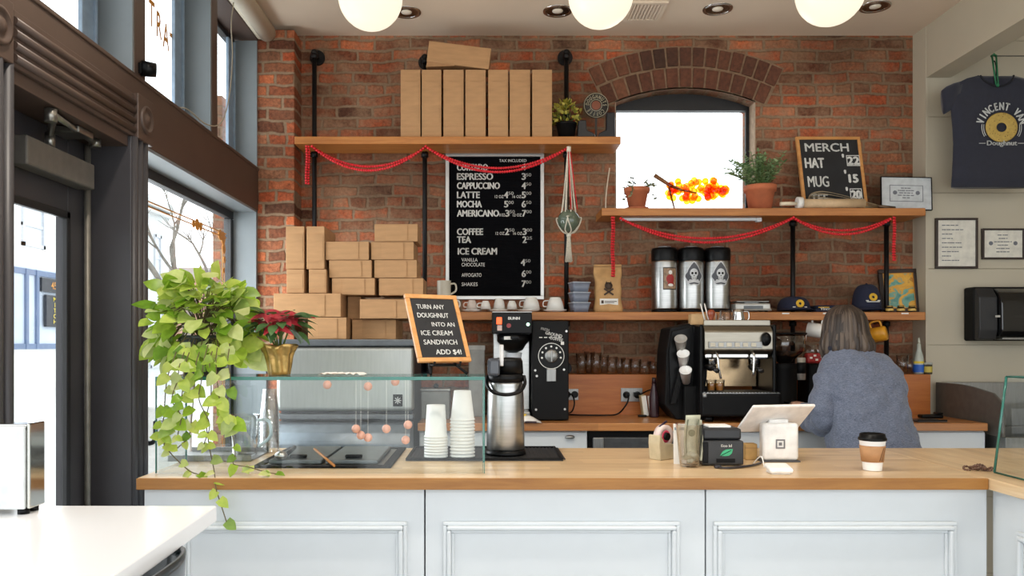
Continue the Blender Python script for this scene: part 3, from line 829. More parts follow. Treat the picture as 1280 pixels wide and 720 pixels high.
# ------------------------------------------------------------------ glass sneeze guards
GY0, GY1 = 2.59, 2.84
GZ = 1.264
def edged_pane(t, name, boxes, edges):
    p = B()
    for q in boxes: p.box(*q)
    o = obj(name, p, GLASSC, t, True)
    e = B()
    for q in edges: e.box(*q)
    obj('polished_edge', e, GLASSEDGE, o, True)
gx0_, gx1_ = px(194, GY0), px(606, GY0)
t = thing('glass_guard', 'clear glass counter guard with green edges below the trailing plant', 'glass guard', ((gx0_ + gx1_) / 2, 2.7, FZ))
th = 0.011
edged_pane(t, 'front_pane', [(gx0_ + .002, gx1_ - .002, GY0, GY0 + 0.004, FZ + 0.001, GZ - th - 0.001)], [(gx0_, gx0_ + 0.002, GY0, GY0 + th, FZ + .001, GZ - th), (gx1_ - 0.002, gx1_, GY0, GY0 + th, FZ + .001, GZ - th)])
edged_pane(t, 'top_pane', [(gx0_ + .002, gx1_ - .002, GY0 + .002, GY1 - .002, GZ - 0.003, GZ)], [(gx0_, gx1_, GY0, GY0 + 0.002, GZ - th, GZ), (gx0_, gx1_, GY1 - 0.002, GY1, GZ - th, GZ), (gx0_, gx0_ + .002, GY0 + .002, GY1 - .002, GZ - th, GZ), (gx1_ - .002, gx1_, GY0 + .002, GY1 - .002, GZ - th, GZ)])
for nm, x in (('left', gx0_ + 0.004), ('right', gx1_ - 0.008)):
    edged_pane(t, 'side_pane', [(x, x + 0.004, GY0 + th + .002, GY1 - .004, FZ + 0.001, GZ - th - .001)], [(x, x + 0.006, GY1 - 0.004, GY1 - .002, FZ + .001, GZ - th)])
# the right-hand case on the return counter
cx0, cx1 = px(1243, 2.60), px(1258, 2.60)
t = thing('glass_guard', 'clear glass display case on the counter at far right', 'glass guard', (cx0 + 0.2, 2.2, FZ))
lean = (cx1 - cx0)
p = B()
p.faces([(cx0, 1.35, FZ + .001), (cx0, 2.60, FZ + .001), (cx1, 2.60, GZ), (cx1, 1.35, GZ)], [(0, 1, 2, 3)])
p.faces([(cx0, 2.60, FZ + .001), (cx0 + 0.5, 2.60, FZ + .001), (cx0 + 0.5, 2.60, GZ), (cx1, 2.60, GZ)], [(0, 1, 2, 3)])
o = obj('side_pane', p, GLASSC, t, True)
e = B(); e.tube([(cx0, 2.60, FZ + .004), (cx1, 2.60, GZ)], 0.004, 6); e.tube([(cx1, 1.35, GZ), (cx1, 2.60, GZ)], 0.003, 6); e.tube([(cx1, 2.6, GZ), (cx0 + .5, 2.6, GZ)], 0.003, 6); e.tube([(cx0, 1.35, FZ + .003), (cx0, 2.6, FZ + .003)], 0.003, 6)
obj('polished_edge', e, GLASSEDGE, o, True)
obj('top_pane', B().box(cx1, cx0 + .5, 1.35, 2.60, GZ, GZ + 0.004), GLASSC, t, True)
t = thing('cake_stand', 'dark two-tier cake stand inside the glass case at right', 'cake stand', (cx0 + 0.16, 2.42, FZ + 0.001))
obj('stem', B().cyl((0, 0, 0.0), (0, 0, 0.2), 0.012).cyl((0, 0, 0), (0, 0, 0.012), 0.06), BLACKM, t)
obj('tier', B().cyl((0, 0, 0.085), (0, 0, 0.10), 0.10, seg=32), BLACKM, t); obj('tier', B().cyl((0, 0, 0.20), (0, 0, 0.212), 0.08, seg=32), BLACKM, t)

# drop-in ice cream well with lids, left part of the front worktop
dx0, dx1 = px(335, 2.9), px(497, 2.9)
t = thing('ice_cream_well', 'steel ice cream well with flip lids set into counter under glass', 'ice cream well', ((dx0 + dx1) / 2, 2.95, FZ))
obj('rim', B().frame(0, 0, 0, 0, 0, 0, 0) if False else B().box(dx0, dx1, 2.70, 2.73, FZ, FZ + 0.008, .002).box(dx0, dx1, 3.17, 3.2, FZ, FZ + 0.008, .002).box(dx0, dx0 + .03, 2.73, 3.17, FZ, FZ + .008, .002).box(dx1 - .03, dx1, 2.73, 3.17, FZ, FZ + .008, .002), BLACKM, t, True)
obj('tray', B().box(dx0 + .03, dx1 - .03, 2.73, 3.17, FZ, FZ + 0.004), STEELD, t, True)
nx_ = 2
for i in range(nx_):
    a = dx0 + 0.04 + i * (dx1 - dx0 - 0.08) / nx_; c = a + (dx1 - dx0 - 0.08) / nx_ - 0.012
    l_ = obj('lid', B().box(a, c, 2.76, 3.14, FZ + 0.006, FZ + 0.02, 0.004), mat('grey_lid', (120, 126, 130), 0.3, 0.6), t, True)
    obj('lid_handle', B().box((a + c) / 2 - .03, (a + c) / 2 + .03, 2.80, 2.82, FZ + .02, FZ + .032, .004), BLACK, l_, True)
t = thing('wooden_spatula', 'pale wooden stick leaning over the steel well lids', 'spatula', (px(405, 2.75), 2.75, FZ))
obj('stick', B().tube([(px(418, 2.68), 2.68, FZ + 0.012), (px(393, 2.86), 2.86, FZ + 0.045)], 0.0045, 8), SHELFW, t, True)
t = thing('ice_cream_scoop', 'steel scoop lying in the well beside the trailing plant', 'scoop', (px(345, 2.8), 2.8, FZ))
obj('handle', B().tube([(px(357, 2.80), 2.80, FZ + .03), (px(368, 2.98), 2.98, FZ + .035)], 0.008, 10), BLACK, t, True)
obj('bowl', B().sph((px(350, 2.74), 2.755, FZ + .036), 0.022, scale=(1, 1, .7)), STEEL, t, True)
t = thing('steel_tray', 'shallow steel tray on counter beneath the trailing plant', 'tray', (px(262, 2.95), 2.95, FZ))
obj('tray', B().box(px(215, 2.9), px(318, 2.9), 2.86, 3.10, FZ, FZ + .006, .002).box(px(215, 2.9), px(318, 2.9), 2.86, 2.87, FZ, FZ + .022, .002).box(px(215, 2.9), px(318, 2.9), 3.09, 3.10, FZ, FZ + .022, .002), STEELD, t, True)
# water jug shape seen through the glass
t = thing('water_jug', 'clear plastic jug with handle standing on counter behind the glass', 'jug', (px(306, 2.98), 2.98, FZ + 0.007))
obj('body', B().lathe([(0.0, 0.002), (0.045, 0.002), (0.05, 0.12), (0.054, 0.15), (0.052, 0.15), (0.048, 0.12), (0.043, 0.006), (0, 0.006)]), TUMBLER, t)
obj('handle', B().tube(smooth_path([(0.05, 0, 0.13), (0.09, 0, 0.125), (0.095, 0, 0.07), (0.052, 0, 0.03)], 5), 0.006, 8), mat('pale_blue_plastic', (190, 210, 218), 0.3), t)

# globe lamp reflections in the guard glass, shaped as pink balls on added threads
ballm = mat('pink_lamp_reflection', (226, 164, 142), 0.5, var=0.08, scale=60)
for i, (bx, by, lab) in enumerate(((409, 481, 'leftmost pink lamp reflection under the glass top, built as a ball'), (460, 483, 'peach lamp reflection built as a ball, high, second from left under glass'), (494, 477, 'peach lamp reflection built as a ball by glass edge, above steel badge'), (445, 536, 'pink lamp reflection built as a ball, left of the low cluster in glass'), (451, 544, 'pink lamp reflection built as a ball, middle of the low cluster in glass'), (460, 547, 'peach lamp reflection built as a ball, lowest in the cluster in glass'), (483, 536, 'peach lamp reflection built as a ball, alone right of low cluster'), (510, 531, 'orange lamp reflection built as a ball, upper of the right pair by paper cups'), (507, 550, 'orange lamp reflection built as a ball, lower of the right pair by paper cups'))):
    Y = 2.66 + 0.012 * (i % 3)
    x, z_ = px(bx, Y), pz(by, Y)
    t = thing('lamp_reflection_ball', lab, 'ornament', (x, Y, z_ - 0.014), 0, 'lamp reflections built as balls in the counter glass')
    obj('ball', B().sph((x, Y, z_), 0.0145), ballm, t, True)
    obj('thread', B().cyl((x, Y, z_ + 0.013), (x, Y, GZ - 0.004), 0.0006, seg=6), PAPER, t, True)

# ------------------------------------------------------------------ steel machine under the boxes
MY0, MY1 = 4.02, 4.60
mx0, mx1 = px(345, MY0), px(517, MY0)
MT = pz(424, MY0)
t = thing('ice_machine', 'large steel ice machine below the stacked cardboard boxes', 'machine', ((mx0 + mx1) / 2, 4.3, 0))
obj('body', B().box(mx0 + .01, mx1 - .01, MY0 + .06, MY1, 0.0, MT - 0.03), mat('machine_dark', (58, 62, 66), 0.45, 0.3), t, True)
obj('lid', B().box(mx0 - .005, mx1 + .005, MY0 - .005, MY1, MT - 0.035, MT, 0.006), mat('machine_lid', (96, 100, 104), 0.4, 0.4), t, True)
fp = B().box(mx0, mx1, MY0, MY0 + 0.058, pz(514, MY0), MT - 0.037, 0.02, seg=4)
obj('front_panel', fp, mat('machine_steel', (176, 178, 174), 0.36, 0.85, var=0.03, scale=8, stretch=(12, 1, 1)), t, True)
obj('badge', B().box(px(491, 4.01), px(503, 4.01), MY0 - 0.004, MY0, pz(508, MY0), pz(493, MY0), .001), BLACK, t, True)
lg = B()
for k in range(4):
    M_ = Matrix.Translation((px(497, 4.01), MY0 - 0.005, pz(500.5, MY0))) @ Matrix.Rotation(k * pi / 4, 4, 'Y')
    lg.box(-0.018, 0.018, -0.001, 0.0, -0.002, 0.002, M=M_)
obj('badge_mark', lg, SILVER, t, True)
obj('bin_lip', B().box(mx0, mx1, MY0 - 0.01, MY0 + .058, pz(524, MY0), pz(518, MY0), .004), mat('machine_lid', (96, 100, 104), 0.4, 0.4), t, True)
prof = [(MY0 + .05, pz(527, MY0)), (MY0 - .04, pz(530, MY0)), (MY0 - .10, pz(538, MY0)), (MY0 - .13, pz(552, MY0)), (MY0 - .14, pz(600, MY0)), (MY0 - .12, 0.5), (MY0 + .05, 0.5)]
obj('bin_door', B().prism(prof, mx0 + .005, mx1 - .005, 'YZ', 0.006, smooth=True), mat('bin_grey', (112, 120, 128), 0.35, 0.5), t, True)
obj('base', B().box(mx0 + .01, mx1 - .01, MY0 - 0.02, MY0 + .059, 0.05, 0.495), STEELD, t, True)

# ------------------------------------------------------------------ shelves, pipes
SY0, SY1 = 4.52, WY - 0.004
def shelf(p0, p1, ptop, pbot, lab, sy1=SY1):
    x0, x1 = px(p0, SY0), px(p1, SY0); z1, z0 = pz(ptop, SY0), pz(pbot, SY0)
    tag(obj('wall_shelf', B().box(x0, x1, SY0, sy1, z0, z1, 0.003), SHELFW, loc=((x0 + x1) / 2, 4.65, z0)), lab, 'shelf', 'timber wall shelves')
    return x0, x1, z1
S1 = shelf(368, 776, 170.5, 180, 'upper left timber shelf carrying the row of upright boxes', 4.745)
S2 = shelf(752, 1157, 260, 269.5, 'upper right timber shelf carrying the terracotta pots', 4.76)
S3 = shelf(536, 1157, 390, 400, 'lower timber shelf carrying cups, airpots and caps')
Z1, Z2, Z3 = S1[2], S2[2], S3[2]
PYY = 4.705
pipes = [(393, 66, 470, 'black iron shelf pipe at far left, behind cardboard boxes'), (531, 72, 460, 'black iron shelf pipe just left of the menu letter board'), (708, 66, 460, 'black iron shelf pipe behind the white rope hanger'), (991, 272, 460, 'black iron shelf pipe below the merch chalkboard'), (1108, 272, 460, 'black iron shelf pipe at right beside small framed portrait')]
for cx, ytop, ybot, lab in pipes:
    x = px(cx, PYY); zt = pz(ytop, PYY); zb = RZ + 0.24
    t = thing('shelf_pipe', lab, 'pipe', (x, PYY, zb), 0, 'black iron shelf pipes')
    obj('pipe', B().cyl((x, PYY, zb), (x, PYY, zt), 0.0135, seg=16), IRON, t, True)
    if ytop < 100:
        obj('elbow', B().sph((x, PYY, zt), 0.021).cyl((x, PYY, zt - 0.035), (x, PYY, zt - 0.005), 0.02, seg=16).cyl((x, PYY, zt), (x, 4.79, zt), 0.0155, seg=16), IRON, t, True)
        obj('flange', B().cyl((x, 4.782, zt), (x, 4.797, zt), 0.045, seg=24), IRON, t, True)
    for zc in (Z1 - 0.045, Z3 - 0.047) if ytop < 100 else (Z2 - 0.045, Z3 - 0.047):
        obj('collar', B().cyl((x, PYY, zc - 0.03), (x, PYY, zc - 0.001), 0.021, seg=16), IRON, t, True)
    obj('wall_bracket', B().cyl((x, PYY, zb + .02), (x, 4.797, zb + .02), 0.0135, seg=16).cyl((x, 4.785, zb + .02), (x, 4.797, zb + .02), 0.04, seg=20), IRON, t, True)
t = thing('shelf_light', 'slim white light bar under the upper right shelf', 'light', (px(863, 4.6), 4.6, Z2 - 0.06))
zl = pz(269.5, SY0)
obj('housing', B().box(px(776, 4.6), px(945, 4.6), 4.585, 4.615, zl - 0.018, zl - 0.001, 0.003), WHITE, t, True)
obj('end_cap', B().box(px(945, 4.6), px(951, 4.6), 4.58, 4.62, zl - 0.024, zl - 0.001, .003), WHITE, t, True)

# ------------------------------------------------------------------ bead garlands
def garland(lab, swags, tails, y):
    t = thing('bead_garland', lab, 'garland', (px(swags[0][0], y), y, pz(swags[0][1], y)), 0, 'red bead garlands')
    for (xa, ya, xb, yb, low) in swags:
        sag = (low - (ya + yb) / 2) / 1000 * y
        for k in range(2):
            b = B()
            P = catenary((px(xa, y), y + k * .012, pz(ya, y)), (px(xb, y), y + k * .012, pz(yb, y)), sag - k * 0.024, 60)
            L = sum((P[i + 1] - P[i]).length for i in range(60)); nb_ = int(L / 0.0145); acc = 0; j = 0
            for q in range(nb_):
                tt = q / nb_ * 60; i = int(tt); c = P[i].lerp(P[min(60, i + 1)], tt - i)
                b.ico(c, 0.0090, 1)
            obj('bead_strand', b, RED, t, True, kind='stuff')
    for (xa, ya, yb) in tails:
        for k in range(2):
            b = B(); L = (yb - ya) / 1000 * y; n = int(L / 0.0145)
            for q in range(n):
                b.ico((px(xa, y) + k * 0.011 + 0.002 * sin(q * .4), y + k * .01, pz(ya, y) - L * q / n), 0.0085, 1)
            obj('bead_strand', b, RED, t, True)
gy = 4.505
garland('red double bead garland looping below the upper left shelf', [(390, 183, 532, 183, 213), (532, 183, 712, 183, 215)], [(383, 183, 232)], gy)
garland('red double bead garland looping below the upper right shelf', [(776, 273, 992, 272, 303), (992, 272, 1116, 272, 293)], [(765, 272, 348), (1117, 272, 328)], gy)

# ================================================================== CARDBOARD BOXES
def carton(x0, x1, y0, depth, z0, z1, label, group, tabside='v', roll=0.0, pivot=None, yaw=0.0, tab=True):
    cx = (x0 + x1) / 2
    w, h = x1 - x0, z1 - z0
    b = B().box(-w / 2, w / 2, 0, depth, 0, h, 0.002)
    o = obj('cardboard_box', b, CARD)
    o.location = (cx, y0, z0); o.rotation_euler = (0, roll, yaw)
    tag(o, label, 'box', group)
    if tab:
        f = B()
        if tabside == 'v':      # upright: lock tabs at top and bottom of the narrow face
            f.box(-w / 2 + .002, w / 2 - .002, -0.0018, 0.0, h * 0.83, h * 0.835 + 0.001); f.box(-w * .42, w * .42, -0.0015, 0, h * .2, h * .8, .0005)
            f.box(-w / 2 + .002, w / 2 - .002, -0.0018, 0.0, h * 0.16, h * 0.165 + 0.001)
        else:
            f.box(-w * .26, w * .26, -0.0022, 0, 0.002, h * .93, .0008)
            f.box(w * .20, w * .262, -0.0032, -0.0021, 0.006, h * .88, .0005)
        obj('front_tab', f, CARD, o)
    return o

Yb = 4.545
ordn = ['first', 'second', 'third', 'fourth', 'fifth', 'sixth', 'seventh']
edges = [(500.5, 526.3), (527, 552.5), (554, 580.5), (581.5, 608), (610, 636), (637, 663.5), (665, 691)]
for i, (a, c) in enumerate(edges):
    lab = {0: 'upright cardboard box at left end of the row on upper shelf', 6: 'upright cardboard box at right end of the row, beside small potted plant'}.get(i, 'upright cardboard box, %s from the left in the row on upper shelf' % ordn[i])
    carton(px(a + .3, Yb), px(c - .9, Yb), Yb, 0.14, Z1 + 0.001, pz(87, Yb), lab, 'upright boxes on the upper shelf', 'v')
# the tilted box on top of the row
r_ = radians(7.2)
o = carton(-0.178, 0.178, Yb + .005, 0.14, 0, 0.118, 'cardboard box lying tilted on top of the upright row', 'upright boxes on the upper shelf', 'h', roll=r_, tab=False)
o.location = (px(572, Yb), Yb + .005, pz(86, Yb) + 0.022)
obj('lid_flap', B().prism([(-0.176, 0), (-0.178, -0.030), (-0.02, -0.004), (-0.02, 0)], 0.004, 0.13, 'XZ'), CARDT, o)

YC = 4.08
STK = [ # px x0,x1, ytop,ybot, depth, tab, dy, label
    (385, 433, 396.5, 423, .30, 'h', 0.0, 'wide cardboard box at bottom left of the stack, behind the poinsettia'),
    (436, 492, 398.5, 423, .34, 'h', 0.10, 'wide cardboard box at bottom right of the stack, beside the chalk sign'),
    (342, 426, 366.5, 396, .30, 'h', 0.0, 'widest cardboard box on the left, above the poinsettia leaves'),
    (449, 509, 373.5, 398, .26, 'h', 0.02, 'cardboard box just behind top corner of the tilted chalk sign'),
    (357, 379, 336, 366, .24, 'v', 0.02, 'small upright cardboard box, lower of the leftmost pair'),
    (385, 407, 336, 366, .24, 'v', 0.02, 'small upright cardboard box, lower and second from the left'),
    (355.5, 378.5, 281.5, 335.7, .24, 'v', 0.03, 'tall upright cardboard box at top left corner of stack'),
    (381.5, 404, 281.5, 335.7, .30, 'v', 0.03, 'tall upright cardboard box, second from left at top'),
    (413, 467, 346.5, 368, .24, 'h', 0.04, 'flat cardboard box lowest of the three in middle column'),
    (409.5, 463, 324, 346.2, .24, 'h', 0.04, 'flat cardboard box in the middle of the middle column'),
    (405, 459.5, 300.5, 323.7, .24, 'h', 0.04, 'flat cardboard box on top of the middle column'),
    (472, 528, 346.5, 368.5, .24, 'h', 0.05, 'flat cardboard box lowest of the four in right column'),
    (466, 520, 323.5, 346.2, .25, 'h', 0.05, 'flat cardboard box second from bottom in right column'),
    (462, 516, 300.5, 323.2, .25, 'h', 0.05, 'flat cardboard box second from top in right column'),
    (466.5, 521, 278, 300.2, .24, 'h', 0.05, 'flat cardboard box on the very top of the right column'),
]
for (a, c, ya, yb, dep, tb, dy, lab) in STK:
    Y = YC + dy
    top = pz(ya, YC); bot = pz(yb, YC)
    if yb == 423: bot = MT + 0.001
    carton(px(a, YC), px(c, YC), Y, dep, bot, top - 0.001, lab, 'boxes stacked on the ice machine', tb)
# two boxes half hidden that carry the middle and right columns
carton(px(428, YC), px(445.5, YC), YC + .15, .24, pz(398, YC), pz(368.4, YC), 'cardboard box half hidden in the gap left of chalk sign box', 'boxes stacked on the ice machine', 'h', tab=False)
carton(px(468, YC), px(513, YC), YC + .29, .2, pz(398, YC), pz(369, YC), 'cardboard box mostly hidden behind the box by the chalk sign', 'boxes stacked on the ice machine', 'h', tab=False)

# ================================================================== MENU LETTER BOARD
MY = 4.775
t = thing('menu_board', 'black letter board menu in silver frame on the brick wall', 'menu board', (px(618.5, MY), MY, pz(374, MY)))
x0, x1, z0, z1 = px(557, MY), px(680, MY), pz(374.5, MY), pz(191.5, MY)
obj('frame', B().frame(x0, x1, z0, z1, px(614.5, MY), MY - .012, WY - 0.005, .002), SILVER, t, True)
fe = B().box(x0 + .01, x1 - .01, MY + .002, MY + .015, z0 + .01, z1 - .01)
n = 50
for i in range(n):
    zz = z0 + 0.02 + i * (z1 - z0 - 0.04) / n
    fe.box(x0 + .02, x1 - .02, MY, MY + .003, zz, zz + 0.012)
obj('felt_panel', fe, FELT, t, True)
lt = B(); YL = MY - 0.002
def L(s, xa, yb, h, align='L', w=None, bold=0.02):
    lt.text(s, px(xa, YL), YL, pz(yb, YL), h * YL / 1000, align, 0.78, bold, w=None if w is None else w * YL / 1000)
for s, ya, yb, w in (('CORTADO', 205, 213, 38), ('ESPRESSO', 216.5, 224.5, 44.5), ('CAPPUCCINO', 228, 236, 53), ('LATTE', 239.5, 247.5, 28), ('MOCHA', 251, 259, 30.5), ('AMERICANO', 262.5, 270.5, 52), ('COFFEE', 285.5, 293.5, 32), ('TEA', 295.5, 303.5, 17)):
    L(s, 571.5, yb, yb - ya, w=w)
L('ICE CREAM', 572.5, 318, 8, w=48.5)
for s, ya, yb, w in (('VANILLA', 322.5, 327, 20), ('CHOCOLATE', 328.5, 333, 29), ('AFFOGATO', 341.5, 346, 25), ('SHAKES', 353, 357.5, 20)):
    L(s, 577, yb, yb - ya, w=w, bold=0.0)
L('TAX INCLUDED', 658, 202.5, 3.6, 'R', w=34, bold=0.0)
def price(big, small, xr, yb, pre=None, prex=None):
    L(small, xr, yb - 4, 4, 'R', w=6.5, bold=0.01); L(big, xr - 7, yb, 8, 'R', w=4.6)
    if pre: L(pre, xr - 12.4, yb, 3.6, 'R', w=2.2 * len(pre) - (2 if xr < 650 and yb > 260 and yb < 280 else 0), bold=0.0)
price('4', '00', 664, 212.5); price('3', '50', 664, 224.5); price('4', '50', 664, 236)
price('4', '50', 642, 247.5, '12 OZ', 630.5); price('5', '00', 664, 247.5, '16 OZ', 653); price('5', '00', 642, 259); price('6', '50', 664, 259)
price('3', '50', 643.5, 270.5, '8 OZ', 632); price('7', '00', 664.5, 270.5, '12 OZ', 654)
price('2', '50', 643, 293.5, '12 OZ', 631.5); price('3', '00', 665, 293.5, '16 OZ', 654); price('2', '25', 665, 303.5)
price('4', '50', 663, 332); price('6', '00', 664, 346); price('7', '00', 664, 358.5)
obj('lettering', lt, LETTER, t, True)

# ================================================================== UPPER LEFT SHELF ITEMS
def leaf_pts(L_, W_, heart=0.0, cup=0.15, droop=0.15):
    """leaf in local coords: stalk at origin, tip along +X, normal +Z"""
    prof = [(0.0, 0.02), (0.08, 0.55 + heart * .35), (0.25, 0.95), (0.45, 1.0), (0.65, 0.78), (0.85, 0.38), (1.0, 0.0)]
    V = []; F = []
    for i, (t_, w) in enumerate(prof):
        x = t_ * L_ - (heart * 0.06 * L_ if i == 1 else 0); z = -droop * L_ * t_ * t_
        V += [(x, -w * W_ / 2, z + cup * w * W_ / 2), (x if i != 1 else x + heart * .1 * L_, 0, z), (x, w * W_ / 2, z + cup * w * W_ / 2)]
    for i in range(len(prof) - 1):
        a = i * 3
        F += [(a, a + 3, a + 4, a + 1), (a + 1, a + 4, a + 5, a + 2)]
    return V, F
def add_leaf(b, pos, direction, normal, L_, W_, heart=0, cup=.15, droop=.15):
    d = Vector(direction).normalized(); n = Vector(normal); n = (n - d * n.dot(d))
    if n.length < 1e-4: n = d.orthogonal()
    n.normalize(); s = n.cross(d)
    M_ = Matrix(((d.x, s.x, n.x, pos[0]), (d.y, s.y, n.y, pos[1]), (d.z, s.z, n.z, pos[2]), (0, 0, 0, 1)))
    V, F = leaf_pts(L_, W_, heart, cup, droop); b.faces(V, F, M_, True)
def rv_(a=1.0): return Vector((random.uniform(-a, a), random.uniform(-a, a), random.uniform(-a, a)))

Y = 4.62
t = thing('potted_plant', 'small yellow-green plant in black pot right of the upright boxes', 'plant', (px(708, Y), Y, Z1))
obj('pot', B().lathe([(0, .001), (0.042, .001), (0.058, 0.088), (0.061, 0.088), (0.061, 0.1), (0.053, 0.1), (0.05, 0.085), (0, 0.083)]), BLACKM, t)
b = B()
for i in range(210):
    a = random.uniform(0, 2 * pi); e = random.uniform(-0.1, pi / 2); r = 0.055 + 0.035 * random.random()
    d = Vector((cos(a) * cos(e), sin(a) * cos(e), sin(e) * 1.0))
    p = Vector((0, 0, 0.115)) + Vector((d.x * r, d.y * r, d.z * r * 1.25))
    add_leaf(b, p, d + rv_(.7), d + rv_(.5), random.uniform(.022, .032), random.uniform(.014, .02))
obj('foliage', b, leaf_mat('lime_leaves', [(120, 120, 40), (190, 180, 70), (214, 200, 96), (150, 150, 56), (90, 104, 40)]), t)
b = B()
for i in range(14):
    a = i * 2.4; b.tube([(0.01 * cos(a), .01 * sin(a), .083), (.05 * cos(a), .05 * sin(a), .13 + .03 * random.random())], .0015, 5)
obj('stems', b, STEM, t)

Y = 4.63
t = thing('round_plaque', 'round dark metal plaque with pale letters standing on upper left shelf', 'plaque', (px(745, Y), Y, Z1))
zc = pz(132, Y) - Z1
b = B()
T = Matrix.Translation((0, 0, zc)) @ Matrix.Rotation(pi / 2, 4, 'X')
b.lathe([(0, -.004), (0.072, -.004), (0.074, 0), (0.072, .004), (0, .004)], seg=36, M=T)
b.box(-.006, .006, -.004, .004, .0, zc - .06)
b.box(-.05, .05, -.02, .02, 0, .008, .002)
obj('disc', b, mat('plaque_dark', (54, 50, 46), 0.5, .4), t)
b = B()
for rr in (0.069, 0.033):
    b.tube([(rr * cos(q * pi / 20), -.007, zc + rr * sin(q * pi / 20)) for q in range(40)], .0015, 5, closed=True)
for i, ch in enumerate('DOUGHNUTS COFFEE '):
    a = pi * 0.95 - i * 2 * pi / 17
    Mr = Matrix.Translation((.051 * cos(a), -.006, zc + .051 * sin(a))) @ Matrix.Rotation(a - pi / 2, 4, 'Y').inverted() @ Matrix.Translation((0, 0, -.011))
    if ch != ' ': b.text(ch, 0, 0, 0, .022, 'C', .6, .01, M=Mr)
obj('lettering', b, mat('plaque_cream', (196, 188, 160), .6), t)
obj('centre', B().cyl((0, -.0065, zc), (0, -.004, zc), .026, seg=24), mat('plaque_rust', (128, 70, 46), .6), t)
def boot(name, lab, cx, Y, flip, h):
    t = thing(name, lab, 'ornament', (px(cx, Y), Y, Z1), 0)
    k = flip
    b = B()
    prof = [(-.030, .022), (-.026, h), (.020, h), (.022, .05), (.062, .032), (.07, .014), (.066, .006), (-.03, .006)]
    b.prism([(x * k, z) for x, z in prof], -.024, .024, 'XZ', .006)
    obj('boot_shaft', b, mat('black_leather', (28, 28, 32), .3), t)
    obj('sole', B().prism([(x * k, z) for x, z in [(-.033, 0), (.07, 0), (.072, .007), (-.033, .007)]], -.026, .026, 'XZ', .001), BLACKM, t)
    return t
bt = boot('boot_ornament', 'black boot ornament with a white toe, left of round plaque', 728, 4.585, 1, 0.105)
obj('toe_cap', B().sph((.058, 0, .018), .016, scale=(1, 1.3, .9)), mat('pale_toe', (206, 208, 220), .3), bt)
bt = boot('boot_ornament', 'taller black boot ornament at right end of upper left shelf', 762, 4.585, -1, 0.15)
obj('lace', B().tube(smooth_path([(.03, -.026, .11), (.048, -.026, .08), (.05, -.026, .05), (.04, -.028, .025), (.05, -.03, .012)], 5), .002, 5), PAPER, bt)

# macrame hanger
Y = 4.50
xt = px(711, Y); zt = pz(186, Y); zb = pz(276, Y); rr = 0.066
t = thing('macrame_hanger', 'white rope macrame hanger holding green glass globe beside menu board', 'plant hanger', (xt, Y, pz(328, Y)))
ROPE = mat('cream_rope', (222, 214, 196), .9, var=.08, scale=150)
b = B()
for k in range(8):
    a = k * pi / 4 + .2
    P = [(xt + 0.004 * cos(a), Y + .004 * sin(a), zt)]
    P.append((xt + rr * .62 * cos(a), Y + rr * .62 * sin(a), zb + rr * .82))
    a2 = a + (pi / 8 if k % 2 else -pi / 8)
    P.append((xt + (rr + .004) * cos(a2), Y + (rr + .004) * sin(a2), zb + .012))
    P.append((xt + rr * .66 * cos(a), Y + rr * .66 * sin(a), zb - rr * .82))
    P.append((xt + .004 * cos(a), Y + .004 * sin(a), zb - rr - .01))
    b.tube(smooth_path(P, 6), .0034, 6)
b.cyl((xt, Y, zt - .02), (xt, Y, zt + .012), .012, seg=12)
obj('cords', b, ROPE, t, True)
b = B(); b.tube([(xt + .006, Y - .004, zt), (xt + .045, Y - .03, zb + .06)], .0032, 6); b.tube([(xt - .004, Y - .006, zt), (xt + .008, Y - .05, zb + .055)], .0032, 6)
obj('red_cord', b, RED, t, True, label='red cord')
obj('globe', B().sph((xt, Y, zb), .064, u=28, v=18), mat('green_glass_globe', (92, 104, 88), .08, coat=.5), t, True)
b = B(); z0 = pz(328, Y)
b.sph((xt, Y, zb - rr - .016), .014)
for k in range(26):
    a = k * 2.4; q = .0035 * sqrt(k)
    b.tube([(xt + q * .5 * cos(a), Y + q * .5 * sin(a), zb - rr - .02), (xt + q * .8 * cos(a), Y + q * .8 * sin(a), zb - rr - .1), (xt + q * 1.2 * cos(a), Y + q * 1.2 * sin(a), z0 + random.uniform(0, .008))], .0022, 5)
obj('tassel', b, ROPE, t, True)

# ================================================================== UPPER RIGHT SHELF ITEMS
def clay_pot(name, lab, cx, Y, r0, r1, h, zs, saucer=True):
    t = thing(name, lab, 'plant', (px(cx, Y), Y, zs))
    s = .012 if saucer else .001
    obj('pot', B().lathe([(0, s), (r0, s), (r0 + (r1 - r0) * .78, s + h * .76), (r1 + .004, s + h * .77), (r1 + .007, s + h), (r1 - .004, s + h), (r1 - .01, s + h * .85), (0, s + h * .84)], seg=32), TERRA, t)
    if saucer: obj('saucer', B().lathe([(0, .001), (r0 + .012, .001), (r0 + .022, .016), (r0 + .017, .016), (r0 + .01, .005), (0, .005)]), TERRA, t)
    obj('soil', B().cyl((0, 0, s + h * .82), (0, 0, s + h * .87), r1 - .012, seg=24), SOIL, t)
    return t, s + h * .87
t, zs_ = clay_pot('potted_sprout', 'small terracotta pot with thin sprigs at left of window shelf', 796, 4.62, .046, .068, .118, Z2)
b = B(); bs = B()
for k in range(11):
    a = k * 2.1; L_ = random.uniform(.05, .11)
    P = smooth_path([(.02 * cos(a), .02 * sin(a), zs_), (.05 * cos(a), .05 * sin(a), zs_ + L_ * .55), (.10 * cos(a), .10 * sin(a), zs_ + L_ * (.6 if k % 2 else -.5))], 4)
    bs.tube(P, .0012, 5)
    for p in P[3:]: add_leaf(b, p, rv_() + Vector((cos(a), sin(a), .2)), rv_(.5) + Vector((0, -.5, 1)), .024, .015)
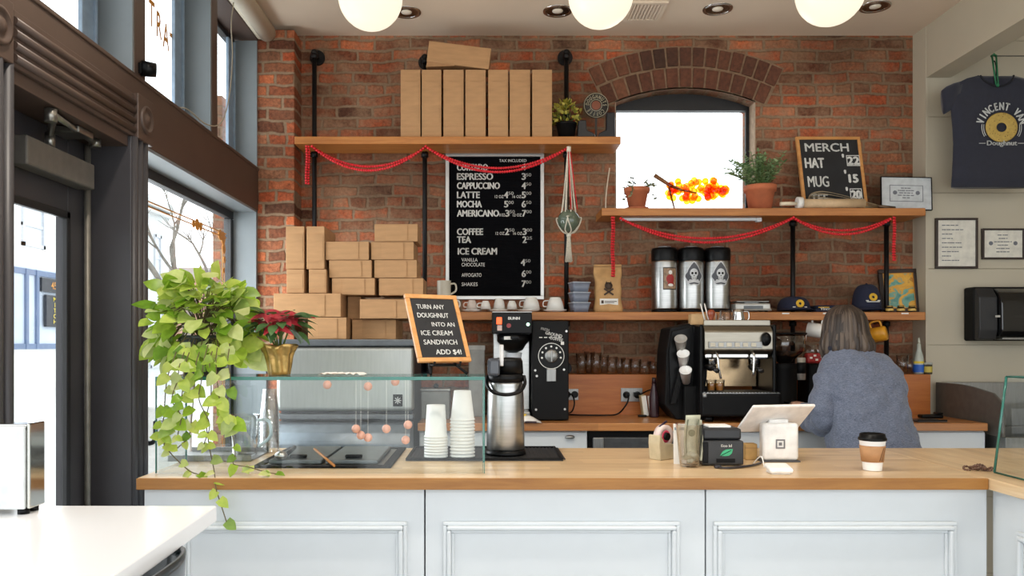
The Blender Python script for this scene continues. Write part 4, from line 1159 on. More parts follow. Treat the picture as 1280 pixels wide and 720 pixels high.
obj('sprigs', b, leaf_mat('grey_green_sprigs', [(120, 124, 100), (150, 152, 120), (92, 104, 76)]), t); obj('stems', bs, STEM, t)
t, zs_ = clay_pot('potted_herb', 'large terracotta pot with bushy green herb beside the window', 950, 4.62, .062, .086, .142, Z2, False)
b = B(); bs = B()
for k in range(34):
    a = random.uniform(0, 2 * pi); e = random.uniform(.0, .15); L_ = random.uniform(.12, .2)
    P = smooth_path([(.04 * cos(a), .04 * sin(a), zs_), ((.05 + e * .4) * cos(a), (.05 + e * .4) * sin(a), zs_ + L_ * .6), ((.05 + e) * cos(a), (.05 + e) * sin(a), zs_ + L_)], 5)
    bs.tube(P, .0014, 5)
    for p in P[2:]:
        for q in range(3):
            d = Vector((cos(a + q * 2.1), sin(a + q * 2.1), .5)) + rv_(.5)
            add_leaf(b, p, d, Vector((0, 0, 1)) + rv_(.7), random.uniform(.022, .034), .012)
obj('foliage', b, leaf_mat('herb_leaves', [(84, 116, 70), (120, 152, 100), (158, 182, 132), (100, 132, 82)]), t); obj('stems', bs, STEM, t)

# resin grape bunch
Y = 4.60
t = thing('grape_ornament', 'amber glass grape bunch on driftwood before the window', 'ornament', (px(868, Y), Y, Z2))
amb = [glass('amber_grape', (1.0, .66, .08), 1.2), glass('yellow_grape', (1.0, .82, .18), 1.2), glass('orange_grape', (1.0, .50, .05), 1.2)]
b3 = [B(), B(), B()]
rg = random.Random(4)
for k in range(84):
    u = rg.random(); x = px(835 + 73 * u, Y); hw = .066 * sqrt(max(.15, 1 - (2 * u - .9) ** 2))
    zc = pz(238, Y) + rg.uniform(-1, 1) * hw; yy = Y + rg.uniform(-1, 1) * hw * .8
    b3[rg.choice([0, 0, 1, 2])].sph((x, yy, max(zc, Z2 + .018)), .0195, u=16, v=12)
for q, m_ in zip(b3, amb): obj('grapes', q, m_, t, True)
b = B(); b.tube([(px(872, Y), Y + .03, pz(240, Y)), (px(852, Y), Y + .01, pz(237, Y)), (px(838, Y), Y, pz(232, Y)), (px(818, Y), Y, pz(219, Y))], [.004, .007, .01, .012], 10)
b.tube([(px(836, Y), Y, pz(234, Y)), (px(845, Y), Y + .03, Z2 + .006)], [.006, .004], 8)
obj('driftwood', b, mat('driftwood', (128, 84, 48), .8, var=.1), t, True)
t = tag(obj('dried_stem', B().tube(smooth_path([(px(757, 4.6), 4.6, Z2 + .001), (px(758, 4.6), 4.6, pz(240, 4.6)), (px(762, 4.6), 4.6, pz(210, 4.6))], 5), .004, 6), mat('pale_stem', (206, 190, 170), .8), loc=(px(757, 4.6), 4.6, Z2)), 'thin pale dried stem standing at left end of the window shelf', 'stem')

# MERCH chalkboard
def leaned(x, Y, z, yaw, lean, roll=0):
    return Matrix.Translation((x, Y, z)) @ Matrix.Rotation(yaw, 4, 'Z') @ Matrix.Rotation(roll, 4, 'Y') @ Matrix.Rotation(-lean, 4, 'X')
def apply(t, M_):
    loc, q, s = M_.decompose(); t.location = loc; t.rotation_mode = 'XYZ'; t.rotation_euler = q.to_euler()
def sign_board(name, lab, w, h, fw, rows, M_, fm=FRAMEW, cat='sign', bd=CHALK, lm=CHALKW, extra=None, tk=.018):
    t = thing(name, lab, cat); apply(t, M_)
    obj('frame', B().frame(-w / 2, w / 2, 0, h, fw, -tk / 2, tk / 2, .0025), fm, t)
    obj('board', B().box(-w / 2 + fw * .6, w / 2 - fw * .6, -.003, .004, fw * .6, h - fw * .6), bd, t)
    b = B()
    for s, x, z, hh, al, sx, bo, ww in rows: b.text(s, x, -.0042, z, hh, al, sx, bo, w=ww)
    if extra: extra(b)
    obj('lettering', b, lm, t)
    return t
mw, mh = .405, .452
def me(b):
    for x, z, w_, h_ in ((.144, .272, .086, .066), (.137, .062, .076, .072)):
        b.frame(x - w_ / 2, x + w_ / 2, z, z + h_, .005, -.0046, -.0040)
sign_board('merch_chalkboard', 'MERCH price chalkboard in wooden frame on upper right shelf', mw, mh, .018,
    [('MERCH', -.152, .362, .05, 'L', 1, .016, .275), ('HAT', -.162, .262, .06, 'L', 1, .02, .118), ('MUG', -.157, .147, .064, 'L', 1, .012, .13), ('TEE', -.15, .048, .055, 'L', 1, .02, .108),
     ("'", .078, .288, .055, 'L', 1, .03, None), ('22', .108, .282, .046, 'L', 1, .04, .072), ("'", .080, .190, .055, 'L', 1, .03, None), ('15', .104, .172, .048, 'L', 1, .04, .055), ("'", .078, .085, .055, 'L', 1, .03, None), ('20', .107, .072, .05, 'L', 1, .04, .060)],
    leaned(px(1045, 4.67), 4.67, Z2 + .008, radians(8), radians(8), radians(-2)), extra=me)
# whisk and rolling pin lying in front of it
t = thing('whisk', 'large balloon whisk lying on shelf before the merch chalkboard', 'whisk', (px(1050, 4.60), 4.60, Z2))
A0 = Vector((px(1012, 4.60), 4.608, Z2 + .072)); A1 = Vector((px(1118, 4.60), 4.595, Z2 + .012)); ax = (A1 - A0).normalized()
s1 = Vector((0, 1, 0)); s2 = ax.cross(s1)
b = B()
for k in range(6):
    a = k * pi / 6; dr = s1 * cos(a) + s2 * sin(a)
    P = []
    for tt, rad in ((1, .006), (.75, .022), (.45, .042), (.18, .05), (.03, .03), (0, 0), (.03, -.03), (.18, -.05), (.45, -.042), (.75, -.022), (1, -.006)):
        P.append(A0 + ax * (0.40 * tt) + dr * rad * .95)
    b.tube(smooth_path(P, 4), .0018, 5)
obj('wires', b, mat('whisk_wire', (176, 160, 130), .3, .8), t, True)
obj('handle', B().tube([A0 + ax * .395, A1 + ax * .0], [.009, .0105], 12), mat('whisk_handle', (110, 92, 74), .4, .6), t, True)
Y = 4.545
t = thing('rolling_pin', 'wooden rolling pin with white end lying along shelf front', 'rolling pin', (px(1030, Y), Y, Z2))
rz = Z2 + .029
obj('barrel', B().cyl((px(1003, Y), Y, rz), (px(1080, Y), Y, rz), .027, seg=24), mat('pale_pin_wood', (206, 176, 138), .5), t, True)
obj('end_disc', B().cyl((px(996, Y), Y, rz + .004), (px(1002.5, Y), Y, rz + .004), .0335, seg=24), CERAM, t, True, label='white end disc')
obj('handle', B().tube([(px(996, Y), Y, rz), (px(988, Y), Y, rz), (px(975, Y), Y, rz - .002)], [.008, .012, .011], 12), mat('pale_handle', (224, 208, 182), .5), t, True)
# certificate on the end of the shelf
def certificate(name, lab, w, h, fw, M_, fm, mat_m, mount=0.0, lines=7, seed=1, crest=True, inner=True):
    t = thing(name, lab, 'picture frame'); apply(t, M_)
    obj('frame', B().frame(-w / 2, w / 2, 0, h, fw, -.010, .008, .002), fm, t)
    obj('mount', B().box(-w / 2 + fw * .7, w / 2 - fw * .7, -.003, .004, fw * .7, h - fw * .7), mat_m, t)
    r = random.Random(seed); b = B()
    m = fw + mount
    if inner: b.frame(-w / 2 + m, w / 2 - m, m, h - m, .003, -.0045, -.003)
    for i in range(lines):
        zz = h - m - .02 - (h - 2 * m - .04) * i / max(1, lines - 1); L_ = (w - 2 * m - .03) * r.uniform(.25, .8)
        x = -L_ / 2 if crest else -w / 2 + m + .012
        while L_ > 0.006:
            q = min(L_, r.uniform(.008, .03)); b.box(x, x + q * .8, -.0045, -.003, zz, zz + .005); x += q; L_ -= q
    if crest:
        for sx in (-1, 1): b.cyl((sx * (w / 2 - m - .03), -.0045, h * .52), (sx * (w / 2 - m - .03), -.003, h * .52), .012, seg=12)
    obj('printed_page', b, mat('print_ink', (110, 112, 120), .8), t)
    return t
GREYMOUNT = mat('grey_mount', (196, 200, 202), .7); PAGE = mat('cream_page', (222, 218, 206), .7)
certificate('framed_certificate', 'white framed certificate standing at right end of upper shelf', .285, .195, .004, leaned(px(1133, 4.60), 4.60, Z2 + .002, radians(-4), radians(7), radians(2)), BLACKM, GREYMOUNT, .045, 5, 3)
certificate('framed_certificate', 'dark framed letter hanging on the white wall above towel dispenser', px(1220.5, RY) - px(1168, RY), pz(273, RY) - pz(336, RY), .013, Matrix.Translation((px(1194, RY), RY - .011, pz(336, RY))), mat('dark_wood_frame', (50, 36, 30), .4), PAGE, .012, 9, 5, False, False)
certificate('framed_certificate', 'smaller dark framed certificate at right edge of the white wall', px(1278.5, RY) - px(1226, RY), pz(286, RY) - pz(324.5, RY), .011, Matrix.Translation((px(1252, RY), RY - .011, pz(324.5, RY))), mat('dark_wood_frame', (50, 36, 30), .4), PAGE, .01, 6, 8, True, False)

# ================================================================== LOWER SHELF ITEMS
def cup_mesh(r0, r1, h, handle=True, th=.003, upside=False):
    b = B().lathe([(0, .001), (r0, .001), (r0 + (r1 - r0) * .55, h * .35), (r1, h), (r1 - th, h), (r0 + (r1 - r0) * .5 - th, h * .35), (r0 - th, .005), (0, .005)], seg=28)
    if upside: b.bm.transform(Matrix.Translation((0, 0, h + .001)) @ Matrix.Rotation(pi, 4, 'X'))
    return b
def handle_mesh(r, h, z0, s=1):
    return B().tube(smooth_path([(r * .96, 0, z0 + h * .8), (r + .022 * s, 0, z0 + h * .78), (r + .026 * s, 0, z0 + h * .4), (r * .9, 0, z0 + h * .2)], 6), .0045 * s, 8)
def mug(lab, cx, Y, z0, r, h, m_, rotz=0.0, group=None, upside=False):
    t = thing('mug', lab, 'mug', (px(cx, Y), Y, z0), rotz, group)
    obj('body', B().lathe([(0, .001), (r * .96, .001), (r, .006), (r, h - .004), (r * 1.04, h), (r * .94, h), (r * .92, .008), (0, .008)], seg=32), m_, t)
    obj('handle', B().tube(smooth_path([(r * .97, 0, h * .82), (r + .026, 0, h * .80), (r + .03, 0, h * .42), (r * .97, 0, h * .2)], 6), .0055, 10), m_, t)
    return t
Y = 4.64
hm = pz(372, Y) - Z3
mug('white mug at bottom, half hidden behind the chalk sign, handle right', 557, Y, Z3, .05, hm - .002, CERAM, 0.0, 'mugs stacked on the lower shelf')
mug('cream mug stacked on top of the other mug by menu board', 555, Y, Z3 + hm - .001, .040, .098, CREAMC, radians(-8), 'mugs stacked on the lower shelf')
def saucer(lab, cx, Y, r, z0):
    return tag(obj('saucer', B().lathe([(0, .001), (r * .55, .001), (r * .98, .012), (r, .016), (r * .96, .016), (r * .55, .006), (0, .005)], seg=32), CERAM, loc=None), lab, 'saucer', 'saucers on the lower shelf'), (px(cx, Y), Y, z0)
def espresso_cup(lab, cx, Y, z0, r, h, rot, up=True, m_=CERAM):
    t = thing('coffee_cup', lab, 'cup', (px(cx, Y), Y, z0), rot, 'cups upside down on the saucers')
    b = B().lathe([(0, h), (r * .55, h), (r * .6, h - .004), (r * .82, h * .6), (r, .0), (r - .003, .0), (r * .78, h * .58), (r * .5, h - .006), (0, h - .006)], seg=28)
    obj('body', b, m_, t)
    obj('handle', B().tube(smooth_path([(r * .9, 0, h * .25), (r + .016, 0, h * .3), (r + .014, 0, h * .68), (r * .72, 0, h * .75)], 5), .0035, 8), m_, t)
    return t
Y = 4.60
for cx, r, lab in ((590, .058, 'white saucer leftmost in the row of cups, right of the mugs'), (622, .062, 'white saucer under the two small cups above coffee brewer'), (660, .068, 'white saucer under the wide cups left of plastic tubs'), (694, .068, 'white saucer nearest the plastic tubs')):
    o, loc = saucer(lab, cx, Y, r, Z3); o.location = loc
zs_ = Z3 + .0165
SC_ = mat('pinkish_ceramic', (214, 200, 190), .25)
espresso_cup('small pinkish cup upside down, leftmost of the row', 590, Y - .005, zs_, .033, .055, radians(200), m_=SC_)
espresso_cup('small white cup upside down, second from left', 607, Y - .03, zs_ + .001, .031, .048, radians(170))
espresso_cup('tall white cup upside down on the middle saucer', 624, Y - .0, zs_, .036, .064, radians(100))
espresso_cup('small white cup upside down just right of the tall one', 640, Y - .03, zs_ - .0005, .030, .05, radians(80))
espresso_cup('wide white cup upside down above the brewer logo', 664, Y - .005, zs_, .052, .07, radians(160))
espresso_cup('wide white cup upside down nearest the plastic tubs', 694, Y - .005, zs_, .052, .07, radians(170))
# plastic tubs
DELI = mat('frosted_tub', (122, 130, 146), .3, var=.03)
for i in range(3):
    z0 = Z3 + .001 + i * .058
    t = thing('plastic_tub', ['clear plastic tub at bottom of the stack of three', 'clear plastic tub in middle of the stack of three', 'clear plastic tub on top of the stack of three'][i], 'tub', (px(724, 4.6), 4.6, z0), .2, 'stacked plastic tubs')
    b = B()
    def rr_(w, z, n=5):
        return [(sx * (w - .012) + .012 * cos(a), sy * (w - .012) + .012 * sin(a), z) for sx, sy, a0 in ((1, 1, 0), (-1, 1, pi / 2), (-1, -1, pi), (1, -1, 1.5 * pi)) for a in [a0 + pi / 2 * k / n for k in range(n + 1)]]
    b.loft([rr_(.042, 0), rr_(.052, .05)])
    obj('body', b, DELI, t)
    b = B(); b.loft([rr_(.0545, .050), rr_(.0545, .0565)])
    obj('lid', b, mat('clear_lid', (176, 182, 190), .3), t)
# coffee bag
Y = 4.60
t = thing('coffee_bag', 'brown kraft coffee bag with white label on lower shelf', 'bag', (px(760, Y), Y, Z3))
x0, x1 = -.083, .083; hb = pz(332, Y) - Z3
b = B(); rings = []
for i in range(15):
    f = i / 14; z = .001 + f * (hb - .002)
    wx = .082 - .006 * sin(f * pi) + .003 * sin(f * 17); dy = .036 * (1 - f ** 2.2) + .003 + .004 * sin(f * 11)
    rings.append([(wx * (abs(cos(a)) ** .45) * (1 if cos(a) >= 0 else -1), dy * (abs(sin(a)) ** .6) * (1 if sin(a) >= 0 else -1) + .02 * f, z) for a in [2 * pi * k / 28 for k in range(28)]])
b.loft(rings)
obj('bag', b, mat('kraft_bag', (192, 150, 98), .7, var=.08, scale=18, bump=.35), t)
obj('rolled_top', B().box(-.08, .08, .010, .026, hb - .004, hb + .008, .003), mat('kraft_bag', (192, 150, 98)), t)
yf = -.034
T = Matrix.Translation((0, -.037, 0)) @ Matrix.Rotation(-.06, 4, 'X')
obj('label', B().box(-.052, .052, -.004, -.002, .042, .078, .0005, T), PAPER, t)
b = B(); b.box(-.044, -.03, -.0052, -.0042, .050, .068, 0, T); b.box(-.025, .045, -.0052, -.0042, .06, .064, 0, T); b.box(-.025, .03, -.0052, -.0042, .053, .056, 0, T)
for k in (-1, 1): b.box(-.032, .032, -.0045, -.0032, -.005, .005, 0, T @ Matrix.Translation((0, 0.004, .118)) @ Matrix.Rotation(k * .6, 4, 'Y'))
T2 = T @ Matrix.Translation((0, 0.006, .152)) @ Matrix.Rotation(pi / 2, 4, 'X')
b.lathe([(0, .003), (.022, .003), (.022, .0), (0, .0)], M=T2, seg=16)
b.prism([(-.02, .012), (-.012, .03), (-.004, .014), (.004, .014), (.012, .03), (.02, .012)], -.001, .001, 'XZ', M=T @ Matrix.Translation((0, .004, .15)))
obj('printed_mark', b, mat('bag_ink', (70, 52, 38), .7), t)

# steel airpots
def wrapped(b, outline, c, r, lift, rings=(0, .34, .67, 1.0)):
    """flat outline (x,z) wrapped on a cylinder of radius r, facing -Y"""
    cx = sum(p[0] for p in outline) / len(outline) if c is None else c[0]; cz = sum(p[1] for p in outline) / len(outline) if c is None else c[1]
    n = len(outline); V = []; F = []
    for s in rings:
        for x, z in outline:
            xx = cx + (x - cx) * s; zz = cz + (z - cz) * s; a = xx / r
            V.append(((r + lift) * sin(a), -(r + lift) * cos(a), zz))
    for k in range(len(rings) - 1):
        for i in range(n):
            j = (i + 1) % n; F.append((k * n + i, k * n + j, (k + 1) * n + j, (k + 1) * n + i))
    b.faces(V, F)
def dense(poly, n=6):
    out = []
    for (a, b_), (c, d) in zip(poly, poly[1:] + poly[:1]):
        for k in range(n): out.append((a + (c - a) * k / n, b_ + (d - b_) * k / n))
    return out
def ell(cx, cz, rx, rz, n=20): return [(cx + rx * cos(2 * pi * k / n), cz + rz * sin(2 * pi * k / n)) for k in range(n)]
DGREY = mat('emblem_grey', (78, 80, 86), .5); LGREY = mat('emblem_pale', (200, 202, 204), .5)
def airpot(lab, X, Y, Z0, H, R, group, sticker=None, rotz=0.0, handle_front=False):
    t = thing('airpot', lab, 'airpot', (X, Y, Z0), rotz, group)
    k = H
    obj('base_ring', B().lathe([(0, .001), (R * 1.0, .001), (R * 1.02, .006), (R * 1.02, .016), (0, .016)], seg=36), BLACK, t)
    obj('body', B().lathe([(0, .017), (R * .985, .017), (R, .024), (R, H * .74), (R * .97, H * .77), (0, H * .77)], seg=48), STEEL, t)
    obj('lid', B().lathe([(R * .99, H * .765), (R * 1.0, H * .78), (R * 1.02, H * .80), (R * 1.02, H * .92), (R * .96, H * .955), (R * .6, H * .965), (0, H * .965)], seg=40), BLACK, t)
    obj('pump_button', B().cyl((0, 0, H * .962), (0, 0, H * .985), R * .52, R * .48, 28), mat('lid_silver', (150, 150, 152), .3, .6), t)
    sp = B().cyl((0, -R * .9, H * .87), (0, -R * 1.35, H * .87), R * .26, R * .22, 18); sp.cyl((0, -R * 1.25, H * .87), (0, -R * 1.25, H * .79), R * .16, R * .13, 14)
    obj('spout', sp, BLACK, t)
    return t
def spade(cz, s): 
    pts = []
    for k in range(48):
        a = 2 * pi * k / 48 + pi / 2
        r = 1 + .08 * cos(6 * a)
        x = .78 * cos(a) * r; z = .82 * sin(a) * r - .18
        if sin(a) > .75: q = (sin(a) - .75) / .25; x *= (1 - .75 * q); z += .55 * q
        pts.append((x * s, cz + z * s))
    return pts
Ha = pz(307, 4.62) - Z3; Ra = .0735
def emblem(t):
    cz = Ha * .56
    o = obj('emblem', B(), DGREY, t)  if False else None
    b = B(); wrapped(b, spade(cz, .066), (0, cz), Ra, .0006); obj('emblem_border', b, LGREY, t)
    b = B(); wrapped(b, spade(cz, .059), (0, cz), Ra, .0012); obj('emblem_ground', b, DGREY, t)
    b = B(); wrapped(b, ell(0, cz + .006, .0235, .026), (0, cz + .006), Ra, .0018); wrapped(b, ell(0, cz - .02, .014, .015), (0, cz - .02), Ra, .0018)
    for sx in (-1, 1): wrapped(b, dense([(sx * .03, cz - .052), (sx * .04, cz - .04), (-sx * .025, cz - .03), (-sx * .03, cz - .04)]), None, Ra, .0016)
    obj('emblem_skull', b, LGREY, t)
    b = B()
    for sx in (-1, 1): wrapped(b, ell(sx * .0095, cz + .005, .0065, .007, 12), None, Ra, .0024)
    wrapped(b, dense([(0, cz - .004), (.004, cz - .012), (-.004, cz - .012)], 3), None, Ra, .0024)
    for q in (-.007, 0, .007): wrapped(b, dense([(q - .0008, cz - .030), (q + .0008, cz - .030), (q + .0008, cz - .018), (q - .0008, cz - .018)], 3), None, Ra, .0024)
    obj('emblem_eyes', b, BLACKM, t)
for i, (cx, lab) in enumerate(((830.5, 'steel airpot with red square sticker, left of three on shelf'), (863.5, 'steel airpot with skull emblem, middle of three on shelf'), (896.5, 'steel airpot with skull emblem, right of three, beside the scale'))):
    t = airpot(lab, px(cx, 4.62), 4.62, Z3, Ha, Ra, 'airpots on the lower shelf', rotz=radians(18) if i == 0 else radians(12))
    t.rotation_euler = (0, 0, 0)
    # spout turned away to the left
    for ch in t.children:
        if ch.name.startswith('spout'): ch.rotation_euler = (0, 0, radians(170))
    if i == 0:
        def rc(x0, x1, z0, z1): return dense([(x0, z0), (x1, z0), (x1, z1), (x0, z1)], 8)
        c0 = .012
        b = B(); wrapped(b, rc(c0 - .036, c0 + .05, Ha * .33, Ha * .66), None, Ra, .0006); obj('sticker_border', b, mat('sticker_dark', (50, 40, 36), .5), t)
        b = B(); wrapped(b, rc(c0 - .032, c0 + .046, Ha * .345, Ha * .645), None, Ra, .0012); obj('sticker_ground', b, mat('sticker_tan', (150, 122, 96), .5, var=.2, scale=60), t)
        b = B(); wrapped(b, ell(c0 + .006, Ha * .49, .024, .026), None, Ra, .0018); wrapped(b, dense([(c0 - .012, Ha * .40), (c0 + .03, Ha * .40), (c0 + .006, Ha * .60)], 6), None, Ra, .0018); obj('sticker_figure', b, mat('sticker_red', (160, 36, 34), .5), t)
        b = B(); wrapped(b, ell(c0 + .006, Ha * .585, .011, .012), None, Ra, .0024); wrapped(b, ell(c0 + .008, Ha * .40, .016, .008), None, Ra, .0024); obj('sticker_mark', b, PAPER, t)
    else: emblem(t)
# kitchen scale
Y = 4.58
t = thing('kitchen_scale', 'silver kitchen scale on lower shelf between airpots and caps', 'scale', (px(938, Y), Y, Z3))
b = B().box(-.10, .10, -.05, .08, .008, .05, .008)
b.prism([(-.05, .02), (-.066, .008), (-.05, .008)], -.1, .1, 'YZ')
obj('body', b, mat('scale_silver', (186, 184, 178), .35, .4), t)
obj('platform', B().box(-.092, .092, -.045, .075, .056, .064, .003).box(-.04, .04, -.02, .04, .05, .056), STEELD, t)
obj('display', B().box(-.055, .055, -.0525, -.05, .018, .036, .001), mat('scale_display', (90, 96, 100), .3), t)
for sx in (-1, 1):
    obj('foot', B().cyl((sx * .08, -.03, .001), (sx * .08, -.03, .009), .01).cyl((sx * .08, .06, .001), (sx * .08, .06, .009), .01), BLACK, t)

# caps
NAVY = mat('navy_twill', (30, 34, 56), .9, var=.08, scale=200)
YEL = mat('emblem_yellow', (222, 176, 50), .7)
def cap(lab, X, Y, Z0, R, H, rotz=0.0, group='navy caps on the lower shelf', flat=1.0, text=None):
    t = thing('cap', lab, 'cap', (X, Y, Z0), rotz, group)
    b = B(); rings = []
    for i in range(9):
        f = i / 8; e = f * pi / 2
        rr = R * (cos(e) ** .55 if f < 1 else .02); z = .012 + (H - .012) * sin(e) ** .9
        rings.append([(rr * cos(2 * pi * k / 32), rr * 1.12 * sin(2 * pi * k / 32), z) for k in range(32)])
    b.loft(rings); obj('crown', b, NAVY, t)
    obj('top_button', B().sph((0, 0, H), .007), NAVY, t)
    b = B(); V = []; F = []
    n = 16
    for lay in (0, .003):
        for i in range(n + 1):
            a = -pi + pi * i / n
            for q in (0.0, 1.0):
                r_in = R * 1.0; x = r_in * cos(a); y = r_in * 1.12 * sin(a)
                if q: y = y - .062 * sin(-a) ** .7 if sin(-a) > 0 else y
                V.append((x * (1 + .02 * q), y, .014 + lay + .012 * (sin(-a) if q == 0 else .35 * sin(-a) - 0.3) * .8))
    m_ = 2 * (n + 1)
    for i in range(n):
        a = 2 * i
        F += [(a, a + 1, a + 3, a + 2), (m_ + a, m_ + a + 2, m_ + a + 3, m_ + a + 1), (a + 1, m_ + a + 1, m_ + a + 3, a + 3)]
    b.faces(V, F, smooth=True); obj('brim', b, NAVY, t)
    zc = H * .52
    rt = R * 1.12
    def ringd(ro, ri, th, y):
        bb = B(); Tt = Matrix.Translation((0, -y, zc)) @ Matrix.Rotation(pi / 2 - .25, 4, 'X')
        bb.lathe([(ri, 0), (ri, th), (ro, th), (ro, 0)], M=Tt, seg=20); return bb
    yq = rt * (cos(math.asin(min(1, (zc - .012) / (H - .012)))) ** .55) + .001
    o = obj('emblem', ringd(.023, .008, .004, yq), YEL, t)
    bb = B()
    for sx in (-1, 1): bb.box(sx * .026, sx * .04, -yq - .001, -yq + .004, zc - .022, zc - .017)
    bb.box(-.036, .036, -yq - .004, -yq + .002, zc - .028, zc - .024)
    obj('emblem_script', bb, LETTER, t)
    return t
cap('navy cap with yellow ring emblem, at left beside the silver scale', px(992, 4.64), 4.64, Z3 + .001, .09, .092)
cap('navy cap with yellow ring emblem, tall one right above the person', px(1083, 4.65), 4.65, Z3 + .001, .078, .165)
t = thing('folded_shirts', 'folded navy shirt with white script between the two caps', 'shirt', (px(1034, 4.6), 4.60, Z3))
obj('fold', B().box(-.085, .085, -.05, .1, .001, .02, .008).box(-.08, .082, -.045, .1, .0205, .04, .008), NAVY, t)
obj('script', B().text('Vincent Van', 0, -.0515, .012, .016, 'C', 1, .02, w=.12), LETTER, t)
obj('yellow_stripe', B().box(-.07, -.01, -.052, -.048, .026, .030), YEL, t)
# framed portrait stand-in and small things before it
Y = 4.742
w_, h_ = .225, .262
t = thing('framed_picture', 'dark framed colourful abstract picture at right end of lower shelf', 'picture'); apply(t, leaned(px(1126, Y), Y, Z3 + .006, radians(-3), radians(8), radians(-1.5)))
obj('frame', B().frame(-w_ / 2, w_ / 2, 0, h_, .024, -.012, .01, .004), mat('dark_wood_frame', (50, 36, 30), .4), t)
obj('inner_slip', B().frame(-w_ / 2 + .022, w_ / 2 - .022, .022, h_ - .022, .005, -.008, .004), GOLD, t)
def paint():
    g = N('abstract_paint'); b = g.n('ShaderNodeBsdfPrincipled'); tc = g.n('ShaderNodeTexCoord')
    no = g.n('ShaderNodeTexNoise'); no.inputs['Scale'].default_value = 14; no.inputs['Detail'].default_value = 3; no.inputs['Distortion'].default_value = 1.2
    g.l(tc.outputs['Object'], no.inputs['Vector'])
    g.l(g.ramp(no.outputs['Fac'], [(.3, lin((60, 130, 130))), (.45, lin((120, 170, 150))), (.5, lin((220, 160, 50))), (.6, lin((230, 180, 70))), (.7, lin((150, 70, 40)))]), b.inputs['Base Color'])
    b.inputs['Roughness'].default_value = .3; g.l(b.outputs[0], g.out.inputs[0]); return g.m
obj('picture', B().box(-w_ / 2 + .02, w_ / 2 - .02, -.003, .003, .02, h_ - .02), paint(), t)
for i, (cx, lab) in enumerate(((1112, 'small yellow and black jar leftmost before the framed picture'), (1126, 'small yellow and black jar in the middle before framed picture'), (1140, 'small yellow and black jar rightmost before framed picture'))):
    t = thing('small_jar', lab, 'jar', (px(cx, 4.56), 4.56, Z3), 0, 'small jars before the picture')
    obj('body', B().lathe([(0, .001), (.019, .001), (.021, .006), (.021, .022), (.017, .028), (0, .028)], seg=20), BLACKM, t)
    obj('label', B().cyl((0, 0, .008), (0, 0, .021), .0216, seg=20, caps=False), mat('jar_yellow', (212, 176, 90), .5, var=.2, scale=80), t)
    obj('cap', B().cyl((0, 0, .028), (0, 0, .038), .018, seg=20), mat('brass_cap', (170, 140, 80), .3, .8), t)
# price tags on the shelf edge
for cx, lab in ((982, 'white price tag on shelf edge below the left cap'), (1033, 'white price tag on shelf edge above the person'), (1131, 'white price tag on shelf edge below framed picture')):
    tag(obj('price_tag', B().box(-.02, .02, -.002, 0, -.004, .004), PAPER, loc=None), lab, 'tag', 'price tags on the lower shelf').location = (px(cx, SY0), SY0 - .001, Z3 - .008)
# mugs hanging under the shelf from hooks
def hung_mug(lab, cx, cy, m_, tilt, inner=None):
    Y = 4.55
    X, Zm = px(cx, Y), pz(cy, Y)
    t = thing('hanging_mug', lab, 'mug', (X, Y, Zm), 0, 'mugs hung below the lower shelf')
    M_ = Matrix.Rotation(tilt, 4, 'Y') @ Matrix.Rotation(radians(-35), 4, 'X')
    r, h = .042, .088
    b = B().lathe([(0, -h / 2), (r * .9, -h / 2), (r, -h / 2 + .01), (r, h / 2), (r * .92, h / 2), (r * .9, -h / 2 + .008), (0, -h / 2 + .006)], M=M_, seg=28); obj('body', b, m_, t)
    obj('handle', B().tube(smooth_path([(r * .95, 0, h * .32), (r + .03, 0, h * .3), (r + .032, 0, -h * .22), (r * .95, 0, -h * .3)], 6), .006, 8, M=M_), m_, t)
    hp = M_ @ Vector((r + .028, 0, .01))
    return t, X, Y, hp
for cx, cy, m_, tl, lab in ((1020, 413, CERAM, radians(-80), 'white mug hung below shelf left of the person'), (1098, 418, mat('yellow_ceramic', (214, 150, 40), .3), radians(-105), 'yellow mug hung below shelf right of the person')):
    t, X, Y, hp = hung_mug(lab, cx, cy, m_, tl)
    zt = Z3 - .046 - t.location.z
    obj('hook', B().tube([(hp.x, hp.y, zt), (hp.x, hp.y, hp.z + .008), (hp.x + .006, hp.y, hp.z - .008), (hp.x + .012, hp.y, hp.z)], .0025, 6), IRON, t)

# ================================================================== REAR COUNTER EQUIPMENT
# coffee brewer
Y = 4.16
bx = px(640, Y); SP = 1000 / Y
t = thing('coffee_brewer', 'steel and black coffee brewer behind the tall front airpot', 'coffee brewer', (bx, Y + .2, RZ))
hz0, hz1 = pz(417, Y), pz(391, Y)
obj('base', B().box(px(617, Y), px(663, Y), Y + .02, Y + .40, RZ, RZ + .05, .006), STEELD, t, True)
obj('column', B().box(px(617, Y), px(664, Y), Y + .16, Y + .40, RZ + .05, hz0 + .01, .004), STEEL, t, True)
hd_ = obj('head', B().box(px(615, Y), px(665, Y), Y, Y + .40, hz0, hz1, .005), BLACK, t, True)
obj('top_plate', B().box(px(615, Y), px(665, Y), Y, Y + .40, hz1, hz1 + .008, .002), STEELD, t, True)
obj('lettering', B().text('BUNN', px(642.5, Y), Y - .001, pz(399.5, Y), .014, 'C', 1.1, .03), LETTER, hd_, True)
obj('switch', B().box(px(620.5, Y), px(627.5, Y), Y - .006, Y, pz(405.5, Y), pz(396.5, Y), .002), mat('orange_switch', (255, 110, 50), .3, emit=((255, 90, 30), .8)), hd_, True, label='glowing orange switch')
obj('lower_switch', B().box(px(621.5, Y), px(627.5, Y), Y - .006, Y, pz(413.5, Y), pz(406.5, Y), .002), mat('switch_pale', (200, 170, 160), .3), hd_, True)
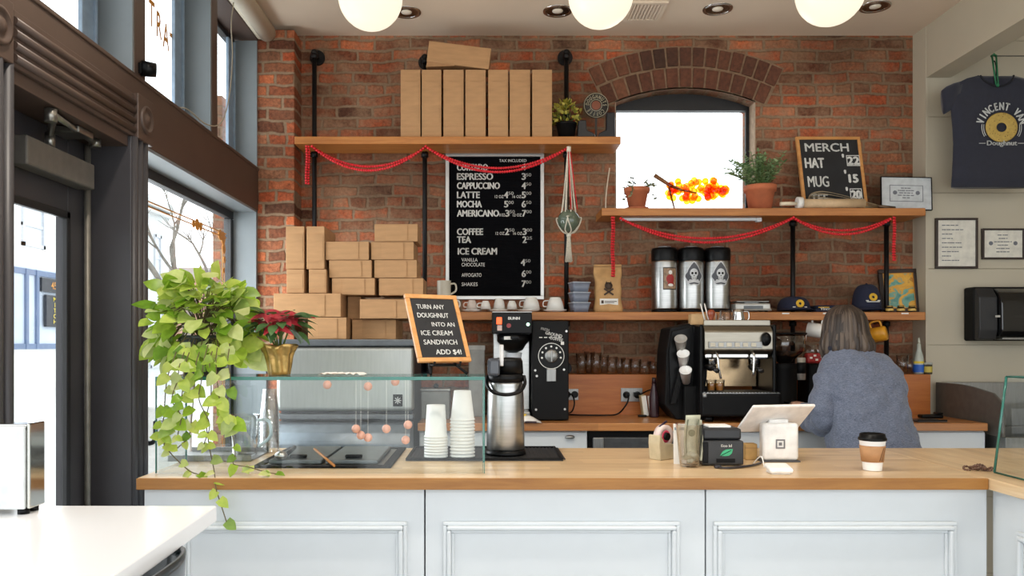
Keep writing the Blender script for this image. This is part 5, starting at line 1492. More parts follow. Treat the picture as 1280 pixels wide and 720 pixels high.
obj('red_button', B().cyl((px(636, Y), Y - .006, pz(407, Y)), (px(636, Y), Y, pz(407, Y)), .012, seg=16), mat('dark_red', (140, 30, 28), .3), hd_, True)
obj('green_light', B().cyl((px(660, Y), Y - .004, pz(405.5, Y)), (px(660, Y), Y, pz(405.5, Y)), .009, seg=14), mat('green_light', (200, 255, 220), .3, emit=((190, 255, 215), 1.5)), hd_, True, label='lit green light')
fz = hz0
obj('funnel', B().lathe([(0, -.002), (.085, -.002), (.085, -.04), (.07, -.055), (.052, -.085), (.02, -.10), (0, -.10)], (px(642, Y), Y + .09, fz)), BLACK, t, True)
obj('funnel_label', B().box(px(630, Y), px(640, Y), Y + .002, Y + .006, pz(424.5, Y), pz(420.5, Y)), LETTER, t, True)
obj('funnel_grip', B().box(px(638, Y), px(648, Y), Y - .06, Y + .02, fz - .03, fz - .012, .004), BLACK, t, True)
obj('brew_basket', B().lathe([(.034, -.16), (.044, -.101), (0, -.101), ], (px(643, Y), Y + .09, fz)), mat('pale_basket', (190, 194, 200), .3), t, True)
# grinder
Y = 4.20
x0, x1 = px(665, Y), px(711, Y); zt = pz(401, Y)
t = thing('coffee_grinder', 'tall black coffee grinder with silver dial right of brewer', 'grinder', ((x0 + x1) / 2, Y + .15, RZ))
bd = obj('body', B().box(x0, x1, Y, Y + .34, RZ + .005, zt, .006).box(x0 + .03, x1 - .01, Y + .05, Y + .3, RZ, RZ + .006), BLACKM, t, True)
xc = px(689, Y); zc = pz(445, Y)
obj('dial_plate', B().cyl((xc, Y - .004, zc), (xc, Y + .002, zc), .066, seg=36).cyl((xc, Y - .007, zc), (xc, Y - .004, zc), .063, .06, seg=36), BLACK, t, True)
b = B(); b.tube([(xc + .067 * cos(k * pi / 20), Y - .004, zc + .067 * sin(k * pi / 20)) for k in range(40)], .0022, 5, closed=True)
for k in range(7):
    a = radians(-10 + k * 33.5); b.cyl((xc + .05 * cos(a), Y - .009, zc + .05 * sin(a)), (xc + .05 * cos(a), Y - .006, zc + .05 * sin(a)), .0055, seg=10)
obj('dial_marks', b, LETTER, t, True)
obj('dial_knob', B().lathe([(.036, 0), (.036, .012), (.03, .02), (0, .02)], M=Matrix.Translation((xc, Y - .007, zc)) @ Matrix.Rotation(pi / 2, 4, 'X'), seg=30).box(xc - .004, xc + .004, Y - .032, Y - .026, zc - .03, zc + .03, .002), STEELD, t, True)
obj('chute_plate', B().box(px(683, Y), px(695, Y), Y - .012, Y, pz(477, Y), pz(461, Y), .003), STEELD, t, True)
b = B(); R_ = Matrix.Translation((px(676, Y), Y - .002, pz(412, Y))) @ Matrix.Rotation(.22, 4, 'Y')
b.text('FRESH', 0, 0, 0, .013, 'L', .9, .01, M=R_); b.text('GROUND', .028, 0, -.018, .016, 'L', .9, .02, M=R_); b.text('COFFEE', .055, 0, -.038, .016, 'L', .9, .02, M=R_)
for k in range(5): b.box(px(674 + k * 6, Y), px(678 + k * 6, Y), Y - .002, Y, pz(422.4, Y), pz(421.2, Y))
b.box(px(701, Y), px(705, Y), Y - .002, Y, pz(431, Y), pz(427, Y))
obj('lettering', b, LETTER, t, True)
b = B()
for qx, qy in ((669, 463), (671, 470), (705, 462), (670, 512), (706, 511.5), (708, 414)): b.cyl((px(qx, Y), Y - .004, pz(qy, Y)), (px(qx, Y), Y, pz(qy, Y)), .006, seg=12)
obj('screws', b, SILVER, t, True)
# little steel box behind the chalk sign at left of the brewer
Y = 4.3
t = thing('napkin_box', 'grey steel canister on rear counter behind the paper cups', 'canister', (px(545, Y), Y, RZ))
obj('body', B().box(px(526, Y), px(562, Y), Y, Y + .14, RZ, pz(489, Y), .006), mat('dull_grey_box', (128, 128, 124), .4, .5), t, True)
obj('lid', B().box(px(525, Y), px(563, Y), Y - .004, Y + .144, pz(489, Y), pz(486, Y), .003), STEELD, t, True)
obj('knob', B().sph((px(544, Y), Y + .07, pz(486, Y) + .012), .014), BLACK, t, True)
t = thing('small_carton', 'pale grey carton on the backsplash ledge behind the chalk sign', 'carton', (px(596, 4.7), 4.7, RZ))
obj('body', B().box(px(586, 4.5), px(606, 4.5), 4.45, 4.56, RZ, pz(432, 4.5), .006), mat('pale_grey_card', (150, 150, 146), .6), t, True)
obj('lid', B().box(px(585.5, 4.5), px(606.5, 4.5), 4.448, 4.562, pz(438, 4.5), pz(432, 4.5) + .002, .003), mat('pale_grey_card2', (168, 168, 164), .6), t, True)
# crisp packet
t = thing('coffee_packet', 'white and yellow packet lying on rear counter between brewer and grinder', 'packet', (px(663, 4.12), 4.12, RZ))
b = B(); rings = []
for i in range(9):
    f = i / 8; x = -.055 + .11 * f; w = .045; h = .004 + .028 * sin(pi * min(1, f * 1.05)) * (1 - .5 * f)
    rings.append([(x, w * cos(2 * pi * k / 14), max(.001, .001 + h * .5 + h * .5 * sin(2 * pi * k / 14) * 1.0 + .02 * (1 - f) * (1 if sin(2 * pi * k / 14) > .5 else 0))) for k in range(14)])
b.loft(rings); obj('packet', b, mat('white_packet', (226, 222, 216), .4, var=.05), t)
obj('stripe', B().box(-.03, .03, -.047, -.042, .002, .012, .002), mat('dark_stripe', (60, 40, 44), .4), t)
obj('yellow_corner', B().prism([(-.055, .018), (-.02, .044), (-.045, .046)], -.02, .02, 'XZ'), mat('packet_yellow', (236, 200, 60), .4), t)

# tumblers on the ledge
LZ = pz(468, 4.58)
def tumbler(lab, cx, Y, r, h, grp='glasses on the backsplash ledge'):
    return tag(obj('drinking_glass', B().lathe([(0, .001), (r * .8, .001), (r, h), (r - .003, h), (r * .8 - .003, .008), (0, .008)], seg=24), TUMBLER), lab, 'glass', grp), (px(cx, Y), Y, LZ)
gi = [(727, 4.63, .034, .12), (737, 4.68, .034, .13), (745, 4.62, .034, .125), (755, 4.68, .03, .11), (765, 4.62, .034, .10), (775, 4.68, .033, .095), (783, 4.62, .034, .09), (794, 4.66, .036, .085), (806, 4.62, .038, .075), (817, 4.66, .038, .07)]
gl_ = ['first and leftmost', 'second', 'third', 'fourth', 'fifth', 'sixth', 'seventh', 'eighth', 'ninth', 'tenth and rightmost']
for (cx, Yg, r, h), q in zip(gi, gl_):
    o, loc = tumbler('clear drinking glass on ledge beside grinder, %s from the left' % q, cx, Yg, r, h); o.location = loc
for cx, Yg, r, h, q in ((1128, 4.62, .034, .11, 'clear drinking glass on ledge just right of the person'), (1136, 4.64, .032, .09, 'clear drinking glass on ledge, left of yellow-labelled bottle')):
    o, loc = tumbler(q, cx, Yg, r, h); o.location = loc
# bottle with blue and yellow label
t = thing('sauce_bottle', 'slim pale bottle with blue and yellow label on ledge at right', 'bottle', (px(1148.5, 4.62), 4.62, LZ))
obj('body', B().lathe([(0, .001), (.026, .001), (.027, .06), (.024, .10), (.012, .145), (.010, .175), (0, .176)], seg=24), mat('pale_bottle', (180, 186, 176), .25), t)
obj('label', B().cyl((0, 0, .012), (0, 0, .055), .0276, seg=24, caps=False), mat('blue_label', (40, 96, 190), .5), t)
obj('yellow_label', B().cyl((0, 0, .055), (0, 0, .075), .0268, seg=24, caps=False), mat('yellow_label', (226, 200, 60), .5), t)
obj('cap', B().cyl((0, 0, .176), (0, 0, .21), .008, .005), mat('pale_cap', (206, 206, 190), .4), t)
t = thing('small_jar', 'small yellow-labelled jar on ledge beside the slim bottle', 'jar', (px(1160, 4.60), 4.60, LZ))
obj('body', B().cyl((0, 0, .001), (0, 0, .055), .022, seg=20), mat('jar_glass_dark', (90, 86, 70), .2), t)
obj('label', B().cyl((0, 0, .012), (0, 0, .045), .0226, seg=20, caps=False), mat('yellow_label2', (200, 180, 80), .5), t)
obj('lid', B().cyl((0, 0, .055), (0, 0, .068), .023, seg=20), mat('jar_lid', (180, 184, 180), .4), t)

# sockets and cords
def socket(lab, p0, p1, y0, y1, plug):
    Ys = 4.5805
    x0, x1, z0, z1 = px(p0, Ys), px(p1, Ys), pz(y1, Ys), pz(y0, Ys)
    t = thing('wall_socket', lab, 'socket', ((x0 + x1) / 2, Ys, z0), 0, 'steel wall sockets')
    obj('plate', B().box(x0, x1, Ys - .007, Ys, z0, z1, .002), STEELD, t, True)
    n = 2
    for i in range(n):
        c = x0 + (x1 - x0) * (i + .5) / n
        obj('outlet', B().cyl((c, Ys - .010, (z0 + z1) / 2), (c, Ys - .006, (z0 + z1) / 2), .02, seg=20), BLACK, t, True)
    return t
socket('steel double socket on backsplash left of the dark bottle', 776, 803, 485, 502, 0)
socket('steel socket on backsplash partly hidden by the black grinder', 704, 723, 486, 500, 0)
Ys = 4.555
P = smooth_path([(px(784, Ys), 4.568, pz(493, Ys)), (px(785, Ys), 4.535, pz(497, Ys)), (px(782, 4.53), 4.53, pz(507, 4.53)), (px(772, 4.5), 4.5, RZ + .012), (px(755, 4.48), 4.48, RZ + .006), (px(720, 4.5), 4.5, RZ + .006), (px(700, 4.56), 4.562, RZ + .006)], 6)
tag(obj('power_cord', B().tube(P, .0045, 8).box(P[0].x - .012, P[0].x + .012, 4.545, 4.572, P[0].z - .012, P[0].z + .012, .003), BLACK), 'black power cord running along rear counter from double socket to grinder', 'cord')
P = smooth_path([(px(795, Ys), 4.568, pz(493, Ys)), (px(800, 4.53), 4.53, pz(493, 4.53)), (px(812, 4.53), 4.545, pz(488, 4.53)), (px(828, 4.53), 4.55, pz(486, 4.53)), (px(838, 4.55), 4.56, pz(492, 4.53))], 6)
tag(obj('power_cord', B().tube(P, .004, 8).box(P[0].x - .012, P[0].x + .012, 4.545, 4.572, P[0].z - .012, P[0].z + .012, .003), BLACK), 'black power cord passing behind the dark bottle to cup dispenser', 'cord')
P = smooth_path([(px(712, Ys), 4.568, pz(493, Ys)), (px(716, 4.52), 4.53, pz(494, 4.52)), (px(718, 4.5), 4.5, pz(505, 4.5)), (px(714, 4.48), 4.5, RZ + .02), (px(705, 4.5), 4.565, RZ + .02)], 6)
tag(obj('power_cord', B().tube(P, .0045, 8), BLACK), 'short black cord looping down beside the grinder side', 'cord')
# dark bottle, cards
Y = 4.42
t = thing('dark_bottle', 'dark purple bottle on rear counter beside the cup dispenser', 'bottle', (px(817.5, Y), Y, RZ))
hb = pz(472, Y) - RZ
obj('body', B().lathe([(0, .001), (.026, .001), (.027, .01), (.027, hb * .5), (.022, hb * .62), (.013, hb * .8), (.013, hb * .86), (0, hb * .86)], seg=28), mat('purple_bottle', (58, 38, 44), .25), t)
obj('cap', B().cyl((0, 0, hb * .86), (0, 0, hb), .0125, .011), mat('purple_cap', (46, 30, 36), .4), t)
for i, (cx, lean_, m_, lab) in enumerate(((806, .14, mat('tan_booklet', (206, 196, 160), .7), 'pale booklet leaning left of the dark bottle'), (813, .12, mat('brown_booklet', (150, 90, 60), .7), 'brown booklet leaning behind the dark bottle'))):
    o = obj('booklet', B().box(-.014, .014, -.03, .03, 0, .115, .001), m_); o.location = (px(cx, 4.49), 4.48 + .0 * i, RZ + .004); o.rotation_euler = (0, -lean_, 0)
    tag(o, lab, 'booklet', 'booklets by the dark bottle')
    obj('pages', B().box(-.011, .0142, -.0305, -.0298, .002, .113), PAPER, o)
t = tag(obj('cable_clip', B().box(px(797, 4.45), px(808, 4.45), 4.43, 4.46, RZ, RZ + .012, .005), BLACK, loc=(px(802, 4.45), 4.44, RZ)), 'small black clip lying before the leaning booklet', 'clip')

# cup dispenser
Y = 4.28
def P2(pts, Yd): return [(px(a, Yd), pz(b_, Yd)) for a, b_ in pts]
t = thing('cup_dispenser', 'black angular cup dispenser left of the espresso machine', 'cup dispenser', (px(858, Y), Y + .1, RZ))
zb = RZ
o_ = P2([(838, 410), (868, 403), (882, 412), (886, 425), (884, 470), (880, 500)], Y)
obj('body', B().prism(o_ + [(px(880, Y), zb), (px(846, Y), zb), (px(831, Y), zb + .08), (px(833, Y), pz(440, Y))], Y, Y + .24, 'XZ', .006), BLACKM, t, True)
obj('front_face', B().prism(P2([(840, 414), (866, 408), (872, 430), (868, 478), (852, 480), (848, 500), (838, 500), (836, 440)], Y - .01), Y - .012, Y + .001, 'XZ', .004), BLACK, t, True)
obj('side_wing', B().prism(P2([(866, 408), (884, 414), (890, 432), (878, 452), (872, 440)], Y - .03), Y - .03, Y + .0, 'XZ', .004), BLACK, t, True)
obj('divider', B().prism(P2([(849, 460), (853, 460), (845, 505), (838, 505)], Y - .04), Y - .045, Y - .012, 'XZ', .003), BLACKM, t, True)
obj('base_shelf', B().box(px(852, Y), px(882, Y), Y - .06, Y - .001, RZ, pz(482, Y), .006), BLACKM, t, True)
for k, (cx, cy, m_, lab) in enumerate(((851, 424, mat('greyish_lid', (170, 166, 160), .5), 'stack of pale lids tilted at top of the cup dispenser'), (854, 442.5, PAPERC, 'white paper cup tilted in the middle of cup dispenser'), (857, 463, PAPERC, 'white paper cup tilted lowest in the cup dispenser'))):
    Yc = Y - .075
    t = thing('paper_cup', lab, 'cup', (px(cx, Yc), Yc, pz(cy, Yc)), 0, 'cups held in the dispenser')
    ax = Vector((-.18, -.62, .70)).normalized(); M_ = ax.to_track_quat('Z', 'Y').to_matrix().to_4x4()
    obj('body', B().lathe([(0, -.085), (.022, -.085), (.031, 0), (.033, .001), (.033, .005), (.029, .005), (.021, -.01), (0, -.012)], M=M_), m_, t)

# espresso machine
Y = 4.14
ex0, ex1 = px(880, Y), px(966, Y); xc = (ex0 + ex1) / 2
t = thing('espresso_machine', 'steel espresso machine with black drip tray left of the person', 'espresso machine', (xc, Y + .2, RZ))
MST = mat('warm_machine_steel', (146, 140, 128), .3, 1.0, var=.04, scale=10, stretch=(1, 1, 12))
ztop, zmid = pz(407, Y), pz(440, Y)
bk = B().prism([(Y + .02, ztop), (Y - .01, ztop - .03), (Y - .012, zmid + .01), (Y + .03, zmid - .02), (Y + .34, zmid - .02), (Y + .34, ztop)], ex0, ex1, 'YZ', .006)
obj('head', bk, MST, t, True)
obj('side_cheek', B().box(ex0 - .022, ex0 - .001, Y - .0, Y + .34, RZ + .03, ztop + .006, .01), BLACK, t, True)
obj('side_cheek', B().box(ex1 + .001, ex1 + .022, Y - .0, Y + .34, RZ + .03, ztop + .006, .01), BLACK, t, True)
obj('cup_tray', B().frame(0, 0, 0, 0, 0, 0, 0).box(ex0 + .005, ex1 - .005, Y + .03, Y + .33, ztop, ztop + .006, .002).box(ex0 + .005, ex1 - .005, Y + .02, Y + .03, ztop, ztop + .03, .003), MST, t, True)
zs1 = pz(432, Y)
obj('button_strip', B().box(ex0 + .02, ex1 - .06, Y - .020, Y - .011, pz(435, Y), pz(427, Y), .002), STEELD, t, True)
for k in range(6):
    xx = ex0 + .04 + k * .042
    obj('button', B().box(xx - .013, xx + .013, Y - .025, Y - .0195, pz(433.5, Y), pz(428.5, Y), .002), mat('cream_button', (206, 198, 178), .4), t, True)
kx = px(956, Y)
obj('steam_knob', B().lathe([(.022, 0), (.024, .01), (.02, .028), (0, .03)], M=Matrix.Translation((kx, Y - .012, pz(424, Y))) @ Matrix.Rotation(pi / 2, 4, 'X') @ Matrix.Diagonal((1, 1.5, 1, 1)), seg=20), BLACK, t, True)
obj('lower_fascia', B().box(ex0 + .01, ex1 - .01, Y + .02, Y + .1, pz(449, Y), zmid + .0, .01), CHROME, t, True)
obj('rear_panel', B().box(ex0 + .005, ex1 - .005, Y + .24, Y + .27, pz(486, Y), zmid - .02, .002), mat('warm_panel', (186, 160, 126), .2, .9), t, True)
for nm, gx in (('left', 893), ('right', 948)):
    g_ = obj('group_head', B().lathe([(0, -.02), (.026, -.02), (.032, -.012), (.032, .04), (.024, .055), (0, .055)], (px(gx, Y), Y + .07, pz(452, Y)), seg=24), CHROME, t, True)
    obj('portafilter', B().lathe([(0, -.052), (.012, -.05), (.03, -.035), (.031, -.021), (0, -.021)], (px(gx, Y), Y + .07, pz(452, Y)), seg=24).tube([(px(gx, Y), Y + .045, pz(452, Y) - .034), (px(gx, Y), Y - .05, pz(452, Y) - .046)], [.008, .013], 12), mat('portafilter_black', (40, 38, 38), .3, .3), g_, True)
obj('steam_wand', B().tube(smooth_path([(px(894, Y), Y + .0, zmid), (px(895, Y), Y - .03, zmid - .02), (px(896, Y), Y - .035, pz(460, Y)), (px(899, Y), Y - .03, pz(473, Y))], 5), .006, 10), CHROME, t, True)
obj('water_spout', B().tube(smooth_path([(px(940, Y), Y + .0, zmid), (px(941, Y), Y - .02, zmid - .02), (px(940, Y), Y - .02, pz(470, Y))], 5), .007, 10), CHROME, t, True)
zt0, zt1 = RZ + .03, pz(490, Y)
obj('drip_tray', B().box(px(876, Y), px(975, Y), Y - .02, Y + .34, zt0, zt1 - .008, .012), BLACKM, t, True)
dg = B().box(px(877, Y), px(974, Y), Y - .015, Y + .23, zt1 - .008, zt1 - .004)
for k in range(24): dg.box(px(879, Y) + k * .0165, px(879, Y) + k * .0165 + .008, Y - .012, Y + .23, zt1 - .004, zt1)
obj('drip_grid', dg, STEELD, t, True)
obj('tray_corner', B().box(px(877, Y), px(883, Y), Y - .023, Y - .0, zt1 - .03, zt1 - .006, .008), STEELD, t, True)
for fx in (888, 962):
    for fy_ in (Y + .03, Y + .3): obj('foot', B().cyl((px(fx, Y), fy_, RZ), (px(fx, Y), fy_, RZ + .03), .022), BLACK, t, True)
# on and under the machine
CT = ztop + .007
t = thing('shot_glass', 'shot glass of amber espresso left under the group head', 'glass', (px(893, Y), Y + .06, zt1 + .001), 0, 'shot glasses under the group head')
obj('tumbler', B().lathe([(0, .001), (.022, .001), (.026, .06), (.024, .06), (.02, .005), (0, .005)]), TUMBLER, t); obj('coffee', B().lathe([(0, .006), (.0195, .006), (.0225, .042), (0, .042)]), mat('amber_coffee', (214, 140, 50), .2), t)
t2 = dup(t, (px(903, Y), Y + .05, zt1 + .001), label='shot glass of amber espresso, right one of the pair')
t = thing('tamper', 'red-brown wooden tamper standing on top of espresso machine', 'tamper', (px(893, Y), Y + .06, CT))
obj('base', B().cyl((0, 0, .0), (0, 0, .014), .027, seg=24), CHROME, t)
obj('handle', B().lathe([(0, .014), (.013, .014), (.011, .03), (.019, .05), (.021, .066), (.012, .078), (0, .08)], seg=24), mat('red_wood', (150, 66, 36), .3, coat=.4), t)
t = thing('wooden_block', 'pale wooden block on espresso machine left of tamper', 'block', (px(882, Y), Y + .15, CT))
obj('block', B().box(-.045, .04, -.03, .03, 0, .058, .004), mat('pale_block', (206, 168, 120), .6), t)
obj('knob', B().cyl((.0, 0, .058), (0, 0, .062), .012), mat('pale_block', (206, 168, 120)), t)
for i, (cx, yy, r, h, lab) in enumerate(((906, .08, .03, .06, 'clear glass on espresso machine beside tamper'), (917, .14, .036, .075, 'clear glass on espresso machine in the middle'))):
    o = tag(obj('drinking_glass', B().lathe([(0, h), (r * .8, h), (r, .001), (r - .003, .001), (r * .8 - .003, h - .008), (0, h - .008)], seg=24), TUMBLER), lab, 'glass', 'glasses on top of the espresso machine'); o.location = (px(cx, Y), Y + yy, CT)
t = thing('milk_pitcher', 'small steel milk pitcher on espresso machine at right', 'pitcher', (px(930, Y), Y + .1, CT))
obj('body', B().lathe([(0, .001), (.034, .001), (.036, .03), (.028, .062), (.031, .08), (.029, .08), (.026, .062), (0, .01)], seg=28), CHROME, t)
obj('handle', B().tube(smooth_path([(.028, 0, .07), (.055, 0, .066), (.056, 0, .03), (.035, 0, .018)], 5), .004, 8), CHROME, t)
for cx, lab in ((884, 'white straw leaning left behind the tamper'), (889, 'white straw leaning right behind the tamper')):
    tag(obj('straw', B().tube([(px(cx + 5, Y), Y + .1, CT + .002), (px(cx, Y), Y + .13, pz(378, Y))], .004, 8), PAPER), lab, 'straw', 'straws on the espresso machine')

# hopper grinder beside the person
Y = 4.2
gx = px(992, Y)
t = thing('espresso_grinder', 'black espresso grinder with smoky bean hopper left of the person', 'grinder', (gx, Y + .12, RZ))
obj('body', B().lathe([(0, 0), (.085, 0), (.088, .02), (.075, .05), (.072, .27), (.08, .30), (0, .30)], (gx - .01, Y + .13, RZ), seg=32), BLACKM, t, True)
HP = glass('smoky_hopper', (.66, .63, .60), 3.0)
obj('hopper', B().lathe([(.03, 0.301), (.06, .33), (.105, .37), (.112, .455), (0, .455)], (gx, Y + .13, RZ), seg=36), HP, t, True)
obj('hopper_lid', B().cyl((gx, Y + .13, RZ + .456), (gx, Y + .13, RZ + .466), .114, seg=36), BLACK, t, True)
obj('beans', B().lathe([(0, .302), (.028, .304), (.058, .332), (.09, .36), (0, .37)], (gx, Y + .13, RZ), seg=30), mat('coffee_beans', (52, 34, 24), .5, var=.3, scale=120, bump=.6), t, True)
obj('dosing_tube', B().cyl((px(1006, Y - .03), Y + .015, pz(475, Y)), (px(1006, Y - .03), Y + .015, pz(447, Y)), .022, seg=20), mat('pale_tube', (190, 188, 182), .25, .5), t, True)
obj('dosing_band', B().cyl((px(1006, Y - .03), Y + .015, pz(467, Y)), (px(1006, Y - .03), Y + .015, pz(453, Y)), .0225, seg=20), BLACKM, t, True)
obj('fork', B().box(gx - .03, gx + .03, Y - .01, Y + .08, RZ + .08, RZ + .10, .004), BLACK, t, True)
t = thing('espresso_grinder', 'second black grinder half hidden behind the person', 'grinder', (px(1022, 4.36), 4.4, RZ))
obj('body', B().box(-.06, .06, -.07, .1, 0, .30, .012), BLACKM, t)
obj('hopper', B().lathe([(.03, .301), (.07, .34), (.08, .40), (0, .40)], (0, .02, 0), seg=28), HP, t)
t = thing('berry_tray', 'red and white patterned packet resting on the grinder beside person', 'packet', (px(1014, 4.22), 4.22, RZ + .306))
obj('packet', B().box(-.05, .06, -.02, .03, .0, .055, .012), mat('red_packet', (150, 32, 30), .5, var=.2, scale=50), t)
b = B()
for x_, z_ in ((-.03, .03), (0, .02), (.028, .035), (.045, .018), (-.01, .042)): b.box(x_ - .007, x_ + .007, -.0215, -.019, z_ - .005, z_ + .005, .001)
obj('print', b, PAPER, t)
t.location.z = RZ + .302; t.location.x = px(1022, 4.22) ; t.location.y = 4.25

# things at the right end of the rear counter
t = thing('dark_tray', 'flat black tray on rear counter right of the person', 'tray', (px(1156, 4.2), 4.2, RZ))
obj('tray', B().box(-.075, .08, -.07, .06, .001, .008, .003), mat('dark_grey_tray', (54, 52, 52), .5), t)
obj('rim', B().box(-.075, .08, -.07, -.064, .008, .014, .002), BLACKM, t)
t = thing('phone_handset', 'black phone lying on the rear counter near its right end', 'phone', (px(1163, 4.36), 4.36, RZ))
obj('body', B().box(-.06, .06, -.025, .025, .001, .022, .008), BLACK, t)
obj('earpiece', B().box(.025, .058, -.026, .026, .022, .032, .006), BLACK, t)

# steel sink unit, towel dispenser
t = thing('sink_unit', 'grey steel sink with high side splash below the towel dispenser', 'sink', (2.9, 4.35, 0))
sy0, sy1 = 4.02, 4.62
prof = [(sy1, 0.9), (sy1, 1.15), (sy1 - .24, 1.15), (sy1 - .34, 1.142), (sy0 + .08, 1.118), (sy0, 1.07), (sy0, .9)]
obj('side_splash', B().prism(prof, 2.585, 2.600, 'YZ', .003), mat('sink_steel', (104, 100, 94), .5, .3), t, True)
obj('back_splash', B().box(2.60, 3.5, 4.60, 4.62, .9, 1.15, .003), STEELD, t, True)
obj('basin', B().box(2.60, 3.5, sy0, 4.05, .70, .90, .003).box(2.60, 3.5, 4.57, 4.60, .7, .9, .003).box(2.6, 2.63, 4.05, 4.57, .7, .9, .003).box(3.47, 3.5, 4.05, 4.57, .7, .9, .003).box(2.63, 3.47, 4.05, 4.57, .70, .715), STEELD, t, True)
for x_, y_ in ((2.62, 4.05), (3.47, 4.05), (2.62, 4.58), (3.47, 4.58)): obj('leg', B().cyl((x_, y_, 0), (x_, y_, .70), .018), STEELD, t, True)
Yd = RY - .13
t = thing('towel_dispenser', 'black paper towel dispenser on the white wall at right', 'towel dispenser', (px(1252, Yd), RY, pz(426, Yd)))
dx0, dx1 = px(1204, RY), px(1300, RY); dz0, dz1 = pz(426, Yd), pz(358, Yd)
obj('back_box', B().box(dx0, dx1, Yd + .03, RY - .001, dz0, dz1, .012, seg=3), BLACKM, t, True)
pr = [(Yd + .03, dz0 + .02), (Yd - .03, dz0 + .022), (Yd - .05, dz0 + .06), (Yd - .045, dz1 - .09), (Yd - .02, dz1 - .035), (Yd + .03, dz1 - .008)]
obj('cover', B().prism(pr, dx0 + .11, dx1 - .06, 'YZ', .008), mat('gloss_black', (16, 16, 18), .12, coat=.5), t, True)
obj('side_panel', B().prism([(Yd + .03, dz0 + .004), (Yd - .005, dz0 + .01), (Yd - .02, dz0 + .06), (Yd - .015, dz1 - .06), (Yd + .03, dz1 - .006)], dx0 + .004, dx0 + .108, 'YZ', .006), mat('dark_side', (38, 38, 40), .5), t, True)
obj('cutter_bar', B().box(dx0 + .12, dx1 - .07, Yd - .04, Yd + .03, dz0 + .006, dz0 + .019, .002), STEELD, t, True)
obj('mark', B().box(px(1237, Yd), px(1243, Yd), Yd - .0525, Yd - .0495, pz(397, Yd), pz(394.5, Yd)), SILVER, t, True)

# T-shirt on a ribbon below a wire
Yt = 4.46
zw = pz(70, Yt)
tag(obj('hanging_wire', B().cyl((px(1241, Yt), Yt, zw), (3.6, Yt, zw), .003, seg=8), mat('grey_wire', (80, 78, 74), .5), loc=(px(1241, Yt), Yt, zw)), 'thin wire stretched along the right opening above T-shirt', 'wire')
t = thing('t_shirt', 'navy T-shirt with yellow doughnut print hanging at right', 't-shirt', (px(1245, Yt), Yt, pz(235, Yt)))
xm = px(1245, Yt)
outl = [ # y px, left px  (right is mirrored about 1245)
    (234.5, 1189), (220, 1190), (200, 1191), (180, 1191.5), (160, 1190.5), (145, 1189), (132, 1188), (122, 1190), (112, 1193), (104, 1198), (99, 1208), (95.5, 1222)]
b = B(); rings = []
for i, (yy, xl) in enumerate(outl):
    hw = px(1245, Yt) - px(xl, Yt); d = .022 if i < 9 else .022 - .004 * (i - 8)
    rings.append([(xm + hw * (abs(cos(a)) ** .35) * (1 if cos(a) >= 0 else -1), Yt + (d + .006 * sin(3 * a + i * .5)) * (abs(sin(a)) ** .8) * (1 if sin(a) >= 0 else -1), pz(yy, Yt) + .004 * sin(a * 2 + 1)) for a in [2 * pi * k / 40 for k in range(40)]])
b.loft(rings)
for s in (-1, 1):
    def q(xp, yp): return (xm + s * (px(1245, Yt) - px(xp, Yt)), pz(yp, Yt))
    sec = []
    for (ax_, az_), (bx_, bz_) in (((1203, 101), (1194, 132)), ((1192, 104), (1188, 138)), ((1183, 108), (1182, 142)), ((1177, 113), (1179.5, 143))):
        A = q(ax_, az_); C = q(bx_, bz_)
        sec.append([((A[0] + C[0]) / 2 + (A[0] - C[0]) / 2 * cos(a), Yt + .018 * sin(a), (A[1] + C[1]) / 2 + (A[1] - C[1]) / 2 * cos(a)) for a in [2 * pi * k / 20 for k in range(20)]])
    b.loft(sec)
obj('cloth', b, mat('navy_jersey', (36, 38, 52), .9, var=.06, scale=40, sheen=.3), t, True)
nb = B()
nb.tube(smooth_path([(px(1224, Yt), Yt - .008, pz(95, Yt)), (px(1230, Yt), Yt - .022, pz(104, Yt)), (px(1245, Yt), Yt - .027, pz(110, Yt)), (px(1260, Yt), Yt - .022, pz(104, Yt)), (px(1266, Yt), Yt - .008, pz(95, Yt))], 6), .0055, 8)
nb.tube(smooth_path([(px(1222, Yt), Yt, pz(95, Yt)), (px(1232, Yt), Yt + .01, pz(98, Yt)), (px(1245, Yt), Yt + .012, pz(99, Yt)), (px(1258, Yt), Yt + .01, pz(98, Yt)), (px(1268, Yt), Yt, pz(95, Yt))], 6), .005, 8)
obj('neckband', nb, mat('navy_rib', (24, 25, 32), .9), t, True)
yf = Yt - .031
xd, zd = px(1247.5, Yt), pz(161, Yt)
b = B(); Tt = Matrix.Translation((xd, yf, zd)) @ Matrix.Rotation(pi / 2, 4, 'X') @ Matrix.Diagonal((1, .92, 1, 1))
b.lathe([(.028, 0), (.034, .003), (.085, .003), (.090, 0), (.085, -.002), (.034, -.002), (.028, 0)], M=Tt, seg=36)
obj('doughnut_print', b, mat('mustard_print', (190, 160, 84), .8, var=.06, scale=60), t, True)
b = B()
rg = random.Random(3)
for k in range(26):
    a = rg.uniform(0, 2 * pi); r = rg.uniform(.042, .08); b.box(-.003, .003, -.0045, -.0032, -.001, .001, 0, Matrix.Translation((xd + r * cos(a), yf, zd + r * .92 * sin(a))) @ Matrix.Rotation(rg.uniform(0, 3), 4, 'Y'))
obj('sprinkles', b, mat('brown_sprinkle', (96, 70, 40), .8), t, True)
b = B()
word = 'VINCENT VAN'
for i, ch in enumerate(word):
    a = radians(163 - i * 14.6)
    if ch != ' ': b.text(ch, 0, 0, 0, .042, 'C', .62, .02, M=Matrix.Translation((xd + .102 * cos(a), yf - .001, zd + .096 * sin(a))) @ Matrix.Rotation(pi / 2 - a, 4, 'Y'))
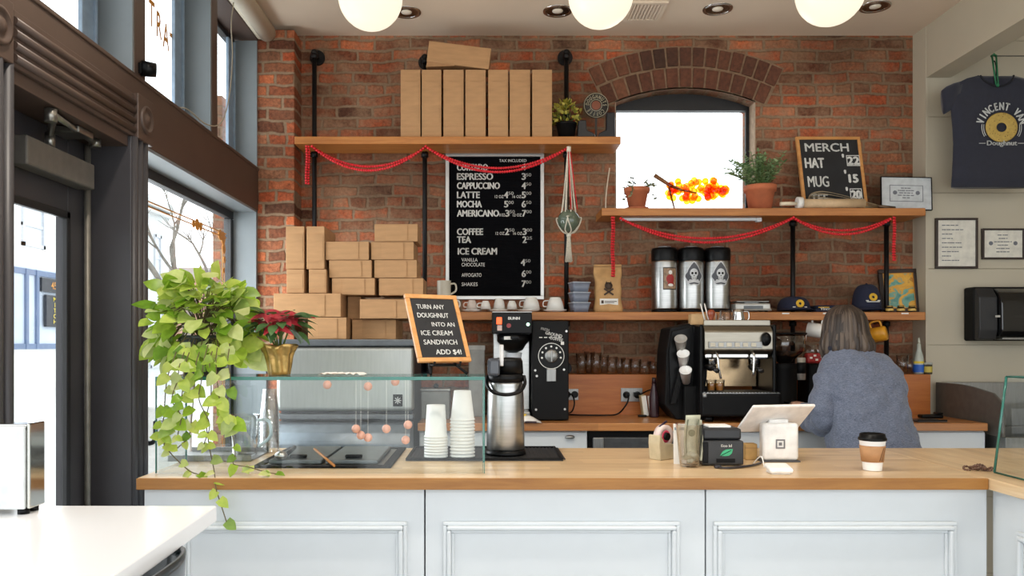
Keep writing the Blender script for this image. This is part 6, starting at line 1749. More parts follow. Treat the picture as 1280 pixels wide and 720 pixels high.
b.text('Doughnut', xd, yf - .004, pz(183.5, Yt), .026, 'C', 1, .02, w=.165)
for s in (-1, 1): b.box(xd + s * .09, xd + s * .125, yf - .002, yf, pz(181, Yt) - .001, pz(181, Yt) + .002)
for s in (-1, 1):
    for r in (.1, .11): b.tube([(xd + s * r * cos(a), yf - .001, zd + r * .92 * sin(a)) for a in [radians(-30 + 4 * k) for k in range(11)]], .0018, 5)
obj('lettering', b, mat('pale_print', (206, 208, 206), .8), t, True)
t = thing('hanger_ribbon', 'green ribbon tying the navy T-shirt to the wire', 'ribbon', (px(1242, Yt), Yt, zw))
b = B()
for s in (-1, 1): b.tube([(px(1242, Yt) + s * .012, Yt - .004, zw + .004), (px(1242, Yt) + s * .006, Yt - .03, pz(108, Yt))], .0045, 8)
b.tube([(px(1242, Yt) - .014, Yt, zw - .004), (px(1242, Yt), Yt - .004, zw + .009), (px(1242, Yt) + .014, Yt, zw - .004)], .006, 8)
obj('loops', b, mat('green_ribbon', (30, 110, 70), .5), t, True)
obj('knot', B().sph((px(1242.5, Yt), Yt - .032, pz(109, Yt)), .009), mat('green_ribbon', (30, 110, 70)), t, True)
t = thing('coat_hanger', 'dark hanger inside the neck of the navy T-shirt', 'hanger', (px(1245, Yt), Yt, pz(104, Yt)))
obj('bar', B().tube(smooth_path([(px(1215, Yt), Yt + .006, pz(102.5, Yt)), (px(1245, Yt), Yt, pz(97, Yt)), (px(1275, Yt), Yt + .006, pz(102.5, Yt))], 6), .006, 8), BLACKM, t, True)
obj('hook', B().tube(smooth_path([(px(1245, Yt), Yt, pz(97, Yt)), (px(1245, Yt), Yt, pz(84, Yt)), (px(1243, Yt), Yt, pz(76, Yt)), (px(1241, Yt), Yt, pz(80, Yt))], 6), .0025, 6), BLACKM, t, True)

# ================================================================== FRONT COUNTER ITEMS
# bar mat and cups
t = thing('bar_mat', 'black rubber bar mat under the paper cups and steel airpot', 'mat', (px(603, 3.0), 3.0, FZ))
mx0_, mx1_ = px(507, 2.87), px(704, 2.87)
mb = B().box(mx0_, mx1_, 2.868, 3.21, FZ, FZ + .004, .001).frame(0, 0, 0, 0, 0, 0, 0)
obj('mat', mb, mat('rubber_black', (32, 32, 34), .6), t, True)
obj('rim', B().box(mx0_, mx1_, 2.868, 2.878, FZ + .004, FZ + .011, .002).box(mx0_, mx1_, 3.2, 3.21, FZ + .004, FZ + .011, .002).box(mx0_, mx0_ + .01, 2.878, 3.2, FZ + .004, FZ + .011, .002).box(mx1_ - .01, mx1_, 2.878, 3.2, FZ + .004, FZ + .011, .002), BLACKM, t, True)
rib = B()
for k in range(40): rib.box(mx0_ + .014 + k * .0142, mx0_ + .021 + k * .0142, 2.88, 3.198, FZ + .004, FZ + .006)
obj('ribs', rib, mat('rubber_black', (32, 32, 34)), t, True)
def stack(cx, Y, n, ytop, ybot, rt, rb, ch, lab_top, lab_rest, grp):
    z0 = FZ + .0075; ztop = pz(ytop, Y)
    pitch = (ztop - z0 - ch) / (n - 1)
    prof = [(0, ch), (rt, ch), (rb, .007), (rb + .003, .005), (rb + .003, .0), (rb - .001, .0), (rb - .001, .004), (rt - .0015, ch - .006), (0, ch - .006)]
    first = obj('paper_cup', B().lathe(prof, seg=32), PAPERC)
    tag(first, lab_rest, 'cup', grp); first.location = (px(cx, Y), Y, z0)
    for k in range(1, n):
        d = dup(first, (px(cx, Y), Y, z0 + k * pitch), label=lab_top if k == n - 1 else lab_rest)
stack(545, 2.93, 8, 506, 574, .0335, .0405, .118, 'white paper cup on top of the shorter upside-down stack', 'white paper cup nested in the shorter upside-down stack', 'paper cups in the shorter stack')
stack(578, 2.94, 12, 488, 574, .031, .043, .108, 'white paper cup on top of the taller upside-down stack', 'white paper cup nested in the taller upside-down stack', 'paper cups in the taller stack')
# third stack just behind
# front airpot
Ya = 3.01
Hf = pz(446, Ya) - FZ - .0045; Rf = .0695
t = thing('airpot', 'tall steel airpot with black carry handle on front counter', 'airpot', (px(632, Ya), Ya, FZ + .0065))
H, R = Hf, Rf
obj('base_ring', B().lathe([(0, 0), (R * 1.08, 0), (R * 1.1, .005), (R * 1.06, .018), (0, .018)], seg=40), BLACK, t)
obj('body', B().lathe([(0, .018), (R * 1.0, .018), (R * 1.03, .024), (R * .98, H * .60), (R * .93, H * .72), (R * .9, H * .745), (0, H * .745)], seg=56), STEEL, t)
obj('collar', B().lathe([(R * .9, H * .74), (R * .97, H * .745), (R * .98, H * .80), (R * .9, H * .82), (0, H * .82)], seg=40), BLACK, t)
obj('spout_head', B().box(-.068, -.022, -.078, .0, H * .80, H * .985, .012, seg=3), mat('gloss_black_head', (60, 64, 72), .15, coat=.4), t)
obj('lid', B().lathe([(0, H * .99), (.046, H * .985), (.052, H * .95), (.055, H * .82), (0, H * .82)], (.012, .0, 0), seg=32), BLACK, t)
obj('pump_lever', B().box(-.024, -.008, -.05, -.03, H * .90, H * 1.12, .004), mat('pale_lever', (196, 192, 188), .3, .4), t)
hp_ = smooth_path([(-R * .99, -.01, H * .80), (-R * 1.02, -.03, H * .72), (-R * .7, -.062, H * .645), (0, -.078, H * .62), (R * .7, -.062, H * .645), (R * 1.02, -.03, H * .72), (R * .99, -.01, H * .80)], 8)
obj('carry_handle', B().tube(hp_, .0065, 10), BLACK, t)
# tape dispenser
Y = 2.93
t = thing('tape_dispenser', 'beige tape dispenser with tape roll on counter by tip jar', 'tape dispenser', (px(831, Y), Y, FZ), radians(38))
pr = [(-.055, 0), (.07, 0), (.072, .02), (.05, .05), (.02, .055), (-.03, .062), (-.05, .09), (-.06, .092), (-.062, .06)]
obj('base', B().prism(pr, -.026, .026, 'XZ', .004), mat('beige_plastic', (196, 182, 150), .45), t)
Tt = Matrix.Translation((-.008, 0, .083)) @ Matrix.Rotation(pi / 2, 4, 'X')
obj('tape_roll', B().lathe([(.022, -.012), (.042, -.012), (.042, .012), (.022, .012), (.022, -.012)], M=Tt, seg=28), mat('pale_tape', (228, 206, 200), .3), t)
obj('tape_core', B().lathe([(.014, -.013), (.022, -.013), (.022, .013), (.014, .013), (.014, -.013)], M=Tt, seg=24), mat('pink_core', (206, 60, 90), .4), t)
obj('axle', B().cyl((-.008, -.022, .083), (-.008, .022, .083), .0138, seg=18), BLACK, t)
obj('pen', B().tube([(-.03, .0, .118), (.01, .0, .137)], .004, 8), mat('dark_pen', (40, 24, 50), .3), t)
# tip jar
Y = 2.74
t = thing('tip_jar', 'clear plastic tip cup on front counter holding a dollar note', 'jar', (px(862, Y), Y, FZ))
obj('cup', B().lathe([(0, .001), (.030, .001), (.034, .01), (.047, .145), (.049, .147), (.045, .147), (.0315, .010), (0, .006)], seg=32), TUMBLER, t)
nm = mat('note_green', (182, 182, 160), .8, var=.12, scale=40)
def note(lab, loc, yaw, tilt, w=.054, h=.135, bend=.012):
    t = thing('dollar_note', lab, 'banknote', loc, yaw, 'banknotes in the tip cup')
    b = B(); n = 10; V = []; F = []
    for i in range(n + 1):
        z = h * i / n; y = bend * sin(i / n * pi * 1.3) + tilt * z
        V += [(-w / 2, y, z), (w / 2, y + .004, z)]
    for i in range(n): F.append((2 * i, 2 * i + 1, 2 * i + 3, 2 * i + 2))
    b.faces(V, F, smooth=True)
    bm = b.bm; r_ = bmesh.ops.solidify(bm, geom=bm.faces[:], thickness=.0006)
    obj('note', b, nm, t)
    b = B()
    for z0_, z1_, x_ in ((.012, h - .012, .019),):
        for s in (-1, 1):
            for i in range(1, n - 1):
                za, zb_ = h * i / n, h * (i + 1) / n; f = lambda z: bend * sin(z / h * pi * 1.3) + tilt * z - .0022
                b.faces([(s * x_ - .002, f(za), za), (s * x_ + .002, f(za), za), (s * x_ + .002, f(zb_), zb_), (s * x_ - .002, f(zb_), zb_)], [(0, 1, 2, 3)])
    zc = h * .58; b.cyl((0, bend * sin(.58 * pi * 1.3) + tilt * zc - .004, zc), (0, bend * sin(.58 * pi * 1.3) + tilt * zc - .001, zc), .012, seg=18)
    obj('print', b, mat('note_ink', (104, 112, 92), .8), t)
    return t
note('tall dollar note standing upright at front of tip cup', (px(863, Y) + .004, Y - .012, FZ + .03), radians(8), .0, h=.148)
note('dollar note curled behind the taller one in tip cup', (px(868, Y), Y + .008, FZ + .02), radians(-30), .05, h=.14)
t = thing('crumpled_notes', 'crumpled pale banknotes in the bottom of tip cup', 'banknote', (px(862, Y), Y, FZ + .008))
b = B(); rg = random.Random(5)
for k in range(7): b.ico((rg.uniform(-.014, .014), rg.uniform(-.012, .012), .012 + .008 * k * .5), .013, 2, (1, .8, .7))
for v in b.bm.verts: v.co += Vector((rg.uniform(-.002, .002), rg.uniform(-.002, .002), rg.uniform(-.001, .002)))
obj('notes', b, mat('crumpled_note', (188, 190, 172), .8, var=.1, scale=60), t)
o = tag(obj('paper_card', B().box(-.022, .022, -.0008, .0008, 0, .14), PAPER), 'white card standing just left behind the tip cup', 'card')
o.location = (px(850, 2.80), 2.80, FZ); o.rotation_euler = (radians(-4), 0, radians(-6))
obj('printed_mark', B().box(-.018, .018, -.0016, -.0007, .118, .128), mat('print_grey', (130, 150, 156), .7), o)
# receipt printer
Y = 2.75
x0, x1 = px(878, Y), px(930, Y)
t = thing('receipt_printer', 'black receipt printer with green leaf mark on front counter', 'printer', ((x0 + x1) / 2, Y + .07, FZ))
zt = pz(536, Y); zm = pz(551, Y)
obj('base', B().box(x0, x1, Y, Y + .17, FZ + .003, zm, .006), mat('printer_black', (40, 41, 43), .45), t, True)
obj('top_cover', B().box(x0 + .004, x1 - .004, Y + .012, Y + .17, zm + .001, zt, .008), mat('printer_dark', (32, 33, 36), .35), t, True)
obj('side_rib', B().box(x0 + .001, x0 + .02, Y - .004, Y + .004, FZ + .01, zm - .004, .003), BLACK, t, True)
obj('receipt', B().box(px(889, Y), px(917, Y), Y + .03, Y + .10, zt + .001, zt + .008, .001), PAPER, t, True)
b = B()
xg, zg = px(908, Y), pz(566, Y)
b.prism([(xg - .022, zg - .010), (xg - .014, zg + .004), (xg - .002, zg + .011), (xg + .022, zg + .013), (xg + .018, zg - .002), (xg + .008, zg - .010), (xg - .006, zg - .0115)], Y - .002, Y, 'XZ')
obj('leaf_mark', b, mat('leaf_green', (60, 170, 120), .5), t, True)
obj('leaf_vein', B().tube([(xg - .02, Y - .0025, zg - .010), (xg, Y - .0025, zg + .001), (xg + .016, Y - .0025, zg + .009)], .001, 5), BLACKM, t, True)
obj('lettering', B().text('Eco id', xg, Y - .001, zg + .020, .009, 'C', 1, .02, w=.036), LETTER, t, True)
obj('paper_slot', B().box(xg - .035, xg + .03, Y - .002, Y, FZ + .012, FZ + .026, .001), BLACK, t, True)
tag(obj('printer_cable', B().tube(smooth_path([(px(896, 2.7), 2.70, FZ + .005), (px(905, 2.68), 2.675, FZ + .006), (px(918, 2.69), 2.69, FZ + .005), (px(940, 2.72), 2.73, FZ + .005), (px(952, 2.8), 2.80, FZ + .005)], 6), .004, 8).box(px(893, 2.7), px(901, 2.7), 2.69, 2.71, FZ + .001, FZ + .012, .003), mat('dark_cable', (44, 42, 48), .4)), 'dark cable lying on counter before the receipt printer', 'cable')
t = thing('small_carton', 'small tan box on counter between printer and tablet stand', 'carton', (px(937, 2.92), 2.92, FZ))
obj('box', B().box(-.022, .022, -.02, .02, 0, .058, .003), mat('tan_box', (206, 164, 100), .7), t)
obj('lid_line', B().box(-.0225, .0225, -.0208, -.0195, .042, .044), CARDT, t)
# tablet stand
Y = 2.84
t = thing('tablet_stand', 'white tablet point-of-sale stand on front counter seen from behind', 'tablet stand', (px(976, Y), Y, FZ))
x0, x1 = px(953.5, Y), px(999, Y); zt = pz(529, Y)
obj('pedestal', B().box(x0, x1, Y, Y + .045, FZ + .006, zt, .012, seg=4), mat('white_stand', (232, 230, 226), .35), t, True)
obj('base_pad', B().box(x0 - .004, x1 + .004, Y - .004, Y + .10, FZ, FZ + .006, .002), mat('grey_pad', (70, 70, 72), .5), t, True)
lb = B(); xg, zg = px(975.5, Y), pz(555, Y)
lb.frame(xg - .0165, xg + .0165, zg - .0165, zg + .0165, .005, Y - .0018, Y + .001, .0008); lb.box(xg - .0055, xg + .0055, Y - .0018, Y + .001, zg - .0055, zg + .0055, .0008)
obj('square_mark', lb, mat('mark_grey', (110, 110, 112), .4), t, True)
# tablet: corners seen from behind
w, h = .250, .155
M_ = Matrix.Translation((px(974, Y), Y + .035, pz(525.5, Y))) @ Matrix.Rotation(radians(14), 4, 'Z') @ Matrix.Rotation(radians(49), 4, 'X')
tb_ = B().box(-w / 2, w / 2, 0, .012, -h / 2, h / 2, .0055, seg=3)
tb_.bm.transform(M_); tab = obj('tablet_cover', tb_, mat('white_tablet', (234, 228, 222), .3), t, True)
sb_ = B().box(-w / 2 + .008, w / 2 - .008, .0122, .0135, -h / 2 + .008, h / 2 - .008); sb_.bm.transform(M_)
obj('screen', sb_, BLACK, tab, True)
obj('neck', B().box(x0 + .03, x1 - .03, Y + .02, Y + .05, zt - .02, zt + .012, .004), mat('white_stand', (232, 230, 226)), t, True)
Y = 2.60
t = thing('card_reader', 'small white card reader lying before the tablet stand', 'card reader', (px(973, Y), Y, FZ))
obj('body', B().box(-.038, .038, -.032, .034, .001, .019, .0085, M=Matrix.Rotation(radians(10), 4, 'X') @ Matrix.Translation((0, 0, .007)), seg=4), mat('white_reader', (244, 243, 240), .3), t)
obj('dock', B().box(-.03, .03, -.024, .03, 0, .006, .002), mat('white_reader', (244, 243, 240)), t)
tag(obj('white_cable', B().tube(smooth_path([(px(945, 2.75), 2.78, FZ + .004), (px(948, 2.74), 2.74, FZ + .03), (px(951, 2.73), 2.72, FZ + .035), (px(953, 2.72), 2.70, FZ + .004)], 6), .0022, 6), PAPER), 'thin white cable bent up beside the tablet stand', 'cable')
# takeaway cup
Y = 2.66
t = thing('takeaway_cup', 'takeaway coffee cup with black lid and brown sleeve on counter', 'cup', (px(1090.5, Y), Y, FZ))
obj('cup', B().lathe([(0, .001), (.029, .001), (.029, .004), (.0405, .098), (.042, .101), (0, .101)], seg=36), PAPERC, t)
obj('sleeve', B().lathe([(.0330, .030), (.0398, .084), (.0408, .084), (.0342, .030), (.0330, .030)], seg=36), mat('brown_sleeve', (176, 130, 88), .7, var=.05, scale=40), t)
b = B()
for f in range(2):
    V = []; F = []
    for i in range(7):
        z = .034 + .046 * i / 6; r = .0338 + (.0405 - .0338) * (z - .030) / .054 + .0012
        for dx in (0, .004): a = -pi / 2 + .15 + .35 * (i / 6) + f * .25 + dx / r; V.append((r * cos(a), r * sin(a), z))
    for i in range(6): F.append((2 * i, 2 * i + 1, 2 * i + 3, 2 * i + 2))
    b.faces(V, F)
obj('sleeve_mark', b, mat('sleeve_dark', (120, 82, 50), .7), t)
obj('lid', B().lathe([(.0425, .100), (.0445, .101), (.0445, .108), (.041, .111), (.039, .122), (.035, .1235), (.034, .119), (0, .119)], seg=36), BLACK, t)
# brown clump near the glass case
t = thing('bead_bracelets', 'small heap of brown beaded bracelets beside right glass case', 'bracelet', (px(1222, 2.66), 2.66, FZ))
b = B(); rg = random.Random(9)
for cx_, cy_, r, zz in ((-.022, .0, .02, .006), (.006, .01, .022, .008), (.026, -.004, .016, .006), (.0, -.008, .018, .014)):
    for k in range(16):
        a = 2 * pi * k / 16; b.ico((cx_ + r * cos(a), cy_ + r * sin(a) * 1.2, zz + .004 * sin(a * 2 + cx_ * 90)), .0045, 1)
obj('beads', b, mat('brown_beads', (104, 76, 62), .5, var=.2, scale=90), t)

prof = [(0, .10), (.026, .10), (.036, .006), (.039, .004), (.039, 0), (.035, 0), (.035, .004), (.0245, .098), (0, .098)]
Yc = 3.12
cc0 = tag(obj('plastic_cup', B().lathe(prof, seg=28), TUMBLER), 'clear plastic cup in upside-down stack left of the ice machine', 'cup', 'clear plastic cups stacked behind the glass')
cc0.location = (px(341, Yc) - .012, Yc, FZ + .001)
for k in range(1, 10): dup(cc0, (px(341, Yc) - .012, Yc, FZ + .001 + k * .016))
# ---------- chalk sign on the glass top
Ys = 2.73
sgn = sign_board('chalk_sign', 'tilted chalk sign about ice cream sandwiches standing on the glass', .205, .258, .016,
    [('TURN ANY', -.066, .202, .017, 'L', 1, .01, .108), ('DOUGHNUT', -.070, .168, .018, 'L', 1, .01, .122), ('INTO AN', -.022, .134, .016, 'L', 1, .01, .09), ('ICE CREAM', -.070, .100, .018, 'L', 1, .01, .122), ('SANDWICH', -.068, .065, .018, 'L', 1, .01, .13), ('ADD $4!', -.03, .028, .018, 'L', 1, .015, .1)],
    leaned(px(556.5, Ys), Ys, GZ + .044, radians(32), radians(25), radians(0)), tk=.014)
t = thing('sign_easel', 'small black easel on the glass under the tilted chalk sign', 'easel', (px(556, Ys), Ys, GZ))
R_ = Matrix.Translation((px(556, Ys), Ys, GZ)) @ Matrix.Rotation(radians(32), 4, 'Z')
b = B()
for s in (-1, 1):
    b.tube([(s * .07, -.03, .005), (s * .05, .014, .034), (s * .025, .085, .17)], .005, 8, R_)
    b.tube([(s * .05, .010, .034), (s * .05, -.018, .034), (s * .05, -.021, .046)], .004, 8, R_)
obj('front_legs', b, BLACKM, t, True)
obj('rear_leg', B().tube([(0, .085, .17), (0, .1, .005)], .005, 8, R_), BLACKM, t, True)
obj('cross_bar', B().tube([(-.05, .008, .034), (.05, .008, .034)], .0045, 8, R_), BLACKM, t, True)
# crumpled paper on the glass
t = thing('paper_sheet', 'thin crumpled white paper lying on glass top before the ice machine', 'paper', (px(428, 2.7), 2.71, GZ))
b = B(); V = []; F = []; n = 14
for j in range(5):
    for i in range(n + 1):
        V.append((-.075 + .15 * i / n, -.05 + .1 * j / 4, .002 + .008 * abs(sin(i * 1.7 + j)) * (1 if 0 < i < n else .2)))
for j in range(4):
    for i in range(n): a = j * (n + 1) + i; F.append((a, a + 1, a + n + 2, a + n + 1))
b.faces(V, F, smooth=True); obj('sheet', b, PAPER, t)

# ---------- trailing pothos
Yp = 2.76
t = thing('trailing_plant', 'large trailing green plant on glass top at left, stems hanging over counter', 'plant', (px(262, Yp), Yp, GZ))
base = Vector((px(258, Yp), Yp - .02, GZ))
obj('pot', B().lathe([(0, .001), (.065, .001), (.082, .12), (.088, .122), (.088, .135), (.078, .135), (.072, .11), (0, .11)], (base.x, base.y, base.z), seg=32), mat('dark_pot', (52, 56, 58), .5), t, True)
rg = random.Random(21)
lv = B(); vn = B()
def leaf(p, d, n, s, heart=1.0):
    add_leaf(lv, p, d, n, s, s * .8, heart, rg.uniform(.05, .25), rg.uniform(.05, .35))
ctr = base + Vector((0, 0, .16))
for k in range(300):
    a = rg.uniform(0, 2 * pi); e = rg.uniform(-.75, 1.15)
    rx_, ry_, rz_ = .185, .14, .20
    d = Vector((cos(a) * cos(e), sin(a) * cos(e), sin(e)))
    if d.y > .55 and rg.random() < .5: continue
    f = rg.uniform(.5, 1.0)
    p = ctr + Vector((d.x * rx_ * f, d.y * ry_ * f, d.z * rz_ * f * (1 if d.z > 0 else .9)))
    if p.z < GZ + .015 and p.y > GY0 - .02: p.z = GZ + .02 + rg.random() * .05
    if p.x < -1.28: p.x = -1.27 + rg.random() * .04
    dd = (d + Vector((rg.uniform(-.6, .6), rg.uniform(-.8, .1), rg.uniform(-1.0, .0)))).normalized()
    leaf(p, dd, d * .6 + Vector((rg.uniform(-.7, .7), -.8 + rg.uniform(-.5, .5), .5 + rg.uniform(-.6, .6))), rg.uniform(.045, .078))
    if k % 3 == 0: vn.tube(smooth_path([base + Vector((rg.uniform(-.03, .03), rg.uniform(-.03, .03), .11)), (base + Vector((0, 0, .14))).lerp(p, .5) + Vector((0, 0, .05)), p], 4), .0018, 5)
# one tall leaf at the right
leaf(Vector((px(312, Yp), Yp - .03, pz(402, Yp))), Vector((.05, -.05, 1)), Vector((.2, -1, .1)), .105, .6)
for k in range(3): leaf(Vector((px(300 + 8 * k, Yp), Yp - .05, pz(420 + 12 * k, Yp))), Vector((.6, -.2, .6 - .5 * k)), Vector((.1, -1, .4)), .08)
# trailing stems in front of the glass
GF = GY0 - .025
trails = [
    [(215, 455), (208, 480), (205, 520), (203, 548), (212, 565), (236, 588), (252, 594)],
    [(245, 455), (243, 480), (240, 520), (236, 545), (222, 560)],
    [(262, 455), (264, 490), (258, 525), (262, 560), (268, 590), (270, 610), (276, 630), (284, 655)],
    [(285, 450), (288, 480), (282, 515), (291, 545), (294, 570), (292, 580), (312, 584), (332, 590), (345, 592)],
    [(232, 455), (228, 490), (222, 520), (214, 535), (206, 545)],
    [(270, 450), (272, 480), (276, 505), (286, 522), (297, 530)],
    [(255, 450), (252, 475), (249, 500), (262, 530), (255, 555)],
    [(225, 455), (222, 475), (215, 500), (226, 520), (222, 545)],
]
for ti, tr_ in enumerate(trails):
    pts = [base + Vector((rg.uniform(-.04, .04), -.06, .12)), base + Vector(((px(tr_[0][0], GF) - base.x) * .8, -.10, .12))]
    for x_, y_ in tr_:
        Yq = GF - .012 - .004 * ti
        if y_ > 596: Yq = FY0 - .014
        elif y_ > 575: Yq = FY0 + .03
        pts.append(Vector((px(x_, Yq), Yq, max(pz(y_, Yq), FZ + .004 if Yq > FY0 else 0))))
    P = smooth_path(pts, 7); vn.tube(P, .0018, 5)
    step = 4 if tr_[0][1] < 500 else 5
    for i in range(10, len(P), step):
        if rg.random() < .12: continue
        zf = 1 if P[i].z > FZ + .03 or P[i].y < FY0 else .3
        side = 1 if (i // step) % 2 else -1
        d = Vector((side * rg.uniform(.3, 1), rg.uniform(-.5, 0), rg.uniform(-.9, .1) * zf))
        s = rg.uniform(.036, .058) * (1 if P[i].z > 1.1 else .75)
        leaf(P[i], d, Vector((rg.uniform(-.3, .3), -1, .5 if zf == 1 else 2)), s)
        if P[i].z > 1.05 and rg.random() < .55:
            leaf(P[i] + Vector((0, -.01, 0)), Vector((-side * rg.uniform(.3, 1), rg.uniform(-.5, 0), rg.uniform(-.9, .1))), Vector((rg.uniform(-.3, .3), -1, .4)), s * .9)
obj('leaves', lv, leaf_mat('pothos_leaves', [(136, 172, 50), (184, 208, 78), (214, 226, 116), (160, 194, 60), (112, 152, 44), (228, 234, 164), (176, 202, 76)], .35, .5), t, True)
obj('stems', vn, mat('vine_stem', (96, 84, 50), .6), t, True)

# ---------- poinsettia
Yq = 2.74
t = thing('poinsettia', 'red poinsettia in gold wrapped pot on the glass top', 'plant', (px(349, Yq), Yq, GZ))
b = B(); rings = []
for i in range(9):
    f = i / 8; r = .036 + .014 * f + (.012 * (f - .7) / .3 if f > .7 else 0)
    rings.append([((r + .004 * sin(9 * a + 2 * f) * (.4 + f)) * cos(a), (r + .004 * sin(9 * a + 2 * f) * (.4 + f)) * sin(a), .001 + .10 * f + (.006 * sin(5 * a) if f > .8 else 0)) for a in [2 * pi * k / 54 for k in range(54)]])
b.loft(rings); obj('wrapped_pot', b, mat('gold_foil', (190, 156, 92), .3, .7, var=.12, scale=40, bump=.3), t)
lr = B(); lg_ = B(); st = B(); rg = random.Random(31)
for hx, hy, hz in ((-.03, -.03, .205), (.025, -.035, .19), (.0, .02, .215), (.05, 0, .205), (-.055, 0, .185), (.0, -.06, .165)):
    c = Vector((hx, hy, hz)); st.tube([(hx * .2, hy * .2, .09), c], .003, 6)
    for k in range(8):
        a = 2 * pi * k / 8 + rg.random(); d = Vector((cos(a), sin(a), rg.uniform(-.35, .25)))
        add_leaf(lr, c + d * .004, d, Vector((0, 0, 1)) + Vector((0, -.6, 0)), rg.uniform(.05, .072), .028, 0, .1, .3)
for k in range(46):
    a = rg.uniform(0, 2 * pi); e = rg.uniform(-.3, .95); d = Vector((cos(a) * cos(e), sin(a) * cos(e), sin(e)))
    p = Vector((0, -.01, .165)) + Vector((d.x * .07, d.y * .06, d.z * .06))
    add_leaf(lg_, p, d + Vector((0, 0, -.35)), d + Vector((0, -.3, .6)), rg.uniform(.05, .072), .034, 0, .1, .3)
add_leaf(lg_, (.07, -.02, .2), (1, 0, .1), (0, -.4, 1), .075, .03)
obj('red_bracts', lr, leaf_mat('red_bracts', [(120, 20, 36), (170, 34, 48), (200, 70, 80), (150, 24, 40)], .5, .25), t)
obj('green_leaves', lg_, leaf_mat('poinsettia_leaves', [(40, 72, 36), (60, 96, 48), (78, 112, 60), (50, 84, 44)], .45, .2), t)
obj('stems', st, STEM, t)

# ================================================================== WHITE TABLE, NAPKINS, CHAIR
TZ = 1.0; TY = 1.83
tx1 = px(271, TY)
t = thing('bar_table', 'white high table at front left before the door', 'table', (-.98, 1.2, 0))
tp = [(-1.29, .62), (tx1 + .045, .62), (tx1, TY), (-1.29, TY + .005)]
obj('tabletop', B().prism(tp, TZ - .036, TZ, 'XY', .003), mat('white_laminate', (250, 250, 251), .22, var=.0, coat=.2), t, True)
for x_, y_ in ((-.98, 1.52), (-.98, .9)):
    obj('column', B().cyl((x_, y_, .02), (x_, y_, TZ - .037), .035, seg=20), STEELD, t, True)
    obj('foot', B().lathe([(0, 0), (.2, 0), (.2, .012), (.05, .03), (0, .03)], (x_, y_, 0), seg=32), STEELD, t, True)
Y = 1.74
t = thing('napkin_dispenser', 'chrome napkin dispenser full of white napkins on white table', 'napkin dispenser', (px(10, Y), Y, TZ))
nx1 = px(39, Y); nx0 = px(-58, Y); nz = pz(529, Y)
obj('side_plate', B().box(nx1 - .008, nx1, Y - .005, Y + .055, TZ + .012, nz, .003), mat('mirror_side', (190, 190, 184), .08, 1.0, var=.01), t, True)
obj('side_plate', B().box(nx0, nx0 + .008, Y - .005, Y + .055, TZ + .012, nz, .003), CHROME, t, True)
obj('front_plate', B().box(nx0 + .009, nx1 - .009, Y - .012, Y - .002, TZ + .012, nz - .006, .003), mat('pale_face_plate', (212, 218, 220), .2, .0), t, True)
obj('top_plate', B().box(nx0 + .004, nx1 - .01, Y, Y + .052, nz - .012, nz - .002, .003), CHROME, t, True)
obj('napkins', B().box(nx0 + .012, nx1 - .012, Y + .001, Y + .05, TZ + .014, nz - .014, .004), PAPER, t, True)
for x_ in (nx0 + .02, nx1 - .02):
    for y_ in (Y + .006, Y + .042): obj('foot', B().cyl((x_, y_, TZ), (x_, y_, TZ + .012), .012), BLACK, t, True)
# bar chair with curved black shell
cx_, cy_ = -.79, 1.42
t = thing('bar_chair', 'black moulded bar chair tucked under the white table', 'chair', (cx_, cy_, 0))
b = B(); V = []; F = []
NU, NV = 18, 10
def shell(u, v, off=0.0):
    a = -pi / 2 + pi * u                       # around the back, open towards -X
    ca, sa = cos(a), sin(a)
    r = .195 + .01 * v + off
    return (cx_ + r * max(0, ca) ** .4, cy_ + r * (abs(sa) ** .6) * (1 if sa >= 0 else -1), .70 + v * .266)
for off in (0, .008):
    for j in range(NV + 1):
        for i in range(NU + 1): V.append(shell(i / NU, j / NV, off))
n_ = (NU + 1) * (NV + 1)
for j in range(NV):
    for i in range(NU):
        a = j * (NU + 1) + i; q = (a, a + 1, a + NU + 2, a + NU + 1)
        F.append(q); F.append(tuple(x + n_ for x in q[::-1]))
for i in range(NU):
    a = NV * (NU + 1) + i; F.append((a, a + 1, a + 1 + n_, a + n_))
b.faces(V, F, smooth=True)
SHELLM = mat('black_shell', (24, 34, 40), .25, coat=.3)
obj('back_shell', b, SHELLM, t, True)
obj('seat', B().lathe([(0, .69), (.19, .69), (.205, .705), (.19, .715), (0, .71)], (cx_, cy_, 0), seg=32), SHELLM, t, True)
for sx in (-1, 1):
    for sy in (-1, 1): obj('leg', B().cyl((cx_ + sx * .2, cy_ + sy * .2, 0), (cx_ + sx * .12, cy_ + sy * .12, .69), .012, seg=12), BLACKM, t, True)
obj('foot_rail', B().tube([(cx_ + .175 * sx, cy_ + .175 * sy, .22) for sx, sy in ((1, 1), (-1, 1), (-1, -1), (1, -1))], .009, 8, closed=True), BLACKM, t, True)

# ================================================================== PERSON AT THE REAR COUNTER
PYp = 3.72
Px = px(1079, PYp)
t = thing('person', 'person with grey-brown bobbed hair in a blue-grey jacket, back turned, working at rear counter', 'person', (Px, PYp, 0), 0)
def ring(cx, cy, z, rx, ry, n=28, p=.85, tilt=0.0):
    return [(cx + rx * (abs(cos(a)) ** p) * (1 if cos(a) >= 0 else -1), cy + ry * (abs(sin(a)) ** p) * (1 if sin(a) >= 0 else -1), z + tilt * (ry * sin(a))) for a in [2 * pi * k / n for k in range(n)]]
HX, HY, HZ = px(1060, PYp + .12) - Px, .16, 0.0
HZ = 1.405
SKIN = mat('skin', (206, 160, 136), .5, var=.03)
